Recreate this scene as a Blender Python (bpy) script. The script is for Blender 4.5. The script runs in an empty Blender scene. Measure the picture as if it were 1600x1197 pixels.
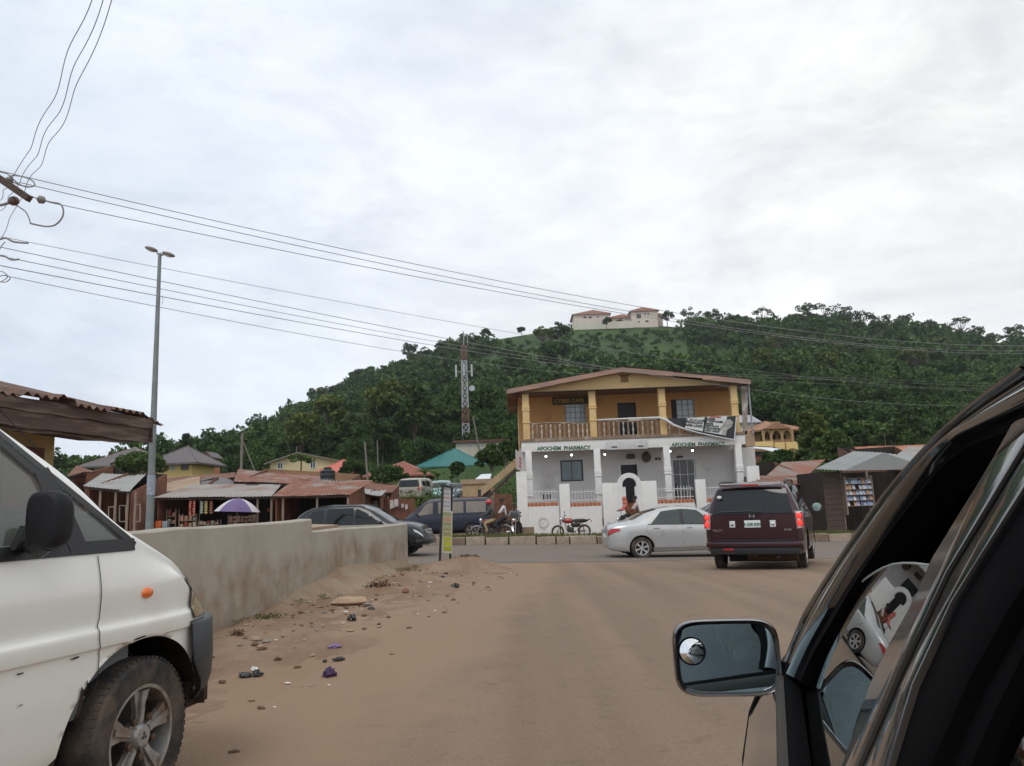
import bpy, bmesh, math, random
import numpy as np
from mathutils import Vector, Matrix
random.seed(7); RNG = np.random.default_rng(11)
scene = bpy.context.scene
col = scene.collection

# ------------------------------------------------------------------ camera
F = 1200.0; CX, CY = 800.0, 598.5
PITCH = math.radians(8.9); ROLL = math.radians(2.0)
fwd = np.array([0, math.cos(PITCH), math.sin(PITCH)])
_up0 = np.array([0, -math.sin(PITCH), math.cos(PITCH)]); _r0 = np.array([1., 0, 0])
rgt = math.cos(ROLL) * _r0 - math.sin(ROLL) * _up0
upv = math.sin(ROLL) * _r0 + math.cos(ROLL) * _up0
EYE = np.array([0, 0, 1.3])
cd = bpy.data.cameras.new('camera'); cam = bpy.data.objects.new('camera', cd); col.objects.link(cam)
mw = Matrix.Identity(4)
for i in range(3):
    mw[i][0] = rgt[i]; mw[i][1] = upv[i]; mw[i][2] = -fwd[i]; mw[i][3] = EYE[i]
cam.matrix_world = mw
cd.sensor_fit = 'HORIZONTAL'; cd.sensor_width = 36.0; cd.lens = 36.0 * F / 1600.0
cd.clip_start = 0.02; cd.clip_end = 5000
scene.camera = cam

# ------------------------------------------------------------------ world, sun, exposure
SUN_EL, SUN_AZ = math.radians(55), math.radians(200)     # azimuth clockwise from +Y: behind the camera, to the left
world = bpy.data.worlds.new('World'); scene.world = world; world.use_nodes = True
nt = world.node_tree; N = nt.nodes; L = nt.links; N.clear()
def wn(t, **k):
    n = N.new(t)
    for a, b in k.items(): setattr(n, a, b)
    return n
out = wn('ShaderNodeOutputWorld'); bg = wn('ShaderNodeBackground'); bg.inputs[1].default_value = 0.109
sky = wn('ShaderNodeTexSky', sky_type='NISHITA'); sky.sun_disc = False
sky.sun_elevation = SUN_EL; sky.sun_rotation = SUN_AZ
tc = wn('ShaderNodeTexCoord')
mp = wn('ShaderNodeMapping'); mp.inputs['Scale'].default_value = (1, 1, 2.4)
L.new(tc.outputs['Generated'], mp.inputs['Vector'])
def noise(scale, detail, rough=0.55, dist=0.0, vec=None):
    n = wn('ShaderNodeTexNoise'); n.inputs['Scale'].default_value = scale; n.inputs['Detail'].default_value = detail
    n.inputs['Roughness'].default_value = rough; n.inputs['Distortion'].default_value = dist
    L.new(vec or mp.outputs[0], n.inputs['Vector']); return n
def ramp(src, stops):
    r = wn('ShaderNodeValToRGB'); e = r.color_ramp.elements
    while len(e) > 1: e.remove(e[-1])
    e[0].position = stops[0][0]; e[0].color = (*stops[0][1], 1)
    for p, c in stops[1:]:
        q = e.new(p); q.color = (*c, 1)
    L.new(src, r.inputs[0]); return r
def wmix(f, a, b, mode='MIX'):
    m = wn('ShaderNodeMix', data_type='RGBA', blend_type=mode)
    if isinstance(f, (int, float)): m.inputs[0].default_value = f
    else: L.new(f, m.inputs[0])
    L.new(a, m.inputs[6]); L.new(b, m.inputs[7]); return m.outputs[2]
big = noise(1.5, 4, .5, .3)
cloud = ramp(big.outputs[0], [(.30, (7.3, 7.7, 8.3)), (.44, (8.3, 8.6, 9.0)), (.58, (9.5, 9.6, 9.7)), (.76, (10.6, 10.6, 10.4))])
n2 = noise(3.1, 7, .6, .6)
dark = ramp(n2.outputs[0], [(.47, (1, 1, 1)), (.70, (.80, .81, .83))])
c1 = wmix(1.0, cloud.outputs[0], dark.outputs[0], 'MULTIPLY')
wisp = noise(14, 5, .55, .3)
wr = ramp(wisp.outputs[0], [(.35, (.965, .97, .98)), (.65, (1.03, 1.03, 1.02))])
c2 = wmix(1.0, c1, wr.outputs[0], 'MULTIPLY')
# broad brightness of the overcast: bluer and duller to the left, brighter to the right
sep = wn('ShaderNodeSeparateXYZ'); L.new(tc.outputs['Generated'], sep.inputs[0])
mr = wn('ShaderNodeMapRange'); mr.inputs[1].default_value = -.7; mr.inputs[2].default_value = .55
L.new(sep.outputs[0], mr.inputs[0])
side = ramp(mr.outputs[0], [(0, (.79, .86, .95)), (.4, (.92, .96, 1.02)), (.8, (1.03, 1.03, 1.02)), (1, (.96, .96, .96))])
c3 = wmix(1.0, c2, side.outputs[0], 'MULTIPLY')
# thin gaps where the blue Nishita sky shows through
gap = noise(2.2, 5, .55, .2)
gr = ramp(gap.outputs[0], [(.52, (.97, .97, .97)), (.72, (.80, .80, .80))])
c4 = wmix(gr.outputs[0], sky.outputs[0], c3)
L.new(c4, bg.inputs[0]); L.new(bg.outputs[0], out.inputs[0])
sd = bpy.data.lights.new('sun', 'SUN'); sd.energy = 1.1; sd.angle = math.radians(25); sd.color = (1, .95, .88)
sun = bpy.data.objects.new('sun', sd); col.objects.link(sun)
sdir = Vector((math.sin(SUN_AZ) * math.cos(SUN_EL), math.cos(SUN_AZ) * math.cos(SUN_EL), math.sin(SUN_EL)))
sun.rotation_euler = sdir.to_track_quat('Z', 'Y').to_euler(); sun.location = (0, 0, 60)
scene.view_settings.view_transform = 'Standard'; scene.view_settings.look = 'None'
scene.view_settings.exposure = 0.0; scene.view_settings.gamma = 1.0
scene.cycles.max_bounces = 6; scene.cycles.transparent_max_bounces = 12; scene.cycles.caustics_reflective = False
scene.cycles.caustics_refractive = False; scene.cycles.use_denoising = True

# ------------------------------------------------------------------ pixel -> place helpers
def ray(px, py): return rgt * ((px - CX) / F) + upv * ((CY - py) / F) + fwd
def at(px, py, Y):
    d = ray(px, py); return Vector(EYE + d * (Y / d[1]))
def onplane(px, py, p0, n):
    d = ray(px, py); return Vector(EYE + d * (np.dot(np.array(p0) - EYE, n) / np.dot(d, n)))
def sstep(v, a, b):
    t = min(1, max(0, (v - a) / (b - a))); return t * t * (3 - 2 * t)
def gz(x, y):
    z = -sstep(y, 9, 26) * (.36 + .025 * min(18, max(-10, x)))
    z += 1.7 * sstep(y, 47, 56)
    return z
SKY_E = [(-1.4, .0), (-.75, .02), (-.5, .05), (-.428, .064), (-.35, .084), (-.28, .120), (-.202, .157), (-.12, .185), (-.032, .214),
         (.084, .229), (.203, .2265), (.30, .213), (.404, .214), (.55, .196), (.68, .172), (.9, .13), (1.5, .05)]
def hillz(x, y):
    q = x / max(y, 30)
    E = np.interp(q, [a for a, b in SKY_E], [b for a, b in SKY_E])
    t = (y - 60) / 280.
    z0 = 1.3
    if t <= 0: return z0
    n = math.sin(x * .05 + y * .031) * 1.2 + math.sin(x * .021 - y * .05 + 2) * 1.6
    if t <= 1: return z0 + (E * 340) * t ** 1.3 + n * min(1, t * 3) * (1 - t ** 4)
    return z0 + E * 340 * max(0, 1 - ((t - 1) * 1.1) ** 2)

# ------------------------------------------------------------------ materials
_mc = {}
def M(name, base, rough=.8, metal=0, var=.15, scale=3., bump=0., bscale=None, spec=.5, coat=0, dirt=None, dirt_amt=.5, dirt_scale=1.2, stretch=(1, 1, 1)):
    if name in _mc: return _mc[name]
    m = bpy.data.materials.new(name); m.use_nodes = True; t = m.node_tree; n = t.nodes; l = t.links
    b = n['Principled BSDF']; b.inputs['Roughness'].default_value = rough; b.inputs['Metallic'].default_value = metal
    b.inputs['Specular IOR Level'].default_value = spec; b.inputs['Coat Weight'].default_value = coat; b.inputs['Coat Roughness'].default_value = .05
    tc = n.new('ShaderNodeTexCoord'); mp = n.new('ShaderNodeMapping'); mp.inputs['Scale'].default_value = stretch
    l.new(tc.outputs['Object'], mp.inputs[0])
    nz = n.new('ShaderNodeTexNoise'); nz.inputs['Scale'].default_value = scale; nz.inputs['Detail'].default_value = 6; nz.inputs['Roughness'].default_value = .62
    l.new(mp.outputs[0], nz.inputs['Vector'])
    r = n.new('ShaderNodeValToRGB'); e = r.color_ramp.elements
    e[0].position = .3; e[1].position = .72
    e[0].color = (*[max(0, c * (1 - var)) for c in base], 1); e[1].color = (*[min(1, c * (1 + var)) for c in base], 1)
    l.new(nz.outputs[0], r.inputs[0]); c = r.outputs[0]
    if dirt:
        n3 = n.new('ShaderNodeTexNoise'); n3.inputs['Scale'].default_value = dirt_scale; n3.inputs['Detail'].default_value = 8; n3.inputs['Roughness'].default_value = .65
        l.new(mp.outputs[0], n3.inputs['Vector'])
        r3 = n.new('ShaderNodeValToRGB'); a = .72 - .42 * dirt_amt
        r3.color_ramp.elements[0].position = max(0, a - .09); r3.color_ramp.elements[1].position = a + .09
        l.new(n3.outputs[0], r3.inputs[0])
        mx = n.new('ShaderNodeMix'); mx.data_type = 'RGBA'; mx.inputs[7].default_value = (*dirt, 1)
        l.new(r3.outputs[0], mx.inputs[0]); l.new(c, mx.inputs[6]); c = mx.outputs[2]
    l.new(c, b.inputs['Base Color'])
    if bump:
        nb = n.new('ShaderNodeTexNoise'); nb.inputs['Scale'].default_value = bscale or scale * 4; nb.inputs['Detail'].default_value = 6
        l.new(mp.outputs[0], nb.inputs['Vector'])
        bp = n.new('ShaderNodeBump'); bp.inputs['Strength'].default_value = min(1, bump); bp.inputs['Distance'].default_value = .02
        l.new(nb.outputs[0], bp.inputs['Height']); l.new(bp.outputs[0], b.inputs['Normal'])
    _mc[name] = m; return m
def emit(name, color, s):
    m = M(name, color, .5, var=0); b = m.node_tree.nodes['Principled BSDF']
    b.inputs['Emission Color'].default_value = (*color, 1); b.inputs['Emission Strength'].default_value = s; return m
def glassmat(name, tint=(.8, .9, .88), ior=1.5, rough=.01, veil_and_dust=0.0):
    """window pane: Fresnel reflection over a tinted see-through sheet"""
    m = bpy.data.materials.new(name); m.use_nodes = True; t = m.node_tree; n = t.nodes; l = t.links; n.clear()
    o = n.new('ShaderNodeOutputMaterial'); mx = n.new('ShaderNodeMixShader'); geo = n.new('ShaderNodeNewGeometry')
    def mth(op, a, b=None):
        q = n.new('ShaderNodeMath'); q.operation = op
        for i, v in enumerate((a, b)):
            if v is None: continue
            if isinstance(v, (int, float)): q.inputs[i].default_value = v
            else: l.new(v, q.inputs[i])
        return q.outputs[0]
    vm = n.new('ShaderNodeVectorMath'); vm.operation = 'DOT_PRODUCT'; l.new(geo.outputs['Normal'], vm.inputs[0]); l.new(geo.outputs['Incoming'], vm.inputs[1])
    f0 = ((ior - 1) / (ior + 1)) ** 2 * 1.15; fr_ = mth('ADD', mth('MULTIPLY', mth('POWER', mth('SUBTRACT', 1.0, mth('ABSOLUTE', vm.outputs['Value'])), 5.0), 1 - f0), f0)
    tr = n.new('ShaderNodeBsdfTransparent'); tr.inputs[0].default_value = (*tint, 1)
    gl = n.new('ShaderNodeBsdfGlossy'); gl.inputs['Roughness'].default_value = rough; gl.inputs[0].default_value = (.95, .97, .96, 1)
    l.new(fr_, mx.inputs[0])
    if veil_and_dust:  # pale diffuse veil over the see-through sheet, brightens the pane
        df = n.new('ShaderNodeBsdfDiffuse'); df.inputs[0].default_value = (.5, .5, .47, 1); md = n.new('ShaderNodeMixShader'); md.inputs[0].default_value = veil_and_dust; l.new(tr.outputs[0], md.inputs[1]); l.new(df.outputs[0], md.inputs[2]); l.new(md.outputs[0], mx.inputs[1])
    else: l.new(tr.outputs[0], mx.inputs[1])
    l.new(gl.outputs[0], mx.inputs[2]); l.new(mx.outputs[0], o.inputs[0])
    _mc[name] = m; return m

def leafmat(name, c0, c1, c2=None):
    m = bpy.data.materials.new(name); m.use_nodes = True; t = m.node_tree; n = t.nodes; l = t.links
    b = n['Principled BSDF']; b.inputs['Roughness'].default_value = .6; b.inputs['Specular IOR Level'].default_value = .25
    g = n.new('ShaderNodeNewGeometry'); nz = n.new('ShaderNodeTexNoise'); nz.inputs['Scale'].default_value = .12; nz.inputs['Detail'].default_value = 7
    nz.inputs['Roughness'].default_value = .7
    l.new(g.outputs['Position'], nz.inputs['Vector'])
    r = n.new('ShaderNodeValToRGB'); e = r.color_ramp.elements; e[0].position = .33; e[0].color = (*c0, 1); e[1].position = .6; e[1].color = (*c1, 1)
    if c2: q = e.new(.75); q.color = (*c2, 1)
    l.new(nz.outputs[0], r.inputs[0])
    mx = n.new('ShaderNodeMix'); mx.data_type = 'RGBA'; mx.blend_type = 'MULTIPLY'; mx.inputs[0].default_value = 1
    r2 = n.new('ShaderNodeValToRGB'); r2.color_ramp.elements[0].color = (.6, .62, .6, 1); r2.color_ramp.elements[1].color = (1.35, 1.3, 1.2, 1)
    l.new(g.outputs['Random Per Island'], r2.inputs[0]); l.new(r.outputs[0], mx.inputs[6]); l.new(r2.outputs[0], mx.inputs[7])
    l.new(mx.outputs[2], b.inputs['Base Color'])
    tl = n.new('ShaderNodeBsdfTranslucent'); l.new(mx.outputs[2], tl.inputs[0]); ms = n.new('ShaderNodeMixShader'); ms.inputs[0].default_value = .25
    l.new(b.outputs[0], ms.inputs[1]); l.new(tl.outputs[0], ms.inputs[2]); l.new(ms.outputs[0], n['Material Output'].inputs[0])
    _mc[name] = m; return m

# ------------------------------------------------------------------ mesh builder
Z3 = Vector((0, 0, 1))
ROOT = {}
class MB:
    def __init__(s): s.v = []; s.f = []; s.m = []
    def add(s, vs, fs, mi=0):
        o = len(s.v); s.v += [tuple(p) for p in vs]
        for f in fs: s.f.append(tuple(i + o for i in f)); s.m.append(mi)
        return s
    def obox(s, c, a, b, d, mi=0):
        c = Vector(c); a = Vector(a); b = Vector(b); d = Vector(d)
        vs = [c + a * i + b * j + d * k for i in (-1, 1) for j in (-1, 1) for k in (-1, 1)]
        return s.add(vs, [(0, 1, 3, 2), (4, 6, 7, 5), (0, 4, 5, 1), (2, 3, 7, 6), (0, 2, 6, 4), (1, 5, 7, 3)], mi)
    def box(s, x0, x1, y0, y1, z0, z1, mi=0):
        return s.obox(((x0 + x1) / 2, (y0 + y1) / 2, (z0 + z1) / 2), ((x1 - x0) / 2, 0, 0), (0, (y1 - y0) / 2, 0), (0, 0, (z1 - z0) / 2), mi)
    def bar(s, p, q, w, h=None, up=Z3, mi=0):
        p = Vector(p); q = Vector(q); d = q - p; h = h or w
        t = d.normalized(); sx = t.cross(Vector(up))
        if sx.length < 1e-4: sx = t.cross(Vector((0, 1, 0)))
        sx.normalize(); sy = sx.cross(t)
        return s.obox((p + q) / 2, d / 2, sx * w / 2, sy * h / 2, mi)
    def tube(s, pts, r, n=8, mi=0, closed=False):
        pts = [Vector(p) for p in pts]; m = len(pts); rs = r if isinstance(r, (list, tuple)) else [r] * m
        vs = []; prev = None
        for i, p in enumerate(pts):
            if closed: t = pts[(i + 1) % m] - pts[i - 1]
            else: t = pts[min(i + 1, m - 1)] - pts[max(i - 1, 0)]
            t.normalize()
            if prev is None:
                a = t.cross(Z3)
                if a.length < 1e-3: a = t.cross(Vector((0, 1, 0)))
            else: a = prev - t * prev.dot(t)
            a.normalize(); prev = a; b = t.cross(a)
            for k in range(n):
                an = 2 * math.pi * k / n; vs.append(p + (a * math.cos(an) + b * math.sin(an)) * rs[i])
        fs = []
        for i in range(m if closed else m - 1):
            j = (i + 1) % m
            for k in range(n):
                k2 = (k + 1) % n; fs.append((i * n + k, i * n + k2, j * n + k2, j * n + k))
        if not closed: fs += [tuple(range(n))[::-1], tuple((m - 1) * n + k for k in range(n))]
        return s.add(vs, fs, mi)
    def prism(s, poly, t, mi=0):
        poly = [Vector(p) for p in poly]; n = len(poly); t = Vector(t)
        vs = poly + [p + t for p in poly]
        fs = [tuple(range(n))[::-1], tuple(range(n, 2 * n))] + [(i, (i + 1) % n, n + (i + 1) % n, n + i) for i in range(n)]
        return s.add(vs, fs, mi)
    def grid(s, rows, mi=0, close=False):
        h = len(rows); w = len(rows[0]); vs = [p for r in rows for p in r]; fs = []
        for i in range(h - 1):
            for j in range(w - 1 + (1 if close else 0)):
                j2 = (j + 1) % w; fs.append((i * w + j, i * w + j2, (i + 1) * w + j2, (i + 1) * w + j))
        return s.add(vs, fs, mi)
    def lathe(s, prof, n=16, c=(0, 0, 0), axis='z', mi=0, closed=False):
        vs = []; m = len(prof)
        for r, h in prof:
            for k in range(n):
                a = 2 * math.pi * k / n; x, y = r * math.cos(a), r * math.sin(a)
                p = {'z': (x, y, h), 'x': (h, x, y), 'y': (x, h, y)}[axis]
                vs.append((p[0] + c[0], p[1] + c[1], p[2] + c[2]))
        fs = []
        for i in range(m if closed else m - 1):
            j = (i + 1) % m
            for k in range(n):
                k2 = (k + 1) % n; fs.append((i * n + k, i * n + k2, j * n + k2, j * n + k))
        if not closed: fs += [tuple(range(n))[::-1], tuple((m - 1) * n + k for k in range(n))]
        return s.add(vs, fs, mi)
    def ball(s, c, r, n=10, mi=0, jit=0, rnd=None):
        r = (r, r, r) if isinstance(r, (int, float)) else r; vs = []; fs = []; h = n // 2 + 1
        for i in range(h + 1):
            ph = math.pi * i / h
            for k in range(n):
                a = 2 * math.pi * k / n; q = 1 + (rnd or random).uniform(-jit, jit)
                vs.append((c[0] + r[0] * q * math.sin(ph) * math.cos(a), c[1] + r[1] * q * math.sin(ph) * math.sin(a), c[2] + r[2] * q * math.cos(ph)))
        for i in range(h):
            for k in range(n):
                k2 = (k + 1) % n; fs.append((i * n + k, (i + 1) * n + k, (i + 1) * n + k2, i * n + k2))
        return s.add(vs, fs, mi)
    def build(s, name, mats, parent=None, world=False, smooth=False, bevel=0, label=None, merge=False, angle=None):
        me = bpy.data.meshes.new(name)
        vs = s.v
        if world and parent is not None:
            inv = ROOT[parent.name].inverted(); vs = [tuple(inv @ Vector(p)) for p in vs]
        me.from_pydata(vs, [], s.f)
        if not isinstance(mats, (list, tuple)): mats = [mats]
        for m in mats: me.materials.append(m)
        if len(mats) > 1: me.polygons.foreach_set('material_index', s.m)
        bm = bmesh.new(); bm.from_mesh(me)
        if merge: bmesh.ops.remove_doubles(bm, verts=bm.verts, dist=1e-4)
        bmesh.ops.recalc_face_normals(bm, faces=bm.faces)
        if bevel: bmesh.ops.bevel(bm, geom=[e for e in bm.edges if len(e.link_faces) == 2 and e.calc_face_angle(0) > .6], offset=bevel, segments=2, affect='EDGES', profile=.6)
        bm.to_mesh(me); bm.free()
        if smooth or bevel:
            me.polygons.foreach_set('use_smooth', [True] * len(me.polygons))
            try: me.set_sharp_from_angle(angle=math.radians(angle or (80 if smooth else 40)))
            except Exception: pass
        me.update()
        o = bpy.data.objects.new(name, me); col.objects.link(o)
        if parent is not None: o.parent = parent
        if label: o['label'] = label
        return o
def tag(o, label=None, cat=None, group=None, kind=None):
    if label: o['label'] = label
    if cat: o['category'] = cat
    if group: o['group'] = group
    if kind: o['kind'] = kind
    return o
def thing(name, label, cat, loc=(0, 0, 0), rz=0., group=None, rx=0, ry=0):
    o = bpy.data.objects.new(name, None); col.objects.link(o); o.location = loc; o.rotation_euler = (rx, ry, rz)
    o.empty_display_size = .2
    from mathutils import Euler
    ROOT[o.name] = Matrix.Translation(Vector(loc)) @ Euler((rx, ry, rz)).to_matrix().to_4x4()
    return tag(o, label, cat, group)
def copy_tree(o, loc=None, rz=None, label=None, parent=None, scale=None):
    c = o.copy(); col.objects.link(c); c.parent = parent
    if loc is not None: c.location = loc
    if rz is not None: c.rotation_euler.z = rz
    if scale is not None: c.scale = scale if isinstance(scale, (list, tuple)) else (scale,) * 3
    if label: c['label'] = label
    for ch in [k for k in list(bpy.data.objects) if k.parent == o]: copy_tree(ch, parent=c)
    return c
def text_mb(body, size, name, mat, parent, M4, depth=.01, bold=0.0, world=False, sx=1.0):
    cu = bpy.data.curves.new(name, 'FONT'); cu.body = body; cu.size = size; cu.extrude = depth; cu.offset = bold; cu.align_x = 'CENTER'; cu.align_y = 'CENTER'
    tmp = bpy.data.objects.new('tmp', cu); col.objects.link(tmp)
    bpy.context.view_layer.update()
    me = bpy.data.meshes.new_from_object(tmp.evaluated_get(bpy.context.evaluated_depsgraph_get()))
    bpy.data.objects.remove(tmp); me.name = name
    me.transform(Matrix.Scale(sx, 4, (1, 0, 0)))
    if world: M4 = ROOT[parent.name].inverted() @ M4
    me.transform(M4); me.materials.clear(); me.materials.append(mat)
    o = bpy.data.objects.new(name, me); col.objects.link(o); o.parent = parent; return o
def frame4(o, x, y):
    x = Vector(x).normalized(); y = Vector(y); z = x.cross(y).normalized(); y = z.cross(x)
    m = Matrix.Identity(4)
    for i in range(3): m[i][0] = x[i]; m[i][1] = y[i]; m[i][2] = z[i]; m[i][3] = o[i]
    return m

# common materials
WHITE = M('white_paint', (.72, .72, .70), .6, var=.05, scale=2, dirt=(.50, .46, .40), dirt_amt=.12, dirt_scale=.9)
BLACKP = M('black_plastic', (.018, .018, .02), .45, var=.1)
RUBBER = M('tyre_rubber', (.028, .026, .025), .85, var=.25, scale=9, dirt=(.10, .075, .055), dirt_amt=.45, dirt_scale=5)
ALLOY = M('wheel_alloy', (.42, .43, .44), .32, .75, var=.06, dirt=(.25, .22, .19), dirt_amt=.3, dirt_scale=8)
CHROME = M('chrome', (.75, .76, .78), .12, 1, var=.03)
DKGLASS = M('tinted_car_glass', (.010, .013, .015), .04, var=0, spec=.45)
REDLAMP = M('red_lamp_lens', (.42, .012, .01), .15, var=.1, coat=.5)
CLEARLAMP = M('clear_lamp_lens', (.6, .62, .63), .12, var=.1, coat=.5)
AMBER = M('amber_lens', (.75, .16, .02), .25, var=.1, coat=.4)
DARKIN = M('dark_interior', (.012, .012, .013), .9, var=.2)
RUST = M('rusty_zinc_sheet', (.235, .095, .055), .8, var=.35, scale=2.2, dirt=(.30, .27, .25), dirt_amt=.34, dirt_scale=.55)
RUST2 = M('brown_rusty_sheet', (.20, .085, .05), .85, var=.35, scale=2.5, dirt=(.10, .05, .035), dirt_amt=.35, dirt_scale=.9)
ZINC = M('weathered_zinc_sheet', (.33, .32, .30), .55, .3, var=.15, scale=1.5, dirt=(.26, .15, .10), dirt_amt=.16, dirt_scale=.7)
TANZ = M('tan_zinc_sheet', (.36, .255, .16), .75, var=.2, scale=1.5, dirt=(.22, .12, .08), dirt_amt=.3, dirt_scale=.8)
WOODD = M('dark_weathered_wood', (.075, .052, .04), .85, var=.35, scale=3, stretch=(1, 1, 6), bump=.3)
WOODP = M('pale_post_wood', (.26, .20, .155), .85, var=.3, scale=4, stretch=(3, 3, .6), bump=.3)
GALV = M('galvanised_steel', (.30, .32, .32), .5, .5, var=.12, scale=5)
WINDK = M('dark_window_pane', (.03, .04, .05), .08, var=.2, scale=1)
# ------------------------------------------------------------------ ground, roads, hill
from mathutils import noise as mn
def fb(x, y, s, o=4): return mn.fractal(Vector((x * s, y * s, 3.7)), 1.0, 2.0, o)
def dirtmat(name, a, b, c, s1=.35, s2=3.0, rough=.95, bump=.4, tracks=False):
    m = bpy.data.materials.new(name); m.use_nodes = True; t = m.node_tree; n = t.nodes; l = t.links
    bs = n['Principled BSDF']; bs.inputs['Roughness'].default_value = rough; bs.inputs['Specular IOR Level'].default_value = .2
    tc = n.new('ShaderNodeTexCoord')
    def nz(s, d=7, r=.6, st=(1, 1, 1)):
        mp = n.new('ShaderNodeMapping'); mp.inputs['Scale'].default_value = st; l.new(tc.outputs['Object'], mp.inputs[0])
        q = n.new('ShaderNodeTexNoise'); q.inputs['Scale'].default_value = s; q.inputs['Detail'].default_value = d; q.inputs['Roughness'].default_value = r
        l.new(mp.outputs[0], q.inputs['Vector']); return q.outputs[0]
    def rp(f, p0, c0, p1, c1):
        r = n.new('ShaderNodeValToRGB'); e = r.color_ramp.elements; e[0].position = p0; e[1].position = p1; e[0].color = (*c0, 1); e[1].color = (*c1, 1); l.new(f, r.inputs[0]); return r.outputs[0]
    def mix(f, x, y, mode='MIX'):
        q = n.new('ShaderNodeMix'); q.data_type = 'RGBA'; q.blend_type = mode
        if isinstance(f, float): q.inputs[0].default_value = f
        else: l.new(f, q.inputs[0])
        l.new(x, q.inputs[6]); l.new(y, q.inputs[7]); return q.outputs[2]
    base = rp(nz(s1, 6, .55, (1.6, .6, 1)), .35, a, .65, b)
    base = mix(rp(nz(s2, 8, .7), .52, (0, 0, 0), .75, (.8, .8, .8)), base, rp(nz(9, 3), .3, c, .7, b))
    grit = rp(nz(70, 3, .6), .3, (.86, .86, .86), .7, (1.1, 1.1, 1.1))
    base = mix(1.0, base, grit, 'MULTIPLY')
    if tracks:
        mp = n.new('ShaderNodeMapping'); mp.inputs['Rotation'].default_value = (0, 0, math.radians(14)); mp.inputs['Scale'].default_value = (1.5, .05, 1); l.new(tc.outputs['Object'], mp.inputs[0])
        q = n.new('ShaderNodeTexNoise'); q.inputs['Scale'].default_value = 1.0; q.inputs['Detail'].default_value = 5; l.new(mp.outputs[0], q.inputs['Vector'])
        base = mix(1.0, base, rp(q.outputs[0], .35, (.86, .85, .84), .62, (1.06, 1.05, 1.04)), 'MULTIPLY')
        vo = n.new('ShaderNodeTexNoise'); vo.inputs['Scale'].default_value = 3.0; vo.inputs['Detail'].default_value = 10; vo.inputs['Roughness'].default_value = .8; l.new(tc.outputs['Object'], vo.inputs['Vector'])
        base = mix(1.0, base, rp(vo.outputs[0], .30, (.72, .71, .70), .46, (1.0, 1.0, 1.0)), 'MULTIPLY')
    l.new(base, bs.inputs['Base Color'])
    bp = n.new('ShaderNodeBump'); bp.inputs['Strength'].default_value = bump; bp.inputs['Distance'].default_value = .03
    l.new(nz(22, 8, .7), bp.inputs['Height']); l.new(bp.outputs[0], bs.inputs['Normal'])
    _mc[name] = m; return m
DIRT = dirtmat('orange_brown_dirt', (.27, .18, .115), (.32, .225, .155), (.19, .12, .075))
SROAD = dirtmat('dusty_asphalt', (.255, .184, .131), (.218, .163, .122), (.278, .195, .136), s1=.16, s2=.9, bump=.45, tracks=True)
MROAD = dirtmat('grey_asphalt', (.205, .165, .135), (.180, .150, .128), (.235, .18, .137), s1=.3, s2=1.5, bump=.15)
def sheet(name, xs, ys, zf, mat, **k):
    mb = MB(); mb.grid([[(x, y, zf(x, y)) for x in xs] for y in ys]); o = mb.build(name, mat, smooth=True); tag(o, kind='structure', **k); return o
ys = list(np.concatenate([np.arange(-40, 0, 4), np.arange(0, 62, 1.0)]))
g = MB(); g.grid([[(u * (abs(y) + 40), y, gz(u * (abs(y) + 40), y)) for u in np.arange(-2.4, 2.41, .04)] for y in ys])
tag(g.build('ground', DIRT, smooth=True), kind='structure')
# the land under and behind the hill, out to the horizon
sheet('land', np.arange(-690, 751, 60), np.arange(62, 500, 30), lambda x, y: -.6, DIRT)
HILLM = dirtmat('grassy_hillside', (.028, .058, .015), (.054, .096, .024), (.024, .050, .014), s1=.05, s2=.16, bump=.9)
h = MB(); hy = list(np.arange(58, 130, 3)) + list(np.arange(130, 480, 6))
h.grid([[(u * y, y, hillz(u * y, y) if y > 60 else 1.2) for u in np.arange(-1.3, 1.5, .014)] for y in hy])
tag(h.build('hill', HILLM, smooth=True), kind='structure')
# side road under the camera, and the wider cross road
def sroad_l(y): return -2.2 + .62 * sstep(y, 2, 8) * 1 + 1.5 * sstep(y, 5, 20) + .12 * fb(0, y, .8)
rows = []
for y in np.arange(-12, 24.01, .5):
    xl = sroad_l(y); xr = 12 + .6 * max(0, y)
    if y > 18: xl = sroad_l(18) - (y - 18) * 2.2
    rows.append([(xl + (xr - xl) * t, y, gz(xl + (xr - xl) * t, y) + .006) for t in np.linspace(0, 1, 60) ** 1.6])
mb = MB(); mb.grid(rows); sro = mb.build('side_road', SROAD, smooth=True); tag(sro, kind='structure')
at_ = sro.data.color_attributes.new('veil_and_dust', 'FLOAT_COLOR', 'POINT')
for i, v in enumerate(sro.data.vertices):
    d = v.co.x - sroad_l(min(v.co.y, 18)); q = max(0, 1 - d / 1.7) if v.co.y < 21 else .3
    at_.data[i].color = (q, q, q, 1)
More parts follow.
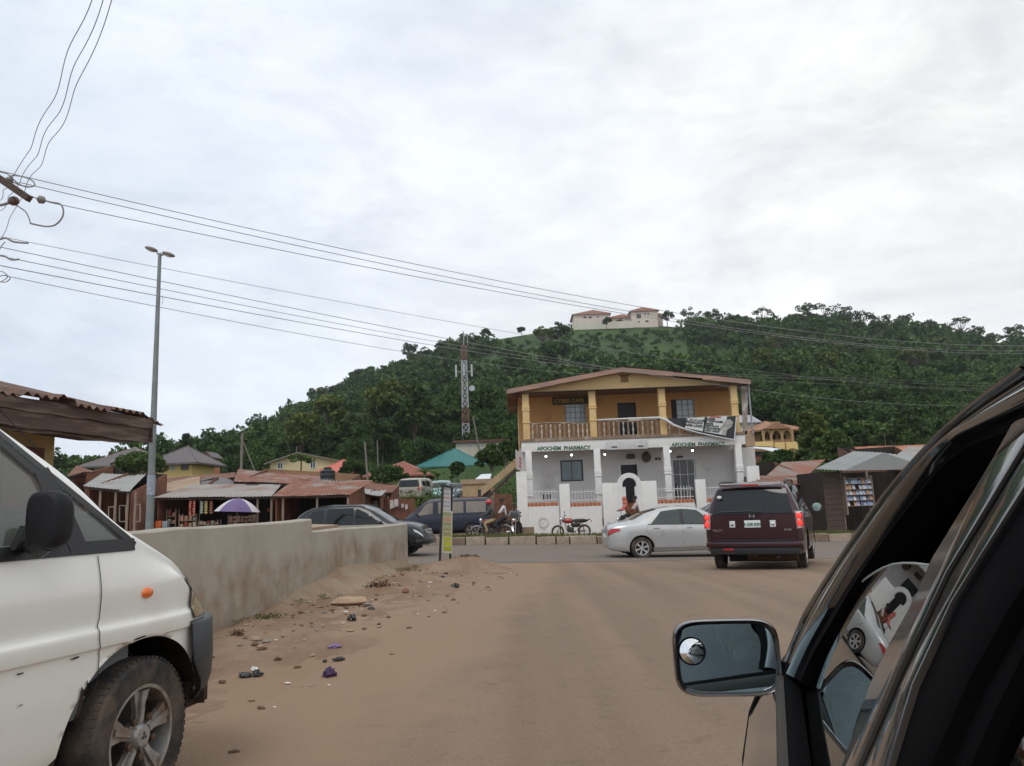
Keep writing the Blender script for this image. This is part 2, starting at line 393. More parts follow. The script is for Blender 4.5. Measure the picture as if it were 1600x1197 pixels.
def add_dust(mat):
    t = mat.node_tree; n = t.nodes; l = t.links; bs = n['Principled BSDF']; src = bs.inputs['Base Color'].links[0].from_socket
    a = n.new('ShaderNodeAttribute'); a.attribute_name = 'veil_and_dust'; nz = n.new('ShaderNodeTexNoise'); nz.inputs['Scale'].default_value = 1.3; nz.inputs['Detail'].default_value = 9; nz.inputs['Roughness'].default_value = .68
    tc = n.new('ShaderNodeTexCoord'); l.new(tc.outputs['Object'], nz.inputs['Vector']); m = n.new('ShaderNodeMath'); m.operation = 'ADD'; l.new(a.outputs['Fac'], m.inputs[0]); l.new(nz.outputs[0], m.inputs[1])
    r = n.new('ShaderNodeValToRGB'); r.color_ramp.elements[0].position = .66; r.color_ramp.elements[1].position = 1.12 if False else 1.0; l.new(m.outputs[0], r.inputs[0])
    x = n.new('ShaderNodeMix'); x.data_type = 'RGBA'; x.inputs[7].default_value = (.282, .192, .128, 1); l.new(r.outputs[0], x.inputs[0]); l.new(src, x.inputs[6]); l.new(x.outputs[2], bs.inputs['Base Color'])
add_dust(SROAD)
mb = MB(); rows = []
for x in np.arange(-60, 61, 1.0):
    y0 = 21.2 + .35 * fb(x, 0, .3) - .02 * x
    rows.append([(x, y0 + (31.5 - y0) * t, gz(x, y0 + (31.5 - y0) * t) + .012) for t in np.linspace(0, 1, 14)])
mb.grid(rows); tag(mb.build('cross_road', MROAD, smooth=True), kind='structure')
# verge of loose dirt banked against the wall
WALLP = [(-4.5, -2.0), (-3.36, 8.74), (-2.45, 17.44)]
def wallx(y): return np.interp(y, [p[1] for p in WALLP], [p[0] for p in WALLP])
rows = []
for y in np.arange(-1, 20.5, .09):
    xa = wallx(min(y, 17.44)) - .25; xb = sroad_l(min(y, 18)) + .35 + .5 * fb(3, y, .5)
    if y > 17.6: xa = xa - 0.4
    r = []
    for t in np.linspace(0, 1, 64):
        x = xa + (xb - xa) * t
        hgt = (.05 + .12 * sstep(y, 10, 15)) * (1 - t) ** 1.6 + .04 * (1 - t) - .02
        hgt += (.07 * fb(x, y, .9) + .035 * fb(x, y, 3.2)) * (1 - t * .8) * (.6 + .6 * sstep(y, 3, 9)) + .012 * fb(x, y, 9)
        hgt += .22 * math.exp(-((x + 1.35) ** 2 / .5 + (y - 18.3) ** 2 / .7)) + .1 * math.exp(-((x + .9) ** 2 / .25 + (y - 18.5) ** 2 / .2))
        if t > .93: hgt -= (t - .93) * .8
        if y > 18.6: hgt -= (y - 18.6) * .12
        r.append((x, y, gz(x, y) + hgt))
    rows.append(r)
mb = MB(); mb.grid(rows)
VERGE = dirtmat('loose_verge_dirt', (.235, .153, .100), (.315, .222, .155), (.14, .088, .055), s1=1.3, s2=2.6, bump=.9)
tag(mb.build('verge', VERGE, smooth=True), kind='structure')
def vz(x, y):
    """height of the verge or road at (x, y)"""
    xa = wallx(min(y, 17.44)) - .25; xb = sroad_l(min(y, 18)) + .35 + .5 * fb(3, y, .5); t = (x - xa) / (xb - xa)
    z = gz(x, y) + .006
    if 0 <= t <= .93 and y < 18.6:
        hgt = (.05 + .12 * sstep(y, 10, 15)) * (1 - t) ** 1.6 + .04 * (1 - t) - .02 + (.07 * fb(x, y, .9) + .035 * fb(x, y, 3.2)) * (1 - t * .8) * (.6 + .6 * sstep(y, 3, 9)) + .012 * fb(x, y, 9)
        z = max(z, gz(x, y) + hgt)
    return z
# kerb and grass median
KM = [M('kerb_pale_block', (.33, .27, .205), .9, var=.25, scale=5, bump=.3), M('kerb_brown_block', (.20, .14, .10), .9, var=.25, scale=5, bump=.3)]
mb = MB(); x = -40.0; rk = random.Random(4)
while x < 42:
    w = rk.choice([.55, .8, .95, 1.1]); z = gz(x, 31.6); j = rk.uniform(-.03, .03)
    mb.box(x + .025, x + w - .025, 31.5 + j, 31.75 + j, z - .1, z + .31 + rk.uniform(-.02, .02), rk.choice([0, 0, 1]))
    x += w
tag(mb.build('kerb', KM, bevel=.02), kind='structure')
sheet('median', np.arange(-40, 42.1, 1), [31.7, 32.5, 33.4, 33.8], lambda x, y: gz(x, 32) + (.30 if y < 33.7 else -.05), DIRT)
mb = MB(); rg = random.Random(5)
for i in range(26000):
    x = rg.uniform(-16, 24); y = rg.uniform(31.6, 33.4)
    if fb(x, y, .7) < -.25: continue
    hh = rg.uniform(.05, .17); a = rg.uniform(0, 6.28); z = gz(x, 32) + .29; w = .012
    lx, ly = rg.uniform(-.06, .06), rg.uniform(-.06, .06)
    mb.add([(x - w * math.cos(a), y - w * math.sin(a), z), (x + w * math.cos(a), y + w * math.sin(a), z), (x + lx, y + ly, z + hh)], [(0, 1, 2)])
leafmat('median_grass', (.07, .10, .025), (.13, .14, .045), (.20, .17, .08))
tag(mb.build('grass', _mc['median_grass']), kind='stuff')

# ------------------------------------------------------------------ foliage
def rand_quads(C, n, size, up=.35, aspect=.6):
    """n leaf quads at centres C (m,3) repeated; returns verts (n*4,3)"""
    d = RNG.normal(size=(n, 3)); d[:, 2] += up; d /= np.linalg.norm(d, axis=1)[:, None]
    t = np.cross(d, RNG.normal(size=(n, 3))); t /= np.linalg.norm(t, axis=1)[:, None]; b = np.cross(d, t)
    s = size * RNG.uniform(.6, 1.4, (n, 1))
    return np.stack([C - t * s, C + b * s * aspect, C + t * s, C - b * s * aspect], 1).reshape(-1, 3)
def crown_pts(rad, clumps, per, cl_r=.3, flat=.7, hollow=.55):
    """leaf centres: clumps spread over an uneven ellipsoid"""
    u = RNG.normal(size=(clumps, 3)); u /= np.linalg.norm(u, axis=1)[:, None]
    u[:, 2] = np.where(u[:, 2] < -.35, -u[:, 2], u[:, 2])
    c = u * RNG.uniform(hollow, 1.0, (clumps, 1)) * np.array(rad)
    cr = cl_r * RNG.uniform(.5, 1.3, (clumps, 1)) * np.mean(rad)
    P = []
    for i in range(clumps):
        q = RNG.normal(size=(per, 3)); q /= np.linalg.norm(q, axis=1)[:, None]; q *= RNG.uniform(.45, 1, (per, 1)) ** .5
        q[:, 2] *= flat; P.append(c[i] + q * cr[i])
    return np.concatenate(P), c
def quad_mesh(name, V, mat):
    n = len(V) // 4; me = bpy.data.meshes.new(name); me.vertices.add(len(V)); me.vertices.foreach_set('co', V.astype(np.float32).ravel())
    me.loops.add(n * 4); me.loops.foreach_set('vertex_index', np.arange(n * 4, dtype=np.int32)); me.polygons.add(n)
    me.polygons.foreach_set('loop_start', np.arange(0, n * 4, 4, dtype=np.int32)); me.polygons.foreach_set('loop_total', np.full(n, 4, dtype=np.int32))
    me.materials.append(mat); me.update(calc_edges=True); return me
leafmat('dark_green_leaves', (.028, .058, .016), (.060, .108, .026), (.085, .13, .035))
leafmat('mid_green_leaves', (.050, .090, .024), (.095, .155, .038), (.12, .18, .05))
leafmat('yellow_green_leaves', (.065, .095, .026), (.13, .16, .042), (.26, .22, .08))
leafmat('forest_leaves', (.030, .064, .016), (.068, .126, .026), (.125, .185, .048))
BARK = M('tree_bark', (.11, .085, .065), .9, var=.3, scale=4, bump=.4)
def trunk_mb(h, r, clumps, rad, cz, n=7, lean=0.0):
    mb = MB(); top = Vector((lean, 0, h))
    mb.tube([(0, 0, -.6), (lean * .3, 0, h * .4), top, (lean, 0, cz + rad[2] * .4)], [r * 1.25, r * .9, r * .7, r * .25], n)
    for c in clumps[::max(1, len(clumps) // 9)]:
        e = Vector((lean + c[0] * .85, c[1] * .85, cz + c[2] * .85)); s = Vector((lean * .8, 0, h * random.uniform(.75, 1.05)))
        mb.tube([s, s.lerp(e, .5) + Vector((0, 0, -.05 * h)), e], [r * .45, r * .28, r * .08], 5)
    return mb
_tk = {}
def tree(label, cat, loc, h, rad, mat='dark_green_leaves', clumps=34, per=70, leaf=.22, group=None, name='tree', trunk_r=None, cl_r=.3, hollow=.55, flat=.7, rz=None, key=None):
    cz = h - rad[2] * .85
    t = thing(name, label, cat, loc, random.uniform(0, 6.28) if rz is None else rz, group)
    if key and key in _tk:
        a, b = _tk[key]
    else:
        P, c = crown_pts(rad, clumps, per, cl_r, flat, hollow); P[:, 2] += cz
        a = quad_mesh('crown', rand_quads(P, len(P), leaf), _mc[mat])
        tb = trunk_mb(max(.3, cz - rad[2] * .5), trunk_r or h * .03, c, rad, cz).build('trunk', BARK, t, smooth=True)
        b = tb.data; bpy.data.objects.remove(tb)
        if key: _tk[key] = (a, b)
    for nm, me in (('crown', a), ('trunk', b)):
        o = bpy.data.objects.new(nm, me); col.objects.link(o); o.parent = t
    return t
# the wooded hillside that reads as one mass
tmpl = []
for k in range(5):
    P, c = crown_pts((1, 1, .8), 15, 30, .40, .75, .45); tmpl.append((rand_quads(P, len(P), .135), 4 * len(P)))
tmplF = []
for k in range(4):
    P, c = crown_pts((1, 1, .85), 26, 60, .34, .75, .5); tmplF.append(rand_quads(P, len(P), .075))
VV = []; rr = random.Random(21); cnt = 0
HOUSE_CLEAR = [(-.50, .01, 60, 98), (-.075, .01, 60, 104), (-.42, -.33, 60, 108), (.25, .42, 60, 112), (.42, .6, 60, 95)]
y = 86.0
while y < 352:
    step = (2.7 + y * .0135)
    for u in np.arange(-.62, .98, step / y):
        x = (u + rr.uniform(-.4, .4) * step / y) * y; yy = y + rr.uniform(-.5, .5) * step; q = x / yy
        if any(a < q < b and c < yy < d for a, b, c, d in HOUSE_CLEAR): continue
        ele = (hillz(x, yy) - 1.3) / yy
        grass = -.05 + .05 * fb(x, yy, .03) < q < .31 and ele > .158 + .05 * fb(x, yy, .02)
        if grass and not (rr.random() < .72 + (.25 if fb(x, yy, .04) > .08 else 0) + (.5 if q > .24 else 0)): continue
        if grass and yy > 315 and q < .22: continue
        if fb(x + 50, yy, .03) > .34 and rr.random() < .6: continue
        R = rr.choice([rr.uniform(.45, .8), rr.uniform(.7, 1.1), rr.uniform(.9, 1.45)]) * (2.4 + yy * .0075) * (.5 if grass and q < .24 else 1)
        if yy > 320: R *= .8
        if yy < 114 and q < .02: R *= .6
        if grass and q < .24: R *= .62
        T = rr.choice(tmplF) if yy < 150 else rr.choice(tmpl)[0]
        a = rr.uniform(0, 6.28); ca, sa = math.cos(a), math.sin(a); sz = rr.uniform(.75, 1.25)
        W = np.empty_like(T); W[:, 0] = (T[:, 0] * ca - T[:, 1] * sa) * R + x; W[:, 1] = (T[:, 0] * sa + T[:, 1] * ca) * R + yy
        W[:, 2] = T[:, 2] * R * sz + hillz(x, yy) + R * rr.uniform(.35, .9)
        VV.append(W); cnt += 1
    y += step * .8
V = np.concatenate(VV); print('forest trees', cnt, 'quads', len(V) // 4)
fo = bpy.data.objects.new('forest', quad_mesh('forest', V, _mc['forest_leaves'])); col.objects.link(fo); tag(fo, kind='stuff')
# trees on the skyline that stand out one by one
SK = [(455, 590, 7), (527, 572, 8, 'feather'), (600, 548, 7), (660, 548, 8), (625, 556, 6), (694, 545, 7), (760, 521, 7), (815, 515, 5), (948, 500, 5), (968, 502, 4), (1042, 497, 8), (1080, 497, 9),
      (1112, 496, 9), (1145, 494, 8), (1190, 497, 10), (1235, 506, 7), (1262, 492, 11), (1290, 492, 12), (1318, 496, 11), (1345, 503, 10), (1372, 504, 9), (1415, 512, 10), (1452, 520, 8), (1503, 520, 11), (1530, 532, 8), (1588, 530, 11), (420, 612, 7), (395, 640, 6), (340, 662, 6), (365, 655, 6)]
WHERE = {0: 'low on the left slope', }
kinds = ['round dark', 'spreading dark', 'ragged dark', 'flat topped dark']
names_l = ['just left of the cell tower', 'high on the left slope', 'on the bare grassy ridge']
for i, s in enumerate(SK):
    px, py, hh = s[0], s[1], s[2]; p = at(px, py, 335 if py < 600 else 300)
    zt = p.z; gzv = hillz(p.x, p.y); H = hh * (1.15 if px > 1045 else .9); zt = gzv + H * .93
    kd = ['round', 'spreading', 'ragged'][i % 3]; lb = ['rounded dark green crown', 'wide spreading dark crown', 'thin ragged see-through crown'][i % 3]
    pl = ('left slope of the hill' if px < 740 else 'grassy ridge beside the hilltop building' if px < 1045 else 'right half of the wooded ridge')
    rad = {'round': (H * .42, H * .42, H * .36), 'spreading': (H * .6, H * .5, H * .26), 'ragged': (H * .5, H * .5, H * .32)}[kd]
    tree('tree with %s on the skyline, %s, number %d' % (lb, pl, i) if False else 'tree with %s on the %s' % (lb, pl), 'tree', (p.x, p.y, zt - H), H, rad, 'dark_green_leaves', 22 if kd != 'ragged' else 13, 34, .42,
         'skyline trees with %s on the %s' % (lb, pl), key='sk' + kd + str(int(H)), cl_r=.3 if kd != 'ragged' else .24, hollow=.5 if kd != 'ragged' else .75)
rq = random.Random(8)
for i, (px, py) in enumerate([(1215, 560), (1262, 540), (1318, 575), (1375, 545), (1430, 590), (1340, 530), (1195, 600), (1405, 560), (1472, 560), (1240, 620), (1300, 610), (880, 560), (850, 548), (560, 590), (500, 625), (640, 575), (700, 560)]):
    Y = 90.0
    while Y < 330 and at(px, py, Y).z > hillz(at(px, py, Y).x, Y) + 2: Y += 2
    p = at(px, py, Y); H = rq.uniform(9, 13); w_ = rq.uniform(.28, .42) * H
    tree('taller %s tree standing out on the %s' % (('yellow-green', 'dark') [i % 2], 'right hillside' if px > 1100 else 'middle slope' if px > 650 else 'left slope'), 'tree', (p.x, Y, hillz(p.x, Y) - .5), H, (w_, w_, H * .3), ('yellow_green_leaves', 'dark_green_leaves')[i % 2], 26, 60, .30,
         'taller %s trees on the %s' % (('yellow-green', 'dark')[i % 2], 'right hillside' if px > 1100 else 'middle slope' if px > 650 else 'left slope'), key='em%d' % (i % 4))
# larger trees near the foot of the hill and among the houses
def ftree(label, px, pytop, pybase, Y, wpx, mat, leaf=.22, clumps=34, per=80, **k):
    Y0 = 62.0
    while Y0 < Y and at(px, pybase, Y0).z > hillz(at(px, pybase, Y0).x, Y0) + .2: Y0 += 1.5
    Y = min(Y, Y0) - (5 if Y > 100 else 0) if Y > 62 else Y
    t = at(px, pytop, Y); b = at(px, pybase, Y); H = t.z - b.z; r = wpx / 2 * Y / F; k['leaf_'] = 1; k.pop('leaf_')
    return tree(label, k.pop('cat', 'tree'), (b.x, Y, b.z), H, (r, r * .8, max(min(H * .48, r * 1.1), H * .51 if Y > 100 else H * .42)) if 'rz_' not in k else k.pop('rz_'), mat, clumps, per, leaf, k.pop('group', None), **k)
ftree('big round tree with yellow-green crown in front of the hill', 612, 598, 700, 160, 88, 'yellow_green_leaves', .38, 60, 90)
ftree('dense dark tree standing right of the big yellow-green one', 648, 612, 705, 155, 60, 'dark_green_leaves', .38, 40, 80)
ftree('tall tree with yellowish flowering top left of the palm', 512, 618, 712, 150, 46, 'yellow_green_leaves', .34, 36, 70)
ftree('broad grey-green tree with yellow tips near the hill foot, left of the palm', 470, 650, 730, 135, 60, 'yellow_green_leaves', .32, 44, 70)
ftree('low dark tree right of the orange cottage', 362, 698, 745, 130, 34, 'dark_green_leaves', .3, 40, 70)
ftree('round dark green tree right of the palm, above the red roof', 598, 658, 720, 125, 56, 'dark_green_leaves', .3, 40, 80)
ftree('slim pointed cypress at the left foot of the hill', 289, 682, 725, 120, 13, 'dark_green_leaves', .22, 30, 50, rz_=(.75, .75, 2.4), cl_r=.35, hollow=.1)
ftree('small dark tree beside the slim cypress', 278, 697, 725, 120, 16, 'dark_green_leaves', .22, 16, 50)
ftree('leafy bush half hiding the large grey-roofed yellow house', 215, 714, 752, 62, 92, 'mid_green_leaves', .15, 60, 110, cat='bush', name='bush')
ftree('dark shrubby tree between red roof and rusty hip roof', 552, 722, 758, 72, 40, 'dark_green_leaves', .16, 36, 90)
ftree('dark bush in front of the rusty hip-roofed house', 605, 733, 764, 66, 60, 'dark_green_leaves', .15, 44, 80, cat='bush', name='bush')
ftree('bushy tree in front of the teal roof', 715, 724, 754, 80, 26, 'dark_green_leaves', .17, 36, 80)
ftree('light green shrub beside the outdoor stairs', 768, 700, 755, 62, 46, 'mid_green_leaves', .14, 40, 80, cat='shrub', name='shrub')
ftree('tree in front of the white flat house behind the stairs', 792, 690, 745, 70, 26, 'dark_green_leaves', .15, 30, 70)
ftree('tall tree with yellowish top right of the ochre villa', 1278, 644, 760, 74, 44, 'yellow_green_leaves', .2, 46, 80)
ftree('bushy bright green tree above the right market shacks', 1312, 678, 765, 64, 66, 'mid_green_leaves', .17, 54, 90)
ftree('low dark hedge-like bush behind the pharmacy, right side', 1218, 706, 745, 60, 62, 'dark_green_leaves', .15, 46, 90, cat='bush', name='bush')
ftree('pale green bush on the bank under the ochre villa', 1256, 702, 738, 70, 32, 'mid_green_leaves', .15, 30, 70, cat='bush', name='bush')
ftree('leafy tree behind the rusty roof beside the car window frame', 1395, 668, 705, 85, 44, 'mid_green_leaves', .18, 40, 80)
ftree('small tree left of the leafy one behind the rusty roof', 1352, 680, 715, 95, 40, 'dark_green_leaves', .18, 36, 80)
ftree('small tree by the hilltop building wall', 948, 497, 512, 332, 14, 'dark_green_leaves', .4, 14, 40)
ftree('young green tree between the two market shacks on the right', 1288, 738, 800, 42, 16, 'mid_green_leaves', .09, 20, 70)
ftree('dark tree at the right end of the wooded ridge foot', 1425, 640, 705, 120, 60, 'dark_green_leaves', .28, 40, 70)
# palm, papaya and banana plants
def frond(mb, p, az, L, droop, w, n=9, leaf=.5):
    pts = []
    for i in range(n + 1):
        t = i / n; r = L * t; pts.append(Vector(p) + Vector((math.cos(az) * r * (1 - .25 * t * droop), math.sin(az) * r * (1 - .25 * t * droop), L * (.45 * t - droop * t * t))))
    mb.tube(pts, [.05 * (1 - .8 * i / n) + .01 for i in range(n + 1)], 4)
    s = Vector((-math.sin(az), math.cos(az), 0))
    for i in range(1, n * 3):
        t = i / (n * 3); k = min(n - 1, int(t * n)); q = pts[k].lerp(pts[k + 1], t * n - k); ll = w * math.sin(math.pi * min(1, t * .9 + .1)) ** .6
        for sg in (-1, 1):
            e = q + s * sg * ll + Vector((math.cos(az) * ll * .4, math.sin(az) * ll * .4, -ll * leaf)); d = (pts[k + 1] - pts[k]).normalized() * .06
            mb.add([q - d, q + d, e], [(0, 1, 2)])
def palm(label, px, pytop, pybase, Y, L, group=None):
    a = at(px, pytop, Y); b = at(px, pybase, Y); H = a.z - b.z; t = thing('palm_tree', label, 'palm tree', (b.x, Y, b.z))
    mb = MB(); mb.tube([(0, 0, -1), (.1, 0, H * .5), (0, 0, H)], [.3, .22, .2], 8); mb.build('trunk', BARK, t, smooth=True)
    mb = MB(); rn = random.Random(3)
    for i in range(22): frond(mb, (0, 0, H), i * 2.4 + rn.uniform(-.2, .2), L * rn.uniform(.8, 1.1), rn.uniform(.35, 1.25), L * .2)
    mb.build('crown', _mc['dark_green_leaves'], t)
palm('oil palm with drooping fronds at the hill foot', 552, 650, 715, 128, 5.2)
def bigleaf(mb, p, az, el, L, w, n=6):
    """one long arching paddle leaf"""
    s = Vector((-math.sin(az), math.cos(az), 0)); rows = []
    for i in range(n + 1):
        t = i / n; c = Vector(p) + Vector((math.cos(az) * L * t * math.cos(el), math.sin(az) * L * t * math.cos(el), L * (t * math.sin(el) - .55 * t * t)))
        ww = w * math.sin(math.pi * (.12 + .86 * t)) ** .7; rows.append([c - s * ww + Z3 * ww * .35, c, c + s * ww + Z3 * ww * .35])
    mb.grid(rows)
def banana(label, px, pytop, pybase, Y, name='banana_plant', group=None):
    a = at(px, pytop, Y); b = at(px, pybase, Y); H = (a.z - b.z); t = thing(name, label, 'banana plant', (b.x, Y, b.z), group=group)
    mb = MB(); mb.tube([(0, 0, -.2), (0, 0, H * .6)], [.14, .09], 8); mb.build('stem', M('banana_stem', (.10, .13, .05), .7), t, smooth=True)
    mb = MB(); rn = random.Random(int(px))
    for i in range(9): bigleaf(mb, (0, 0, H * .55), i * 2.4 + rn.random(), rn.uniform(.6, 1.3), H * .62, H * .09)
    mb.build('leaf', _mc['mid_green_leaves'], t, smooth=True)
banana('banana plant with broad leaves left of the cars parked on the bank', 664, 724, 762, 60)
banana('banana plant behind the light blue car', 684, 730, 764, 61)
banana('banana plant with an upright leaf in front of the teal-roofed house', 706, 736, 766, 62)
def papaya(label, px, pytop, pybase, Y, n=12, s=1.0):
    a = at(px, pytop, Y); b = at(px, pybase, Y); H = a.z - b.z; t = thing('papaya_tree', label, 'papaya tree', (b.x, Y, b.z))
    mb = MB(); mb.tube([(0, 0, -.2), (.03, 0, H * .8)], [.1, .06], 7); mb.build('trunk', BARK, t, smooth=True)
    V = []; rn = random.Random(9); st = MB()
    for i in range(n):
        az = i * 2.4; L = rn.uniform(.7, 1.1) * s; e = Vector((math.cos(az) * L, math.sin(az) * L, H * .8 + rn.uniform(-.25, .5) * s)); st.tube([(0, 0, H * .78), e], .015, 4)
        C = np.array(e) + RNG.normal(size=(26, 3)) * np.array([.2, .2, .05]) * s; V.append(rand_quads(C, 26, .17 * s, 1.5))
    st.build('stalk', _mc['mid_green_leaves'], t)
    o = bpy.data.objects.new('leaf', quad_mesh('leaf', np.concatenate(V), _mc['mid_green_leaves'])); col.objects.link(o); o.parent = t
papaya('papaya tree in front of the cream two-windowed house', 470, 712, 745, 74, s=1.0)
papaya('papaya tree above the rusty roof on the right', 1385, 660, 710, 80, s=1.8)
# undergrowth on the bank behind the shacks
def scatter(name, pts, mat, size, n, spread=(.6, .6, .4)):
    V = []
    for p in pts:
        C = np.array(p) + RNG.normal(size=(n, 3)) * np.array(spread); V.append(rand_quads(C, n, size))
    o = bpy.data.objects.new(name, quad_mesh(name, np.concatenate(V), _mc[mat])); col.objects.link(o); tag(o, kind='stuff')
rs = random.Random(77); pts = []
for i in range(1000):
    yy = rs.uniform(52, 128); q = rs.choice([rs.uniform(-.2, .02), rs.uniform(.28, .56) if yy < 90 else rs.uniform(-.5, 0), rs.uniform(-.5, .0)])
    x = q * yy
    if 60 < yy < 104 and -.40 < q < .01 and (q > -.16 or rs.random() < .85): continue
    pts.append((x, yy, (gz(x, yy) if yy < 60 else hillz(x, yy)) + .35))
scatter('undergrowth', pts, 'mid_green_leaves', .085, 330, (1.1, 1.1, .5))
pts = [(wallx(y) + .12 + rs.uniform(0, .25), y, vz(wallx(y) + .25, y) + .02) for y in [rs.choice([rs.uniform(9, 12.5), rs.uniform(13.5, 17)]) for _ in range(36)]]
scatter('weeds', pts, 'median_grass', .014, 26, (.07, .07, .015))
# ------------------------------------------------------------------ vehicles
def crom(P, t):
    """Catmull-Rom through list of vectors, t in [0, len-1]"""
    t = float(t); n = len(P) - 1; i = min(n - 1, max(0, int(t))); u = t - i
    a = P[max(0, i - 1)]; b = P[i]; c = P[i + 1]; d = P[min(n, i + 2)]
    return b + (c - a) * (.5 * u * (1 - u) ** 2) + (c - b) * (3 * u * u - 2 * u ** 3) + (d - b) * (.5 * (u ** 3 - u ** 2))
class Loft:
    """car body: stations (s, z_bottom, z_belt, z_top, half_width, half_width_roof)"""
    def __init__(s, st, crown=.03, prof=None, tumble=.955):
        s.st = st; s.crown = crown; s.prof = prof; s.tb = tumble; s.S = [a[0] for a in st]
    def par(s, y):
        S = s.S
        if y <= S[0]: return np.array(s.st[0][1:], float)
        if y >= S[-1]: return np.array(s.st[-1][1:], float)
        i = max(k for k in range(len(S) - 1) if S[k] <= y); u = (y - S[i]) / (S[i + 1] - S[i])
        # monotone-ish cubic: slopes limited by neighbours
        def val(j): return np.array(s.st[min(len(S) - 1, max(0, j))][1:], float)
        b, c = val(i), val(i + 1); h = S[i + 1] - S[i]
        def slope(j):
            if j <= 0 or j >= len(S) - 1: k = min(max(j, 0), len(S) - 2); return (val(k + 1) - val(k)) / (S[k + 1] - S[k])
            d0 = (val(j) - val(j - 1)) / (S[j] - S[j - 1]); d1 = (val(j + 1) - val(j)) / (S[j + 1] - S[j])
            return np.where(d0 * d1 > 0, 2 * d0 * d1 / (d0 + d1 + 1e-12), 0)
        m0, m1 = slope(i) * h, slope(i + 1) * h
        return (2 * u ** 3 - 3 * u * u + 1) * b + (u ** 3 - 2 * u * u + u) * m0 + (3 * u * u - 2 * u ** 3) * c + (u ** 3 - u * u) * m1
    def ctrl(s, y):
        zb, zl, zt, w, wt = s.par(y)
        if s.prof: return [np.array(p, float) for p in s.prof(y, zb, zl, zt, w, wt, s.crown)]
        t = s.tb
        return [np.array(p, float) for p in [(0, zb), (w * .84, zb), (w * .975, zb + .07), (w, zb + .35 * (zl - zb)), (w * .995, zb + .75 * (zl - zb)), (w * t, zl),
                (.5 * (w * t + wt) + .012, (zl + zt) / 2), (wt, zt - .05), (wt * .8, zt - .004), (0, zt + s.crown)]]
    def P(s, y, k, side=1):
        c = s.ctrl(y); n = len(c) - 1; i = min(n - 1, max(0, int(k))); u = k - i
        a, b, d, e = c[max(0, i - 1)], c[i], c[i + 1], c[min(n, i + 2)]
        q = .5 * ((2 * b) + (-a + d) * u + (2 * a - 5 * b + 4 * d - e) * u * u + (-a + 3 * b - 3 * d + e) * u ** 3)
        return Vector((side * max(0, q[0]), y, q[1]))
    def nrm(s, y, k, side=1):
        e = .01; a = s.P(y + e, k, side) - s.P(y - e, k, side); k0, k1 = max(0, k - .05), min(len(s.ctrl(y)) - 1, k + .05)
        b = s.P(y, k1, side) - s.P(y, k0, side); n = a.cross(b) * side
        if n.length < 1e-9: return Vector((side, 0, 0))
        return n.normalized()
    def mesh(s, ny=70, per=3, skip=None, ends=True):
        mb = MB(); n = len(s.ctrl(0)) - 1; ks = list(np.linspace(0, n, n * per + 1))
        ext = sorted(set(list(np.linspace(s.S[0], s.S[-1], ny)) + list(s.S))); rows = []
        for y in ext:
            r = [s.P(y, k, 1) for k in ks]; l = [s.P(y, k, -1) for k in ks[1:-1]][::-1]
            rows.append(r + l)
        w = len(rows[0]); o = len(mb.v); mb.v += [tuple(p) for r in rows for p in r]
        for i in range(len(rows) - 1):
            for j in range(w):
                j2 = (j + 1) % w
                kk = ks[j] + .5 / per if j < len(ks) - 1 else ks[w - j] - .5 / per if w - j < len(ks) else 0
                if j == len(ks) - 1: kk = n - .1
                if skip and skip((ext[i] + ext[i + 1]) / 2, kk): continue
                mb.f.append((i * w + j, i * w + j2, (i + 1) * w + j2, (i + 1) * w + j)); mb.m.append(0)
        if ends:
            mb.f.append(tuple(range(w))[::-1]); mb.m.append(0); e = (len(rows) - 1) * w; mb.f.append(tuple(e + j for j in range(w))); mb.m.append(0)
        return mb
    def patch(s, mb, poly, off=.005, side=1, nx=8, ny=6, mi=0):
        """poly: 4 corners (y, k) order: bottom-rear, bottom-front, top-front, top-rear"""
        rows = []
        for j in range(ny + 1):
            v = j / ny; r = []
            for i in range(nx + 1):
                u = i / nx
                y = (poly[0][0] * (1 - u) + poly[1][0] * u) * (1 - v) + (poly[3][0] * (1 - u) + poly[2][0] * u) * v
                k = (poly[0][1] * (1 - u) + poly[1][1] * u) * (1 - v) + (poly[3][1] * (1 - u) + poly[2][1] * u) * v
                r.append(s.P(y, k, side) + s.nrm(y, k, side) * off)
            rows.append(r)
        return mb.grid(rows, mi)
    def top(s, mb, y0, y1, f0=.9, f1=.85, off=.006, nx=12, ny=10, mi=0, k7=7.6):
        """windscreen-like patch over the top line between stations y0 (low) and y1 (high)"""
        n = len(s.ctrl(0)) - 1; rows = []
        for j in range(ny + 1):
            v = j / ny; y = y0 + (y1 - y0) * v; r = []
            f = f0 + (f1 - f0) * v
            for i in range(nx + 1):
                u = -1 + 2 * i / nx; sd = 1 if u >= 0 else -1; k = n - (n - k7) * abs(u) * f / .9
                r.append(s.P(y, k, sd) + s.nrm(y, min(k, n - .15), sd) * off)
            rows.append(r)
        return mb.grid(rows, mi)
def cut_arches(o, arches, mat):
    """arches: (x, y, z, r, depth)"""
    o.data.materials.append(mat); cs = []
    for (x, y, z, r, d) in arches:
        mb = MB(); mb.lathe([(r, x - d), (r, x + d)], 36, (0, y, z), 'x'); c = mb.build('cutter', mat); cs.append(c)
        md = o.modifiers.new('b', 'BOOLEAN'); md.operation = 'DIFFERENCE'; md.object = c; md.solver = 'EXACT'; md.material_mode = 'TRANSFER'
    par = o.parent; o.parent = None
    bpy.context.view_layer.update(); dg = bpy.context.evaluated_depsgraph_get(); me = bpy.data.meshes.new_from_object(o.evaluated_get(dg))
    o.modifiers.clear(); nm = o.data.name; o.data = me; me.name = nm; o.parent = par
    for c in cs: bpy.data.objects.remove(c)
    try: me.set_sharp_from_angle(angle=math.radians(42))
    except Exception: pass
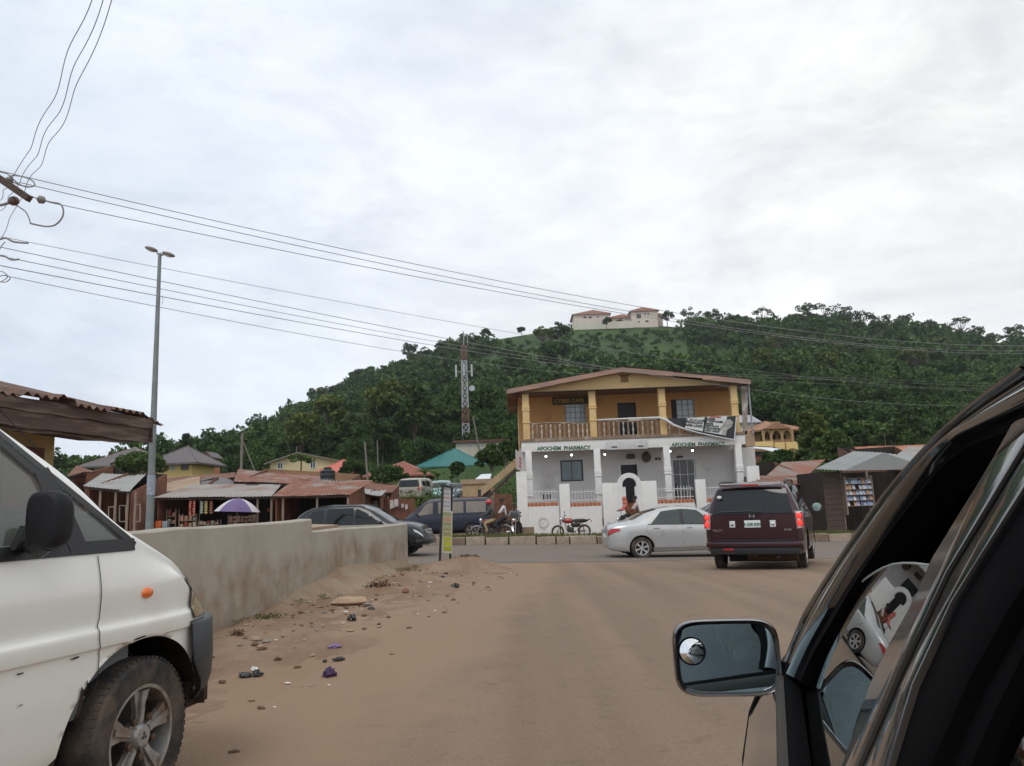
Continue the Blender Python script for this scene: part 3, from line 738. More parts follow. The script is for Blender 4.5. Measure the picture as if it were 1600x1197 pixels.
def wheel(parent, x, y, r, w=.2, side=1, spokes=5, steer=0, rimr=.64, face=None, rimmat=None, style='spoke'):
    tw = MB(); h = w / 2
    tw.lathe([(r * rimr, -h * .9), (r * .78, -h), (r * .93, -h * .95), (r, -h * .72), (r, h * .72), (r * .93, h * .95), (r * .78, h), (r * rimr, h * .9)], 40, axis='x', closed=True)
    if r > .3 and style == 'detailed':
        for i in range(64):
            a = i * math.pi / 32
            for sx in (-1, 1): tw.obox((sx * h * .60, math.cos(a) * r * .99, math.sin(a) * r * .99), (h * .24, 0, 0), Vector((0, -math.sin(a), math.cos(a))) * r * .03, Vector((0, math.cos(a), math.sin(a))) * r * .014)
    t = tw.build('wheel', RUBBER, parent, smooth=True, angle=35); t.location = (x, y, r); t.rotation_euler = (0, 0, steer)
    R = r * rimr; rb = MB(); f = side * h * .8
    rb.lathe([(R * 1.02, side * h * .92), (R * .95, side * h * .9), (R * .9, f * .55), (R * .88, -side * h * .6), (R * .98, -side * h * .6)], 40, axis='x', closed=True)
    rb.lathe([(0.001, f * 1.0), (R * .2, f * .98), (R * .26, f * .8), (R * .26, f * .3)], 20, axis='x')
    nsp = spokes
    for i in range(nsp):
        a = i * 2 * math.pi / nsp + .3
        def pt(rad, da, o): return (side * o, math.cos(a + da) * rad, math.sin(a + da) * rad)
        o1 = h * .8; o2 = h * .9; wi = .27 if style == 'detailed' else .22
        vs = [pt(R * .2, -.55, o1 * .95), pt(R * .2, .55, o1 * .95), pt(R * .55, wi * .9, o1 * .93), pt(R * .93, wi, o2 * .9), pt(R * .93, -wi, o2 * .9), pt(R * .55, -wi * .9, o1 * .93)]
        vb = [(v[0] - side * .025, v[1], v[2]) for v in vs]; m = len(vs)
        rb.add(vs + vb, [tuple(range(m)), tuple(range(2 * m - 1, m - 1, -1))] + [(j, (j + 1) % m, m + (j + 1) % m, m + j) for j in range(m)])
        if style == 'detailed':
            rb.bar(pt(R * .3, 0, o1 * 1.0), pt(R * .9, 0, o2 * .98), R * .12, .012, up=(1, 0, 0))
    rim = rb.build('rim', rimmat or ALLOY, t, smooth=True, angle=30)
    db = MB(); db.lathe([(R * .9, -side * h * .2), (R * .05, -side * h * .25)], 24, axis='x'); db.build('brake_disc', M('brake_dark_steel', (.05, .045, .04), .6, .5), t)
    return t
def line_along(L, mb, pts, side, w=.006, off=.004, mi=0):
    """dark panel gap drawn as a thin ribbon proud of the skin along (y,k) points"""
    rows = []
    for i, (y, k) in enumerate(pts):
        a = pts[max(0, i - 1)]; b = pts[min(len(pts) - 1, i + 1)]
        p = L.P(y, k, side); n = L.nrm(y, k, side); t = (L.P(b[0], b[1], side) - L.P(a[0], a[1], side)).normalized(); sd = n.cross(t)
        rows.append([p + n * off - sd * w / 2, p + n * off + sd * w / 2])
    mb.grid(rows, mi)
GAP = M('panel_gap_black', (.012, .012, .012), .9, var=0)  # plain black for panel gaps and seams
def car(label, cat, name, loc, heading, L, paint, wheels, r, wb, tr, arch, windows, wscreen, rscreen, doors=(), handles=(), sill=None, spokes=5, mirrors=None, lamps=None, group=None, ny=70, rimmat=None, arch_r=None, darkglass=None, steer=0):
    t = thing(name, label, cat, loc, -math.radians(heading), group)
    b = L.mesh(ny).build('body', paint, t, smooth=True)
    arches = []
    for y in wb:
        for sd in (1, -1): arches.append((sd * (tr + .12), y, r + .01, arch_r or r * 1.17, .22))
    cut_arches(b, arches, DARKIN)
    G = darkglass or DKGLASS
    for sd in (1, -1):
        for w in windows:
            mb = MB(); L.patch(mb, w, .006, sd); mb.build('side_window', G, t, smooth=True)
        if doors:
            mb = MB()
            for d in doors: line_along(L, mb, d, sd)
            mb.build('door_seam', GAP, t)
        for (y, k) in handles:
            mb = MB(); p = L.P(y, k, sd) + L.nrm(y, k, sd) * .018; mb.tube([p + Vector((0, -.09, 0)), p + Vector((0, 0, .004)), p + Vector((0, .09, 0))], [.010, .015, .010], 6); mb.build('door_handle', paint if handles else CHROME, t, smooth=True)
        if mirrors:
            y, k = mirrors; p = L.P(y, k, sd); mb = MB(); mb.ball((p.x + sd * .11, p.y, p.z + .06), (.11, .06, .075), 12)
            mb.bar(p, (p.x + sd * .08, p.y, p.z + .03), .04); m_ = mb.build('side_mirror', paint, t, smooth=True)
            q = MB(); q.lathe([(.07, -.06), (.068, -.066)], 16, (p.x + sd * .11, p.y, p.z + .06), 'y'); q.build('mirror_glass', CHROME, m_)
        for y in wb: wheel(t, sd * tr, y, r, .2, sd, spokes, rimmat=rimmat, steer=steer if y > 0 else 0)
    if wscreen: mb = MB(); L.top(mb, *wscreen); mb.build('windscreen', G, t, smooth=True)
    if rscreen: mb = MB(); L.top(mb, *rscreen); mb.build('rear_window', G, t, smooth=True)
    # underbody
    mb = MB(); mb.box(-tr + .25, tr - .25, wb[0] - .5, wb[1] + .5, r * .55, r * 1.2); mb.build('underbody', DARKIN, t)
    return t

def paintmat(name, c, metal=0., rough=.35, coat=.6, dirt=None, amt=.2): return M(name, c, rough, metal, var=.03, scale=2, coat=coat, dirt=dirt, dirt_amt=amt, dirt_scale=2)
SILVER = paintmat('silver_metallic_paint', (.50, .505, .505), .4, .32, .7, (.40, .35, .30), .1)
MAROON = paintmat('dark_maroon_paint', (.036, .007, .012), .2, .3, .6, (.05, .025, .022), .12)
NAVY = paintmat('navy_blue_paint', (.006, .011, .032), .05, .4, .2, (.03, .028, .03), .15)
CARBLK = paintmat('black_car_paint', (.006, .007, .009), .1, .28, .35)

# silver saloon, flank to the camera, nose to the right
def saloon_loft(k=1.0):
    return Loft([(-2.27, .44, .74, .80, .60, .46), (-2.255, .34, .82, .93, .68, .54), (-2.2, .28, .88, 1.0, .76, .60), (-2.0, .24, .93, 1.06, .83, .64), (-1.72, .21, .96, 1.09, .865, .66), (-1.55, .20, .965, 1.13, .87, .65),
                 (-1.05, .19, .965, 1.35, .88, .60), (-.62, .19, .96, 1.45, .88, .585), (-.1, .19, .95, 1.485, .88, .59), (.35, .19, .94, 1.45, .88, .60), (.75, .19, .93, 1.30, .88, .635), (1.2, .19, .92, 1.06, .875, .70),
                 (1.45, .20, .88, .98, .87, .72), (1.8, .21, .80, .90, .85, .70), (2.05, .22, .70, .80, .80, .66), (2.2, .24, .60, .68, .70, .58), (2.27, .30, .50, .55, .55, .44)], .022)
Ls = saloon_loft()
pw = at(998, 868, 23.7); hd = 90
zs = gz(4.9, 23.6)
win = [((-1.02, 5.15), (-.12, 5.12), (-.12, 6.8), (-.66, 6.7)), ((-.02, 5.12), (.95, 5.12), (.42, 6.78), (-.02, 6.82))]
sal = car('silver four-door saloon side-on in the cross road, left of the maroon four-wheel drive', 'saloon car', 'parked_car', (4.93, 23.9, zs + .012), 88, Ls, SILVER, 4, .315, (-1.32, 1.28), .765, None, win,
    (1.18, .48, .86, .84), (-1.55, -.78, .84, .82), doors=[[(-1.1, 5.0), (-1.18, 4.4), (-1.02, 3.6), (-.93, 2.6)], [(-.07, 5.0), (-.07, 4), (-.07, 2.5)], [(.98, 5.0), (1.0, 4.0), (.93, 2.4)], [(-.93, 2.35), (-.07, 2.3), (.93, 2.35)]],
    handles=[(-.86, 4.55), (.12, 4.55)], mirrors=(.86, 5.2), spokes=6, rimmat=M('bright_alloy', (.62, .62, .62), .3, .5, var=.05), darkglass=M('green_tinted_glass', (.022, .034, .030), .04, var=.2, scale=1, spec=.7, coat=.3))
for sd in (1, -1):
    mb = MB(); Ls.patch(mb, ((-2.262, 4.0), (-1.92, 4.35), (-1.95, 4.72), (-2.25, 5.1)), .012, sd, 10, 6); mb.build('tail_lamp', REDLAMP, sal, smooth=True)
    mb = MB(); Ls.patch(mb, ((1.85, 4.2), (2.2, 3.6), (2.2, 4.8), (1.8, 4.95)), .008, sd); mb.build('headlamp', CLEARLAMP, sal, smooth=True)
mb = MB(); Ls.patch(mb, ((-1.0, 2.05), (1.0, 2.05), (1.0, 2.3), (-1.0, 2.3)), .006, 1); Ls.patch(mb, ((-1.0, 2.05), (1.0, 2.05), (1.0, 2.3), (-1.0, 2.3)), .006, -1); mb.build('sill_strip', CHROME, sal)
for sd in (1, -1):
    mb = MB(); pts = [Ls.P(y, k, sd) + Ls.nrm(y, k, sd) * .012 for y, k in [(-1.10, 5.14), (-.7, 5.1), (0, 5.08), (.6, 5.08), (1.0, 5.1)]]; mb.tube(pts, .008, 5); mb.build('window_trim', BLACKP, sal)
    mb = MB()
    for y in (-.07,): Ls.patch(mb, ((y - .05, 5.12), (y + .05, 5.12), (y + .05, 6.8), (y - .05, 6.78)), .009, sd, 2, 6)
    mb.build('door_pillar', BLACKP, sal)
mb = MB(); mb.box(-.25, .25, -2.29, -2.275, .62, .74); mb.build('number_plate', WHITE, sal)

# maroon four-wheel drive seen from behind
Lm = Loft([(-2.36, .50, .98, 1.02, .80, .70), (-2.345, .44, 1.06, 1.12, .90, .78), (-2.30, .42, 1.12, 1.24, .95, .80), (-2.22, .40, 1.14, 1.52, .975, .745), (-2.12, .38, 1.15, 1.69, .98, .71), (-1.9, .36, 1.15, 1.755, .985, .695), (-1.0, .34, 1.13, 1.79, .985, .70), (0, .33, 1.11, 1.79, .985, .70),
           (.5, .33, 1.10, 1.74, .985, .705), (.95, .33, 1.09, 1.55, .98, .73), (1.4, .34, 1.08, 1.22, .975, .78), (1.9, .36, 1.02, 1.14, .95, .80), (2.25, .40, .92, 1.02, .88, .74), (2.38, .46, .75, .85, .75, .62)], .02, tumble=.96)
suvp = (5.56, 17.5, gz(5.2, 17.5) + .02)
SUVROT = 23.5
win = [((-1.95, 5.2), (-1.28, 5.15), (-1.28, 6.75), (-1.9, 6.7)), ((-1.15, 5.15), (-.18, 5.12), (-.18, 6.8), (-1.15, 6.76)), ((-.06, 5.12), (1.12, 5.12), (.62, 6.75), (-.06, 6.8))]
suv = car('dark maroon four-wheel drive seen from behind with both brake lamps lit', 'four-wheel drive', 'parked_car', suvp, SUVROT, Lm, MAROON, 4, .375, (-1.38, 1.36), .84, None, win,
    (1.4, .62, .88, .86), None, doors=[[(-1.22, 5.0), (-1.25, 4), (-1.0, 2.6)], [(-.12, 5.0), (-.12, 2.4)], [(1.12, 5.0), (1.1, 2.5)]], handles=[(-1.05, 4.5), (.1, 4.5)], mirrors=None, spokes=5, arch_r=.45)
# tailgate window lies on the sloping back of the roof
mb = MB(); rows = []
def tailp(u, v):      # v 0..1 from belt to roof
    y = -2.315 + .155 * v ** 1.25; z = 1.16 + .48 * v; x = u * (.80 - .115 * v); return Vector((x, y - .035 - .02 * (1 - abs(u) ** 2), z))
mb.grid([[tailp(-1 + 2 * i / 14, j / 8) for i in range(15)] for j in range(9)]); mb.grid([[tailp(-1 + 2 * i / 14, j / 8) + Vector((0, .03, 0)) for i in range(15)] for j in range(9)])
mb.build('rear_window', DKGLASS, suv, smooth=True)
mb = MB(); rows = [[(u * .86, -2.372 + .012 * u * u + (.02 if z < .66 else 0), z) for u in np.linspace(-1, 1, 13)] for z in (.60, .72, .9, 1.0, 1.08, 1.15)]
mb.grid(rows); rows2 = [[(p[0], p[1] + .03, p[2]) for p in r] for r in rows]; mb.grid(rows2); tg = mb.build('tailgate', MAROON, suv, smooth=True)
mb = MB()
mb.tube([(-.84, -2.389, .645), (-.86, -2.385, .9), (-.85, -2.375, 1.12)], .006, 5); mb.tube([(.84, -2.389, .645), (.86, -2.385, .9), (.85, -2.375, 1.12)], .006, 5); mb.build('tailgate_seam', GAP, suv)
# bumper with black lower part
mb = MB(); mb.prism([(-.97, -2.30, .52), (-.95, -2.44, .52), (-.85, -2.47, .52), (.85, -2.47, .52), (.95, -2.44, .52), (.97, -2.30, .52)], (0, 0, .11)); mb.build('bumper', MAROON, suv, bevel=.03)
mb = MB(); mb.prism([(-.80, -2.30, .635), (-.80, -2.445, .635), (.80, -2.445, .635), (.80, -2.30, .635)], (0, 0, .02)); mb.build('bumper_step', BLACKP, suv, bevel=.006)
mb = MB(); mb.prism([(-.90, -2.25, .38), (-.88, -2.40, .38), (-.80, -2.43, .38), (.80, -2.43, .38), (.88, -2.40, .38), (.90, -2.25, .38)], (0, 0, .138)); mb.build('lower_bumper', BLACKP, suv, bevel=.02)
for sd in (1, -1):
    mb = MB(); mb.prism([(sd * .855, -2.36, .86), (sd * .985, -2.27, .88), (sd * .975, -2.245, 1.19), (sd * .84, -2.33, 1.19)], (0, -.055, 0)); tl = mb.build('tail_lamp', CLEARLAMP, suv, bevel=.012)
    RL = emit('lit_brake_lamp', (1.0, .045, .03), 1.0)
    for zc, rr_ in ((1.105, .052), (.965, .058)):
        mb = MB(); mb.ball((sd * .908, -2.372, zc), (rr_ * .95, .045, rr_), 16); mb.build('brake_lamp', RL, tl, smooth=True)
    mb = MB(); mb.prism([(sd * .868, -2.413, .88), (sd * .885, -2.41, .88), (sd * .868, -2.40, 1.18), (sd * .85, -2.40, 1.18)], (0, -.004, 0)); mb.prism([(sd * .95, -2.36, .89), (sd * .985, -2.33, .9), (sd * .975, -2.32, 1.17), (sd * .94, -2.34, 1.18)], (0, -.006, 0)); mb.build('lamp_trim', REDLAMP, tl)
    mb = MB(); mb.tube([(sd * .66, -1.95, 1.755), (sd * .665, -1.85, 1.80), (sd * .665, -.2, 1.825), (sd * .66, .2, 1.78)], .022, 8); mb.build('roof_rail', BLACKP, suv, smooth=True)
    mb = MB(); mb.box(sd * .40 - .058, sd * .40 + .058, -2.398, -2.388, .90, 1.03); q = mb.build('reversing_lamp', CLEARLAMP, suv, bevel=.006)
    mb = MB(); mb.lathe([(.03, -2.399), (.022, -2.404)], 14, (sd * .40, 0, .955), 'y'); mb.build('lamp_boss', CHROME, q)
    x0 = sd * .99; mb = MB(); mb.ball((x0 + sd * .12, .98, 1.20), (.125, .07, .1), 12); mb.bar((x0 - sd * .05, .98, 1.13), (x0 + sd * .08, .98, 1.16), .05)
    m_ = mb.build('side_mirror', MAROON, suv, smooth=True); mb = MB(); mb.lathe([(.095, .905), (.09, .9)], 18, (x0 + sd * .12, 0, 1.20), 'y'); mb.build('mirror_glass', M('mirror_greenish', (.35, .5, .45), .08, .9, var=.02), m_)
mb = MB(); mb.prism([(-.62, -2.17, 1.725), (-.62, -2.30, 1.70), (.62, -2.30, 1.70), (.62, -2.17, 1.725)], (0, .02, .045)); mb.build('roof_spoiler', MAROON, suv, bevel=.01)
mb = MB(); mb.box(-.17, .17, -2.312, -2.302, 1.705, 1.735); mb.build('high_brake_lamp', REDLAMP, suv, bevel=.004)
mb = MB(); mb.box(-.16, .16, -2.402, -2.392, .895, 1.035); suv.scale = (.955, 1, 1); pl = mb.build('number_plate', M('plate_white', (.66, .72, .70), .4, var=.04), suv, bevel=.005)
GRN = M('green_print', (.04, .28, .17), .5, var=.05)
text_mb('A 538 KSN', .075, 'plate_text', M('dark_green_print', (.02, .12, .08), .5, var=0), pl, frame4((0, -2.406, .955), (1, 0, 0), (0, 0, 1)), .002, .002)
mb = MB()       # H badge
mb.prism([(-.055, -2.392, 1.075), (-.035, -2.392, 1.075), (-.028, -2.392, 1.145), (-.055, -2.392, 1.145)], (0, -.012, 0)); mb.prism([(.035, -2.392, 1.075), (.055, -2.392, 1.075), (.055, -2.392, 1.145), (.028, -2.392, 1.145)], (0, -.012, 0)); mb.box(-.04, .04, -2.403, -2.392, 1.10, 1.118)
mb.build('badge', CHROME, suv)
text_mb('PILOT', .062, 'badge_text', CHROME, suv, frame4((-.70, -2.394, .845), (1, 0, 0), (0, 0, 1)), .003, .002, sx=1.25)
text_mb('4WD', .05, 'badge_text', CHROME, suv, frame4((.68, -2.396, .845), (1, 0, 0), (0, 0, 1)), .003, .001, sx=1.3)
mb = MB(); mb.tube([(-.68, -2.396, 1.205), (-.1, -2.393, 1.215), (.2, -2.393, 1.20)], .009, 6); mb.build('wiper', BLACKP, suv)
mb = MB(); mb.ball((-.63, -2.352, 1.50), (.05, .006, .03), 10); mb.build('sticker', WHITE, suv)
mb = MB(); mb.box(-.62, -.40, -2.438, -2.428, .46, .50); mb.build('rear_fog_lamp', REDLAMP, suv, bevel=.004)
mb = MB(); mb.tube([(.45, -2.33, .33), (.45, -1.6, .36)], .035, 10); mb.box(-.05, .05, -2.35, -2.2, .34, .40); mb.lathe([(.14, -.5), (.15, .5)], 14, (.3, -1.9, .36), 'x'); mb.build('exhaust_and_tow_hitch', M('rusty_steel', (.10, .06, .045), .8, .4), suv)

# black crossover half hidden by the wall, nose to the right
Lc = Loft([(-2.2, .45, .95, 1.0, .72, .6), (-2.15, .38, 1.02, 1.15, .85, .68), (-1.95, .33, 1.05, 1.42, .9, .66), (-1.6, .30, 1.05, 1.58, .91, .66), (-.8, .28, 1.03, 1.67, .91, .67), (-.1, .28, 1.01, 1.66, .91, .67), (.35, .28, 1.0, 1.55, .91, .69), (.75, .28, .99, 1.33, .91, .72),
           (1.15, .28, .98, 1.10, .9, .76), (1.6, .30, .93, 1.05, .88, .74), (1.95, .32, .84, .95, .82, .68), (2.15, .36, .68, .78, .72, .58), (2.25, .42, .52, .58, .55, .42)], .03)
win = [((-1.75, 5.3), (-1.1, 5.15), (-1.1, 6.7), (-1.5, 6.6)), ((-1.0, 5.15), (-.12, 5.12), (-.12, 6.8), (-1.0, 6.72)), ((-.02, 5.12), (1.0, 5.12), (.45, 6.7), (-.02, 6.8))]
pc = at(675, 862, 25.6)
cross = car('glossy black crossover driving right, half hidden behind the rendered wall', 'crossover car', 'parked_car', (pc.x - 2.25, 25.8, gz(-4, 25.8) + .012), 97, Lc, CARBLK, 4, .36, (-1.35, 1.33), .80, None, win,
    (1.14, .5, .88, .86), None, doors=[[(-1.05, 5), (-1.05, 2.6)], [(-.07, 5), (-.07, 2.4)], [(.98, 5), (1.0, 2.5)]], mirrors=(.85, 5.2), arch_r=.43)
for sd in (1, -1):
    mb = MB(); Lc.patch(mb, ((1.92, 4.25), (2.17, 4.05), (2.14, 4.65), (1.86, 4.8)), .010, sd, 8, 5); mb.build('headlamp', CLEARLAMP, cross, smooth=True)
    mb = MB(); mb.tube([Lc.P(y, 7.3, sd) + Vector((0, 0, .04)) for y in (-1.6, -.8, 0, .25)], .016, 6); mb.build('roof_rail', BLACKP, cross)
mb = MB()
for i in range(7): x = -.36 + .12 * i; mb.bar((x, 2.22 - .25 * x * x, .60), (x, 2.19 - .25 * x * x, .80), .022, .03)
mb.bar((-.42, 2.16, .81), (.42, 2.16, .81), .03); mb.bar((-.42, 2.2, .6), (.42, 2.2, .6), .03); mb.build('grille', CHROME, cross)
mb = MB(); mb.prism([(-.85, 1.95, .36), (-.7, 2.22, .36), (-.4, 2.33, .36), (.4, 2.33, .36), (.7, 2.22, .36), (.85, 1.95, .36)], (0, 0, .17)); mb.build('front_bumper', CARBLK, cross, bevel=.03)
mb = MB(); mb.ball((.9, .48, 1.33), (.008, .03, .025), 8); mb.build('windscreen_sticker', WHITE, cross)

# navy minibus behind the median
Lb = Loft([(-2.3, .42, 1.12, 1.78, .76, .66), (-2.27, .36, 1.14, 1.86, .82, .70), (-2.1, .34, 1.14, 1.9, .845, .70), (0, .33, 1.13, 1.93, .845, .70), (.7, .33, 1.12, 1.90, .845, .69), (1.1, .33, 1.1, 1.75, .845, .68), (1.6, .33, 1.06, 1.33, .84, .70), (1.95, .34, .95, 1.08, .82, .70), (2.2, .37, .78, .88, .76, .64), (2.32, .42, .6, .66, .64, .5)], .03)
win = [((-2.05, 5.2), (-1.05, 5.2), (-1.05, 6.6), (-2.05, 6.6)), ((-.92, 5.2), (.35, 5.2), (.35, 6.6), (-.92, 6.6)), ((.62, 5.2), (1.48, 5.15), (1.0, 6.6), (.62, 6.65))]
PALEWIN = M('painted_pale_view_window', (.20, .17, .14), .1, var=.35, scale=.9, coat=.3)  # opaque; brightness seen through the panes is put into the colour
pb = at(700, 800, 40)
bus = car('dark navy minibus parked behind the grass median, nose to the left', 'minibus', 'parked_van', (pb.x - .1, 40, gz(-3, 40)), -92, Lb, NAVY, 4, .32, (-1.3, 1.35), .74, None, win, (1.62, 1.12, .86, .84), None,
    doors=[[(.5, 6.7), (.5, 4), (.5, 2.5)], [(-.98, 6.7), (-.98, 2.5)], [(1.5, 5), (1.45, 2.6)]], mirrors=(1.4, 5.3), darkglass=PALEWIN)
mb = MB(); mb.tube([Lb.P(y, 7.2, 1) + Vector((0, 0, .02)) for y in np.linspace(-2.1, .8, 8)], .02, 6); mb.tube([Lb.P(y, 7.2, -1) + Vector((0, 0, .02)) for y in np.linspace(-2.1, .8, 8)], .02, 6); mb.build('roof_gutter', M('faded_grey_trim', (.3, .32, .36), .6), bus)

# cars standing on the bank behind
BEIGES = paintmat('champagne_paint', (.42, .38, .33), .4, .4, .5, (.3, .22, .16), .3)
LBLUE = paintmat('pale_blue_paint', (.20, .36, .38), .2, .4, .5, (.3, .25, .2), .3)
DBLUE = paintmat('deep_blue_green_paint', (.03, .06, .08), .2, .3, .7)
def bank(px, py, Y): p = at(px, py, Y); return (p.x, Y, gz(p.x, Y))
wag = car('champagne estate car parked on the bank, seen from behind', 'estate car', 'parked_car', bank(656, 785, 56), 12, Lm, BEIGES, 4, .34, (-1.38, 1.36), .84, None, [((-1.95, 5.2), (-1.28, 5.15), (-1.28, 6.75), (-1.9, 6.7)), ((-1.15, 5.15), (-.18, 5.12), (-.18, 6.8), (-1.15, 6.76))], (1.4, .62, .88, .86), None, ny=40)
mb = MB(); mb.grid([[tailp(-1 + 2 * i / 10, j / 5) for i in range(11)] for j in range(6)]); mb.build('rear_window', DKGLASS, wag, smooth=True)
for sd in (1, -1):
    mb = MB(); mb.prism([(sd * .72, -2.36, .95), (sd * .96, -2.29, .95), (sd * .95, -2.27, 1.15), (sd * .72, -2.33, 1.15)], (0, -.03, 0)); mb.build('tail_lamp', REDLAMP, wag, bevel=.01)
mb = MB(); mb.box(-.9, .9, -2.46, -2.3, .45, .68); mb.build('bumper', BEIGES, wag, bevel=.04)
lb = car('pale blue car with its bonnet toward us, parked beside the champagne estate', 'hatchback car', 'parked_car', bank(690, 783, 57), 172, Lc, LBLUE, 4, .33, (-1.35, 1.33), .80, None, [((-1.0, 5.15), (-.12, 5.12), (-.12, 6.8), (-1.0, 6.72)), ((-.02, 5.12), (1.0, 5.12), (.45, 6.7), (-.02, 6.8))], (1.14, .5, .88, .86), None, ny=40)
dc = car('dark blue-green saloon parked on the bank, right of the pale blue car', 'saloon car', 'parked_car', bank(712, 783, 55), 160, Ls, DBLUE, 4, .315, (-1.32, 1.28), .765, None, [((-1.02, 5.15), (-.12, 5.12), (-.12, 6.8), (-.66, 6.7)), ((-.02, 5.12), (.95, 5.12), (.42, 6.78), (-.02, 6.82))], (1.18, .48, .86, .84), (-1.55, -.78, .84, .82), ny=40)
for q, LL in ((lb, Lc), (dc, Ls)):
    for sd in (1, -1): mb = MB(); LL.patch(mb, ((1.8, 4.1), (2.18, 3.7), (2.18, 4.8), (1.78, 4.9)), .01, sd); mb.build('headlamp', CLEARLAMP, q, smooth=True)
# dark car between the saloon and the pharmacy
p = at(1092, 800, 35.2)
dk = car('dark hatchback parked behind the silver saloon, in front of the pharmacy wall', 'hatchback car', 'parked_car', (p.x + .95, 35.2, gz(9, 35)), -90, Lc, CARBLK, 4, .34, (-1.35, 1.33), .80, None, [((-1.0, 5.15), (-.12, 5.12), (-.12, 6.8), (-1.0, 6.72)), ((-.02, 5.12), (1.0, 5.12), (.45, 6.7), (-.02, 6.8))],
    (1.14, .5, .88, .86), None, ny=50, darkglass=M('painted_pale_reflection', (.25, .30, .30), .06, var=.3, scale=.7, coat=.4))  # pale window reflection painted into the glass base colour

# motorbikes
def motorbike(label, loc, rz, tank, group=None, fender=None):
    t = thing('motorbike', label, 'motorbike', loc, rz, group)
    BL = BLACKP; r = .30
    for y in (-.62, .66):
        mb = MB(); mb.tube([(0, y + math.cos(a) * r * .9, r + math.sin(a) * r * .9) for a in np.linspace(0, 2 * math.pi, 29)[:-1]], .042, 8, closed=True); w = mb.build('wheel', RUBBER, t, smooth=True)
        mb = MB(); mb.tube([(0, y + math.cos(a) * r * .76, r + math.sin(a) * r * .76) for a in np.linspace(0, 2 * math.pi, 25)[:-1]], .016, 6, closed=True)
        for i in range(12): a = i * math.pi / 6; mb.bar((0, y, r), (0, y + math.cos(a) * r * .76, r + math.sin(a) * r * .76), .007)
        mb.lathe([(.06, -.06), (.06, .06)], 10, (0, y, r), 'x'); mb.build('rim', CHROME, w)
    mb = MB(); mb.tube([(0, .36, .95), (0, .05, .70), (0, -.35, .68), (0, -.75, .74)], .022, 6); mb.tube([(0, .34, .85), (0, .22, .35), (0, -.1, .28), (0, -.3, .34), (0, -.35, .68)], .018, 6); mb.tube([(.07, -.3, .34), (.07, -.62, .30)], .018, 6); mb.tube([(-.07, -.3, .34), (-.07, -.62, .30)], .018, 6)
    mb.tube([(.1, -.62, .3), (.1, -.52, .66)], .02, 6); mb.tube([(-.1, -.62, .3), (-.1, -.52, .66)], .02, 6); mb.build('frame', BL, t, smooth=True)
    mb = MB()
    for sx in (-.085, .085): mb.tube([(sx, .66, .30), (sx, .48, .68), (sx, .36, .98)], .02, 6)
    mb.build('fork', GALV, t, smooth=True)
    mb = MB(); mb.tube([(-.34, .22, 1.06), (-.26, .28, 1.06), (-.1, .34, .99), (.1, .34, .99), (.26, .28, 1.06), (.34, .22, 1.06)], .013, 6)
    for sx in (-.22, .22): mb.tube([(sx, .3, 1.04), (sx * 1.3, .3, 1.2)], .006, 4); mb.ball((sx * 1.35, .3, 1.23), (.055, .012, .035), 8)
    mb.build('handlebar', BL, t, smooth=True)
    mb = MB(); mb.ball((0, .47, .88), (.085, .08, .085), 12); mb.build('headlamp', CHROME, t, smooth=True)
    mb = MB(); mb.ball((0, .15, .80), (.13, .28, .13), 14); mb.build('fuel_tank', tank, t, smooth=True)
    mb = MB(); mb.ball((0, -.40, .80), (.14, .46, .085), 14); mb.tube([(0, -.78, .8), (0, -.92, .86)], .03, 6); mb.build('seat', BL, t, smooth=True)
    mb = MB(); mb.ball((0, -.22, .60), (.11, .26, .12), 10); mb.build('side_panel', BLACKP, t, smooth=True)
    mb = MB(); mb.box(-.12, .12, -.12, .2, .27, .5); mb.lathe([(.07, .3), (.075, .5), (.05, .6)], 10, (0, .14, 0)); mb.build('engine', M('engine_dark_alloy', (.06, .06, .06), .5, .5), t, bevel=.02)
    mb = MB(); mb.tube([(.12, .2, .35), (.13, .1, .25), (.14, -.3, .26), (.15, -.85, .34)], [.02, .02, .035, .045], 8); mb.build('exhaust', CHROME, t, smooth=True)
    for y, a0, a1 in ((.66, 20, 140), (-.62, 30, 150)):
        mb = MB(); rows = [[(sx, y + math.cos(math.radians(a)) * (r + .05), r + math.sin(math.radians(a)) * (r + .05) - abs(sx) * .25) for sx in (-.06, 0, .06)] for a in np.linspace(a0, a1, 10)]; mb.grid(rows); mb.build('mudguard', fender or CHROME, t, smooth=True)
    mb = MB(); mb.box(-.05, .05, -1.0, -.95, .72, .80); mb.build('tail_lamp', REDLAMP, t, bevel=.008)
    mb = MB(); mb.tube([(-.06, -.1, .22), (-.22, -.22, .01)], .012, 5); mb.build('side_stand', BL, t)
    return t
REDT = paintmat('red_tank_paint', (.30, .02, .015), 0, .25, .8)
p = at(893, 830, 37.6)
motorbike('red motorbike with black seat parked in front of the white pharmacy wall', (p.x, 37.6, gz(p.x, 37.6)), math.radians(84), REDT)
p = at(768, 829, 34.9); BIKE2 = (p.x, 35.0, gz(p.x, 35) + .05)
motorbike('red motorbike with white front mudguard carrying two people', BIKE2, math.radians(86), REDT, fender=WHITE)
p = at(806, 829, 36.0); BIKE3 = (p.x, 36.6, gz(p.x, 36))
motorbike('dark motorbike pointing at us under the person in the grey top', BIKE3, math.radians(170), paintmat('black_tank_paint', (.015, .015, .018), 0, .25, .8))
p = at(985, 829, 36.5); BIKE4 = (p.x - .1, 36.4, gz(p.x, 36.4) + .25)
motorbike('black motorbike mostly hidden behind the silver saloon, with two riders', (p.x - .1, 36.4, gz(p.x, 36.4)), math.radians(88), paintmat('black_tank_paint', (.015, .015, .018), 0, .25, .8))
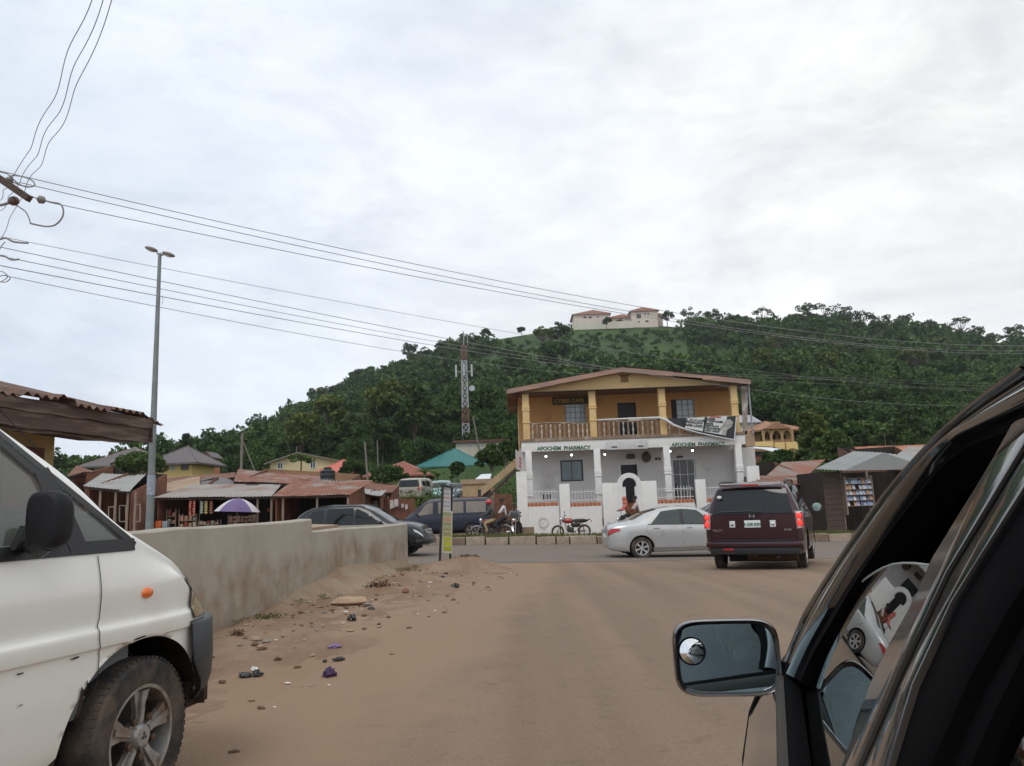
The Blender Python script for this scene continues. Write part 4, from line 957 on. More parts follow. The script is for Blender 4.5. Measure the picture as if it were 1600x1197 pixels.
# ------------------------------------------------------------------ the two-storey pharmacy
YF = 41.0; YB = 43.2                       # plane of the front columns, plane of the rooms' front wall
def X(px, py=700, Y=YF): return at(px, py, Y).x
OCHRE = M('ochre_wall_paint', (.54, .29, .11), .75, var=.06, scale=1.2, dirt=(.35, .19, .07), dirt_amt=.18, dirt_scale=.7)
YELLOW = M('yellow_wall_paint', (.66, .47, .22), .7, var=.06, scale=1.2, dirt=(.40, .27, .11), dirt_amt=.16, dirt_scale=.8)
PINKB = M('weathered_pinkish_fascia', (.40, .235, .175), .8, var=.2, scale=2, dirt=(.24, .19, .16), dirt_amt=.45, dirt_scale=.7, stretch=(.4, 1, 4))
GREYW = M('greyish_white_wall', (.72, .71, .70), .75, var=.05, scale=.8, dirt=(.46, .43, .40), dirt_amt=.2, dirt_scale=.5)
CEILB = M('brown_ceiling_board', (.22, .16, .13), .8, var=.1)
GRIME = M('grimy_brown_concrete', (.25, .18, .125), .9, var=.3, scale=2, dirt=(.42, .38, .33), dirt_amt=.25, dirt_scale=2)
TERRA = M('terracotta_blocks', (.45, .13, .06), .8, var=.25, scale=4)
XL, XR = .40, 12.25
gb = gz(6, 41)
ph = thing('pharmacy_building', 'two-storey pharmacy with ochre balcony floor above a white ground floor', 'shop building', (XL, YF, gb - .1))
def PB(mb, name, mats, **k): return mb.build(name, mats, ph, world=True, **k)
Z1, Z2, Z3_ = 4.15, 4.62, 7.18              # soffit of the band, balcony floor top, veranda ceiling
ZG = .35                                    # raised ground floor
# rooms behind: a solid block with openings framed on
def wall_open(name, mat, x0, x1, z0, z1, y, th, holes):
    """wall in the xz plane with rectangular holes (x0,x1,z0,z1)"""
    xs = sorted(set([x0, x1] + [h for q in holes for h in q[:2]])); zs = sorted(set([z0, z1] + [h for q in holes for h in q[2:]])); mb = MB()
    for i in range(len(xs) - 1):
        for j in range(len(zs) - 1):
            cx, cz = (xs[i] + xs[i + 1]) / 2, (zs[j] + zs[j + 1]) / 2
            if any(q[0] < cx < q[1] and q[2] < cz < q[3] for q in holes): continue
            mb.box(xs[i], xs[i + 1], y, y + th, zs[j], zs[j + 1])
    return PB(mb, name, mat)
def pb_(a, b, Y=YB): p = at(a, b, Y); return p.x, p.z
def hole(pxl, pxr, pyt, pyb, Y=YB):
    a = at(pxl, (pyt + pyb) / 2, Y); b = at(pxr, (pyt + pyb) / 2, Y); t = at((pxl + pxr) / 2, pyt, Y); c = at((pxl + pxr) / 2, pyb, Y); return (a.x, b.x, c.z, t.z)
H_up = [hole(883, 915, 628, 661), hole(966, 995, 629, 690), hole(1049, 1085, 624, 657)]
H_lo = [hole(876, 911, 719, 752), hole(972, 998, 726, 815), hole(1052, 1087, 717, 790)]
wall_open('upper_wall', OCHRE, XL - .1, XR, Z2 - .3, Z3_ + .1, YB, .2, H_up)
wall_open('lower_wall', GREYW, XL - .1, XR + .02, ZG - .8, Z2 - .3, YB, .2, H_lo)
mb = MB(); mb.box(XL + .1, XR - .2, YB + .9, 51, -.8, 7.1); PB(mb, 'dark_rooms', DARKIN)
mb = MB(); mb.box(XL - .1, XL + .1, YB + .2, 51.2, -.8, Z3_ + .1); mb.box(XR - .19, XR + .01, YB + .2, 51.2, Z1 + .1, Z3_ + .1); mb.box(XL - .1, XR, 51.0, 51.19, -.8, Z3_ + .3); PB(mb, 'side_wall', YELLOW)
mb = MB(); mb.box(XR - .19, XR + .01, YB + .2, 51.2, -.8, Z1 + .1); mb.box(XR + .0, XR + 1.0, YF + 1.5, 48, -.8, 3.9); PB(mb, 'side_block', WHITE)
# veranda floors, band and ceiling
mb = MB(); mb.box(XL - .05, XR + .05, YF - .02, YB - .002, ZG - 1.2, ZG); PB(mb, 'veranda_floor', GRIME)
mb = MB(); mb.box(XL - .02, XR + .05, YF - .1, YF + .2, Z1 - .18, Z1 + .34); PB(mb, 'band', WHITE, bevel=.015)
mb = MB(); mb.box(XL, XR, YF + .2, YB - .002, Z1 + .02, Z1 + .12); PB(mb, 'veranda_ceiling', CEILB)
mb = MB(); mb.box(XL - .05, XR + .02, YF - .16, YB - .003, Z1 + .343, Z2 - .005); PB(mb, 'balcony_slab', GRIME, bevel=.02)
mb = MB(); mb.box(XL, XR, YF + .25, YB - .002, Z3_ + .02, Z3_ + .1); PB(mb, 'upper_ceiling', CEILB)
# gable: tympanum and roof with worn fascia boards
apx = at(975, 574, YF - .5); eL = at(791, 609, YF - .5); eR = at(1172, 594, YF - .5); eL.y = eR.y = apx.y = YF - .5
def roofz(x): return eL.z + (apx.z - eL.z) * (x - eL.x) / (apx.x - eL.x) if x < apx.x else eR.z + (apx.z - eR.z) * (x - eR.x) / (apx.x - eR.x)
mb = MB(); mb.prism([(XL - .1, YF - .05, Z3_), (XR + .05, YF - .05, Z3_), (XR + .05, YF - .05, roofz(XR) - .18), (apx.x, YF - .05, apx.z - .2), (XL - .1, YF - .05, roofz(XL) - .18)], (0, .3, 0)); PB(mb, 'gable', YELLOW)
mb = MB(); zt = Vector((0, 0, -.07))
for a, b in ((eL, apx), (apx, eR)):
    n = 60; rows = []
    for yy in (YF - .62, 51.6):
        rows.append([(a.x + (b.x - a.x) * i / n, yy, roofz(a.x + (b.x - a.x) * i / n) + .03 + .018 * math.cos(i * math.pi)) for i in range(n + 1)])
    mb.grid(rows)
PB(mb, 'roof_sheet', RUST)
rf = random.Random(12)
segs = [(792, 868, eL), (868, 935, eL), (935, 975, eL), (975, 1052, eR), (1052, 1098, eR), (1098, 1172, eR)]
for i, (a, b, e) in enumerate(segs):
    xa, xb = X(a, 600, YF - .55), X(b, 600, YF - .55); dz = rf.uniform(-.04, .03); hgt = .24 if i != 4 else .17
    mb = MB(); mb.prism([(xa, YF - .56, roofz(xa) - hgt + dz), (xb + .03, YF - .56, roofz(xb) - hgt + dz * .3), (xb + .03, YF - .56, roofz(xb) + .02 + dz * .3), (xa, YF - .56, roofz(xa) + .02 + dz)], (0, -.035 - .01 * (i % 2), 0)); PB(mb, 'fascia_board', PINKB)
for x0, x1 in ((eL.x, eL.x + .03), (eR.x - .03, eR.x)):
    mb = MB(); mb.box(x0, x1, YF - .55, 51.5, roofz(x0) - .22, roofz(x0) + .02); PB(mb, 'fascia_board', PINKB)
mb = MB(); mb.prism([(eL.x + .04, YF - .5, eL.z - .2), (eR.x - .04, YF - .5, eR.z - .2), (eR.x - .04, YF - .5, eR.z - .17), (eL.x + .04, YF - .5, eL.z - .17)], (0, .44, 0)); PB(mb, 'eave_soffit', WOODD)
mb = MB(); c = at(976, 592, YF - .1); mb.box(c.x - .2, c.x + .2, YF - .09, YF - .04, c.z - .18, c.z + .18); mb.box(c.x - .28, c.x + .28, YF - .12, YF - .045, c.z + .18, c.z + .24); PB(mb, 'gable_vent', M('brown_vent', (.22, .13, .06), .8))
# columns with moulded rings
def column(xc, z0, z1, w, mat, yc=YF):
    mb = MB(); mb.box(xc - w / 2, xc + w / 2, yc - w / 2, yc + w / 2, z0, z1); PB_ = [mb]
    H = z1 - z0
    for f in (.36, .62): mb.box(xc - w / 2 - .04, xc + w / 2 + .04, yc - w / 2 - .04, yc + w / 2 + .04, z0 + H * f - .05, z0 + H * f + .03)
    mb.prism([(xc - w / 2 - .02, yc - w / 2 - .02, z0 + H * .64), (xc + w / 2 + .02, yc - w / 2 - .02, z0 + H * .64), (xc + w / 2 + .02, yc + w / 2 + .02, z0 + H * .64), (xc - w / 2 - .02, yc + w / 2 + .02, z0 + H * .64)], (0, 0, H * .07))
    return PB(mb, 'column', mat, bevel=.015)
CU = [X(821, 650) + .03, X(926, 650), X(1035, 650), X(1148, 650)]
for xc in CU: column(xc, Z2, Z3_, .36, YELLOW)
CL = [X(829, 740) - .08, X(934, 740), X(1043, 740), X(1156, 740) - .02]
for xc in CL: column(xc, ZG, Z1 - .18, .34, WHITE)
# balustrade: turned white balusters, brown wooden strips, sagging rail
BAL = M('grimy_white_baluster', (.50, .46, .42), .8, var=.2, scale=6, dirt=(.28, .2, .15), dirt_amt=.35, dirt_scale=4)
STRIP = M('brown_wood_strip', (.25, .185, .14), .85, var=.3, scale=5)
prof = [(.05, 0), (.06, .03), (.035, .09), (.03, .16), (.055, .26), (.06, .32), (.035, .42), (.03, .55), (.05, .62), (.055, .68), (.04, .74)]
mb = MB(); mb.lathe(prof, 10); b0 = mb.build('baluster', BAL, ph, smooth=True); b0.location = (CU[0] + .42 - XL, 0, Z2 + .04 - gb + .1); first = True
zb = Z2 + .04
rb = random.Random(3)
for k in range(3):
    xa, xb = CU[k] + .2, CU[k + 1] - .2; n = 13
    for i in range(n):
        x = xa + (xb - xa) * (i + .5) / n
        if (i + k) % 2 == 0 or i > 9 and k == 0:
            if first: o = b0; first = False
            else: o = b0.copy(); col.objects.link(o); o.parent = ph
            o.location = (x - XL, 0, zb - gb + .1)
        else:
            mb = MB(); j = rb.uniform(-.02, .02); mb.prism([(x - .05, YF - .05, zb), (x + .05, YF - .05, zb), (x + .05 + j, YF - .05, zb + .78), (x - .05 + j, YF - .05, zb + .78)], (0, .02, 0)); PB(mb, 'wood_strip', STRIP)
    mb = MB(); mb.box(xa - .02, xb + .02, YF - .12, YF + .12, zb - .04, zb + .03); PB(mb, 'bottom_rail', GRIME)
    mb = MB(); mb.tube([(xa + (xb - xa) * t, YF, zb + .80 + .05 * math.sin(t * 5 + k * 2) - (.03 if k == 0 else 0)) for t in np.linspace(0, 1, 12)], .055, 8); PB(mb, 'top_rail', GRIME, smooth=True)
# windows and doors
PALEPANE = M('pale_curtained_pane', (.42, .48, .52), .15, var=.15, scale=1.4, coat=.3)
MUNT = M('grey_window_bar', (.22, .26, .28), .6)
def window(h, pane, nx, nz, frame, y=YB, name='window', fw=.05):
    x0, x1, z0, z1 = h; mb = MB()
    for a in ((x0, x0 + fw, z0, z1), (x1 - fw, x1, z0, z1), (x0 + fw, x1 - fw, z0, z0 + fw), (x0 + fw, x1 - fw, z1 - fw, z1)): mb.box(a[0], a[1], y - .015, y + .05, a[2], a[3])
    for i in range(1, nx): xx = x0 + (x1 - x0) * i / nx; mb.box(xx - .015, xx + .015, y + .005, y + .035, z0 + fw, z1 - fw)
    for i in range(1, nz): zz = z0 + (z1 - z0) * i / nz; mb.box(x0 + fw, x1 - fw, y + .006, y + .034, zz - .015, zz + .015)
    w = PB(mb, name, frame)
    mb = MB(); mb.box(x0 + fw * .5, x1 - fw * .5, y + .052, y + .07, z0 + fw * .5, z1 - fw * .5); mb.build('pane', pane, ph, world=True).parent = w
    return w
window(H_up[0], PALEPANE, 4, 4, MUNT)
h = H_up[2]; window((h[0] + .28, h[1], h[2], h[3]), PALEPANE, 3, 4, MUNT); mb = MB(); mb.box(h[0], h[0] + .27, YB + .05, YB + .08, h[2], h[3]); PB(mb, 'open_shutter', M('dark_brown_shutter', (.05, .03, .02), .7))
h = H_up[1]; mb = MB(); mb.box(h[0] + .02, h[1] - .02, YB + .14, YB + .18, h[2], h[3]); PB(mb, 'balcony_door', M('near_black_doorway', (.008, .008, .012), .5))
mb = MB(); mb.box(h[0] + .3, h[1] - .05, YF + .3, YF + .34, zb + .78, zb + 1.0); PB(mb, 'white_board', WHITE)
window(H_lo[0], M('painted_blue_reflection', (.10, .15, .17), .05, var=.4, scale=1.0, coat=.6), 2, 1, M('dark_window_frame', (.03, .03, .03), .5), fw=.07)  # blue reflection is painted into the pane's base colour
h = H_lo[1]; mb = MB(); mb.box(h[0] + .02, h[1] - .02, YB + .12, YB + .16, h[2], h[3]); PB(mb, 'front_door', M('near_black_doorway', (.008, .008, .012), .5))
mb = MB(); mb.box(h[0] - .14, h[0], YB - .04, YB, h[2], h[3]); mb.box(h[1], h[1] + .14, YB - .04, YB, h[2], h[3]); PB(mb, 'door_surround', WHITE)
window(H_lo[2], M('dark_shop_pane', (.02, .022, .025), .08, var=.3, coat=.4), 3, 3, WHITE)
h = hole(1087, 1101, 715, 765); mb = MB(); mb.box(h[0], h[1], YB - .06, YB - .03, h[2], h[3]);
for i in range(11): z = h[2] + .1 + (h[3] - h[2] - .15) * i / 10; mb.box(h[0] + .04, h[1] - .04, YB - .08, YB - .06, z - .03, z + .02)
PB(mb, 'louvre_shutter', WHITE)
h = hole(1136, 1164, 726, 752); window(h, M('beige_curtain', (.33, .26, .17), .7, var=.1), 2, 1, WHITE, y=YB - .045)
# things on the lower wall
h = hole(979, 991, 710, 717); mb = MB(); mb.box(h[0], h[1], YB - .25, YB - .002, h[2], h[3]); PB(mb, 'meter_box', M('brown_meter_box', (.08, .06, .045), .6), bevel=.02)
c = at(1010, 714, YB - .2); mb = MB(); mb.ball((c.x, YB - .18, c.z), (.26, .12, .30), 12, jit=.05); PB(mb, 'wall_basket', M('brown_weave', (.12, .08, .055), .9, var=.3, scale=12), smooth=True)
for a in (1025, 1030): c = at(a, 717, YB); mb = MB(); mb.box(c.x - .05, c.x + .05, YB - .05, YB - .002, c.z - .07, c.z + .07); PB(mb, 'switch_box', BLACKP)
c = at(1062, 714, YB); mb = MB(); mb.box(c.x - .16, c.x + .16, YB - .12, YB - .002, c.z - .05, c.z + .05); PB(mb, 'security_lamp', BLACKP, bevel=.01)
BULB = emit('lit_bulb', (1, .98, .92), 14)
for a, b in ((853, 713), (893, 711), (945, 710), (1047, 705), (1082, 704)):
    c = at(a, b, YF + .6); mb = MB(); mb.tube([(c.x, c.y, Z1 + .02), (c.x, c.y, c.z + .06)], .012, 6); lampo = PB(mb, 'lamp_holder', BLACKP)
    mb = MB(); mb.ball(c, .048, 12); mb.build('bulb', BULB, ph, world=True, smooth=True).parent = lampo
# lettering
for a, b in ((881, 700.5), (1091, 694.5)):
    c = at(a, b, YF - .1); p2 = at(a + 20, b - .3, YF - .1)
    text_mb('AFOCHEM  PHARMACY', .28, 'lettering', M('dark_green_lettering', (.015, .10, .05), .5, var=.2, scale=9), ph, frame4((c.x, YF - .101, c.z), (p2.x - c.x, 0, (p2.z - c.z) * .6), (0, 0, 1)), .004, .012, world=True, sx=.96)
a = hole(947, 1012, 688.5, 702, YF - .12); mb = MB(); mb.box(a[0], a[1], YF - .15, YF - .101, a[2], a[3]); bd = PB(mb, 'name_board', M('grey_white_board', (.55, .55, .55), .6, var=.12, scale=5), bevel=.01)
mb = MB()
for u in (.13, .76): mb.box(a[0] + (a[1] - a[0]) * u, a[0] + (a[1] - a[0]) * (u + .13), YF - .156, YF - .151, a[2] + .1, a[2] + .17)
q = PB(mb, 'board_marks', BLACKP)
h = hole(863, 919, 620, 632, YB - .05); mb = MB(); mb.box(h[0], h[1], YB - .08, YB - .004, h[2], h[3]); PB(mb, 'cafe_board', M('dark_brown_board', (.05, .035, .015), .6))
c = at(889, 626.5, YB - .08); text_mb('CYBER CAFE', .30, 'cafe_lettering', M('ochre_print', (.38, .27, .05), .6), ph, frame4((c.x, YB - .084, c.z), (1, 0, .005), (0, 0, 1)), .003, .01, world=True)
# narrow column of posters and timber on the right corner
mb = MB(); c0 = at(1157, 607, YF - .1); c1 = at(1170, 690, YF - .1)
mb.prism([(c0.x, YF - .1, Z2 - .1), (c1.x - .05, YF - .1, Z2 - .1), (c0.x + .42, YF - .1, 7.1), (c0.x + .02, YF - .1, 7.1)], (0, .1, 0)); PB(mb, 'corner_panel', M('torn_poster_panel', (.24, .20, .17), .85, var=.5, scale=2.2, dirt=(.50, .48, .46), dirt_amt=.4, dirt_scale=1.6))
mb = MB(); mb.tube([(c0.x + .44, YF - .15, Z2 - .1), (c0.x + .42, YF - .15, 7.3)], .05, 8); PB(mb, 'downpipe', GALV)
mb = MB(); mb.box(XR + .05, XR + .55, YF - .1, YF + .5, Z1 - .3, Z2 + .05); PB(mb, 'corner_bracket', TANZ)

# forecourt wall with pillars, coping of terracotta blocks, white railings and an arched gateway
YW = 39.6
fw_ = thing('forecourt_wall', 'white forecourt wall with terracotta coping, railings and arched gateway', 'wall', (X(940, 830, YW), YW, gb - .1))
def FB(mb, name, mats, **k): return mb.build(name, mats, fw_, world=True, **k)
def hw(pxl, pxr, pyt): a = at(pxl, pyt + 20, YW); b = at(pxr, pyt + 20, YW); return a.x, b.x, at((pxl + pxr) / 2, pyt, YW).z
zlow = at(900, 791, YW).z
def low(pxl, pxr, pyt=791):
    a, b, z = hw(pxl, pxr, pyt); mb = MB(); mb.box(a, b, YW, YW + .2, -1.2, z); FB(mb, 'wall', WHITE)
    mb = MB(); n = int((b - a) / .2)
    for i in range(n): mb.box(a + (b - a) * (i + .08) / n, a + (b - a) * (i + .60) / n, YW - .02, YW + .22, z + .01, z + .19)
    FB(mb, 'coping', TERRA, bevel=.01); mb = MB(); mb.box(a, b, YW + .02, YW + .18, z + .002, z + .17); FB(mb, 'coping_mortar', M('pale_terracotta', (.48, .28, .17), .85))
    mb = MB(); n = int((b - a) / .16)
    for i in range(1, n): x = a + (b - a) * i / n; mb.tube([(x, YW + .1, z + .18), (x, YW + .1, z + .86)], .016, 5)
    for zz in (.30, .72): mb.tube([(a, YW + .1, z + zz), (b, YW + .1, z + zz)], .02, 5)
    FB(mb, 'railing', M('white_railing_paint', (.62, .62, .61), .6, var=.1))
def pil(pxl, pxr, pyt, th=.26):
    a, b, z = hw(pxl, pxr, pyt); mb = MB(); mb.box(a, b, YW - .04, YW - .04 + th, -1.2, z); return FB(mb, 'pillar', WHITE, bevel=.015)
low(824, 874); low(891, 941); low(1027, 1087, 786); low(1103, 1168, 784)
pil(807, 823.5, 737); pil(874.5, 890.5, 756); pil(941.5, 966, 754.5); pil(1002, 1026.5, 751.5); pil(1087.5, 1103, 749)
mb = MB(); a, b, z = hw(808, 1188, 816); mb.box(a, b, YW - .12, YW - .041, -1.2, z - .55); FB(mb, 'plinth', WHITE)
pil(1168, 1187, 728)
for pxs in ((848, 862, 774), (914, 922, 783)):
    a = at(pxs[0], pxs[2], YW + 1.2); b = at(pxs[1], pxs[2], YW + 1.2)
    mb = MB(); 
    for i in range(4): mb.box(a.x + (b.x - a.x) * i / 4, a.x + (b.x - a.x) * (i + .6) / 4, YW + 1.2, YW + 1.25, a.z - .22, a.z + (.05 if pxs[0] < 900 else -.1))
    FB(mb, 'vent_slots', BLACKP)
# gateway arch
ga, gc = at(966, 758, YW), at(1000.5, 758, YW); gx = (ga.x + gc.x) / 2; Ro = (gc.x - ga.x) / 2 + .04; Ri = Ro - .24; zs_ = at(983, 757.5, YW).z
mb = MB(); n = 20; outer = [(gx + Ro * math.cos(math.pi * i / n), zs_ + Ro * math.sin(math.pi * i / n)) for i in range(n + 1)]; inner = [(gx + Ri * math.cos(math.pi * i / n), zs_ + Ri * math.sin(math.pi * i / n)) for i in range(n + 1)]
for i in range(n):
    q = [outer[i], outer[i + 1], inner[i + 1], inner[i]]; mb.prism([(p[0], YW - .08, p[1]) for p in q], (0, .34, 0))
for s_ in (-1, 1): mb.box(gx + s_ * Ro - (.24 if s_ > 0 else 0), gx + s_ * Ro + (.24 if s_ < 0 else 0), YW - .08, YW + .26, -1.2, zs_)
FB(mb, 'gate_arch', WHITE, merge=True)
mb = MB(); mb.box(gx - Ri - .04, gx - Ri + .16, YW - .05, YW + .1, -.6, zs_ - .1); mb.box(gx + Ri - .1, gx + Ri + .02, YW - .03, YW + .1, -.6, zs_ - .1); FB(mb, 'gate_leaf', GREYW)
mb = MB(); a = at(984, 786, YW + .6); mb.box(gx - Ri, gx + Ri, YW + .55, YW + .6, -1, a.z); FB(mb, 'low_wooden_door', M('orange_brown_wood', (.28, .10, .035), .7, var=.25, scale=3, stretch=(5, 5, .5)))
mb = MB(); pts = []
c = at(849, 816, YW - .05)
mb.lathe([(.20, -.01), (.20, .0), (.26, .0), (.26, -.01)], 24, (c.x, YW - .045, c.z), 'y', closed=True); FB(mb, 'roundel', M('faint_grey_ring', (.62, .62, .61), .7))

# banner fallen askew over the balcony
bn = thing('banner', 'torn black and white land-sale banner hanging askew over the right of the balcony', 'banner', (X(1100, 670, YF - .35), YF - .35, 4.9))
BK = M('banner_black', (.02, .022, .028), .5, var=.2); BW = M('banner_white', (.62, .64, .63), .55, var=.05)
def bq(pts, off, name, mat, parent=bn, world=True):
    q = [at(a, b, YF - .35 - off) for a, b in pts]
    for p in q: p.y = YF - .35 - off
    mb = MB(); mb.prism(q, (0, .012, 0)); return mb.build(name, mat, parent, world=True)
bq([(1043, 654), (1150, 650.5), (1147.5, 686), (1118, 681), (1090, 675), (1068, 669), (1052, 661)], 0, 'banner_sheet', BK)
p1_ = bq([(1073, 653), (1101, 652), (1098, 674), (1070.5, 668.5)], .02, 'white_panel', BW)
p2_ = bq([(1105, 651.5), (1136, 650), (1132, 680), (1100.5, 674.5)], .02, 'white_panel', BW)
mb = MB(); pts = [at(a, b, YF - .4) for a, b in [(934, 656), (960, 655), (1000, 653.5), (1030, 652.5), (1040, 656), (1052, 664), (1070, 670.5), (1092, 676.5), (1120, 682.5), (1147, 687.5)]]
mb.tube(pts, [.03, .045, .05, .06, .09, .07, .045, .035, .035, .03], 8); mb.build('rolled_edge', BW, bn, world=True, smooth=True)
mb = MB(); mb.tube([at(1147.5, 687.5, YF - .4), at(1150.5, 651, YF - .4)], .03, 6); mb.build('edge_batten', BW, bn, world=True)
DKT = M('black_print', (.02, .02, .02), .6)
def btext(s, px, py, size, mat=DKT, sl=.12, sx=1.0, par=bn):
    c = at(px, py, YF - .39); text_mb(s, size, 'print', mat, par, frame4((c.x, YF - .392, c.z), (1, 0, -sl), (sl, 0, 1)), .002, .006, world=True, sx=sx)
btext('PLOTS OF LAND', 1086, 656.5, .13, M('grey_print', (.15, .15, .15), .6)); btext('BUNGALOW', 1082, 660, .17, sl=.14, sx=1.1); btext('FARM LAND', 1083, 665, .17, sl=.14, sx=1.1)
btext('FOR SALE', 1118, 651.5, .13, M('red_print', (.5, .05, .03), .6), .02)
for i, s in enumerate(['ROOMS', 'SELF CONTAINED', 'SHOPS', 'MINI FLATS', 'STALLS SPACE', 'LAND 4 SALE']): btext(s, 1113 + (2 if len(s) > 7 else -3) - i * .7, 654.8 + i * 3.7, .135, sl=.10 + .01 * i)
fg = bq([(1141, 655), (1146, 660), (1143, 667), (1136, 672), (1134, 681), (1127, 679.5), (1131, 669), (1123, 676), (1121, 673), (1131, 662), (1135, 655)], .03, 'printed_figure', M('grey_photo_print', (.34, .34, .31), .6, var=.35, scale=5))
mb = MB(); mb.ball(at(1076, 656, YF - .4), (.05, .01, .05), 10); mb.build('white_dot', BW, bn, world=True)

# small sign standing off the left corner, and outdoor stairs
s = thing('projecting_sign', 'small white and red sign fixed to the left corner of the pharmacy', 'sign', (X(810, 720, 40.4), 40.4, 2.4))
mb = MB(); mb.prism([at(805, 702, 40.6), at(814.5, 708, 40.2), at(815.5, 736, 40.2), at(806.5, 733, 40.6)], (0, .05, 0)); mb.build('sign_board', M('faded_sign_white', (.48, .42, .40), .6, var=.12), s, world=True)
mb = MB()
for yy in (714, 720, 726): mb.prism([at(811.2, yy, 40.24), at(813.4, yy + 1, 40.2), at(813.8, yy + 5, 40.2), at(811.6, yy + 4, 40.24)], (0, -.01, 0))
mb.build('sign_print', M('red_print', (.5, .05, .03), .6), s, world=True)
st = thing('outdoor_stairs', 'beige concrete stairs climbing up to the left side of the pharmacy', 'stairs', (X(770, 760, 44), 44, 1))
a = at(752, 766, 44); b = at(806, 718, 44); n = 13; pr = []
for i in range(n): f0 = a.lerp(b, i / n); f1 = a.lerp(b, (i + 1) / n); pr += [(f0.x, 43.6, f1.z), (f1.x, 43.6, f1.z)]
pr = [(a.x, 43.6, a.z - .35)] + pr + [(b.x, 43.6, b.z - .45)]
BEIGE = M('beige_plaster', (.46, .34, .20), .85, var=.12, scale=2, dirt=(.30, .21, .13), dirt_amt=.25)
mb = MB(); mb.prism(pr, (0, 1.0, 0)); mb.build('flight', BEIGE, st, world=True)
mb = MB(); mb.bar((a.x + .3, 43.58, a.z - .5), (b.x, 43.58, b.z - .62), .06, .16); mb.box(b.x - 1.9, b.x - 1.65, 43.7, 44.4, gz(-1, 44), b.z - 1.7); mb.build('stringer', M('dark_brown_beam', (.06, .04, .03), .8), st, world=True)
# ------------------------------------------------------------------ houses, shacks and the market
def terr(x, y): return gz(x, y) if y < 60 else hillz(x, y)
WFR = M('dark_window_frame', (.03, .03, .03), .5)
def house(label, name, cat, pxl, pxr, pybase, pyeave, pyridge, Y, depth, wall, roof, kind='hip', rz=0, wins=(), over=.5, rfrac=.3, zbase=None, fascia=None, ridge_at=.5, doors=()):
    a = at(pxl, pyeave, Y); b = at(pxr, pyeave, Y); W = b.x - a.x; ze = (a.z + b.z) / 2; zr = at((pxl + pxr) / 2, pyridge, Y + (depth / 2 if kind != 'gablefront' else 0)).z
    z0 = min(terr(a.x, Y), terr(b.x, Y)) - .8
    t = thing(name, label, cat, (a.x, Y, z0), rz); ze -= z0; zr -= z0
    mb = MB(); mb.box(0, W, 0, depth, 0, ze)
    if kind == 'gablefront': mb.prism([(0, 0, ze), (W, 0, ze), (W * ridge_at, 0, zr - .05)], (0, depth, 0))
    if kind == 'gable': mb.prism([(0, 0, ze), (0, depth, ze), (0, depth / 2, zr - .05)], (W, 0, 0))
    mb.build('wall', wall, t)
    mb = MB(); o = over; th = .12
    if kind == 'hip':
        r = min(W / 2 * .98, depth / 2) * (1 if W > depth else .98); x0, x1 = (depth / 2 if W > depth else W / 2 - .05), (W - depth / 2 if W > depth else W / 2 + .05)
        e = [(-o, -o, ze), (W + o, -o, ze), (W + o, depth + o, ze), (-o, depth + o, ze)]; k = [(x0, depth / 2, zr), (x1, depth / 2, zr)]
        mb.add(e + k, [(0, 1, 5, 4), (1, 2, 5), (2, 3, 4, 5), (3, 0, 4), (3, 2, 1, 0)])
        mb.prism([(-o, -o, ze - .18), (W + o, -o, ze - .18), (W + o, depth + o, ze - .18), (-o, depth + o, ze - .18)], (0, 0, .178))
        rr_ = MB(); rr_.tube([k[0], k[1]], .07, 6)
        for i, j in ((0, 0), (1, 1), (2, 1), (3, 0)): rr_.tube([e[i], k[j]], .06, 6)
        ro = mb.build('roof', roof, t); rr_.build('ridge_cap', fascia or roof, ro)
    elif kind == 'gablefront':
        xr = W * ridge_at
        for (xa, za), (xb, zb_) in (((-o, ze - o * (zr - ze) / xr), (xr, zr)), ((xr, zr), (W + o, ze - o * (zr - ze) / (W - xr)))):
            mb.prism([(xa, -o, za), (xb, -o, zb_), (xb, -o, zb_ + th), (xa, -o, za + th)], (0, depth + 2 * o, 0))
        mb.build('roof', roof, t)
    elif kind == 'gable':
        for (ya, za), (yb, zb_) in (((-o, ze - o * (zr - ze) / (depth / 2)), (depth / 2, zr)), ((depth / 2, zr), (depth + o, ze - o * (zr - ze) / (depth / 2)))):
            mb.prism([(-o, ya, za), (-o, yb, zb_), (-o, yb, zb_ + th), (-o, ya, za + th)], (W + 2 * o, 0, 0))
        mb.build('roof', roof, t)
    elif kind == 'flat':
        mb.box(-o, W + o, -o, depth + o, ze, ze + .3); mb.build('roof', roof, t)
    for w in wins:       # (px, py, wpx, hpx)
        c = at(w[0], w[1], Y); hwx = w[2] / 2 * Y / F; hh = w[3] / 2 * Y / F; x = c.x - a.x; z = c.z - z0
        mb = MB(); f = .08
        for q in ((x - hwx, x - hwx + f, z - hh, z + hh), (x + hwx - f, x + hwx, z - hh, z + hh), (x - hwx + f, x + hwx - f, z - hh, z - hh + f), (x - hwx + f, x + hwx - f, z + hh - f, z + hh), (x - .03, x + .03, z - hh + f, z + hh - f)): mb.box(q[0], q[1], -.07, -.002, q[2], q[3])
        fr = mb.build('window', w[4] if len(w) > 4 else GREYW, t); mb = MB(); mb.box(x - hwx + .03, x + hwx - .03, -.03, -.004, z - hh + .03, z + hh - .03); mb.build('pane', WINDK, t).parent = fr
    return t
CREAM = M('cream_wall', (.62, .51, .30), .85, var=.07, scale=.5, dirt=(.36, .29, .18), dirt_amt=.22, dirt_scale=.3)
YELW = M('bright_yellow_wall', (.74, .53, .22), .85, var=.07, scale=.5)
OCW = M('ochre_house_wall', (.40, .26, .12), .85, var=.08, scale=.5)
GREYROOF = M('brown_grey_roof_sheet', (.125, .105, .105), .6, .1, var=.15, scale=.6, stretch=(4, 4, .4))
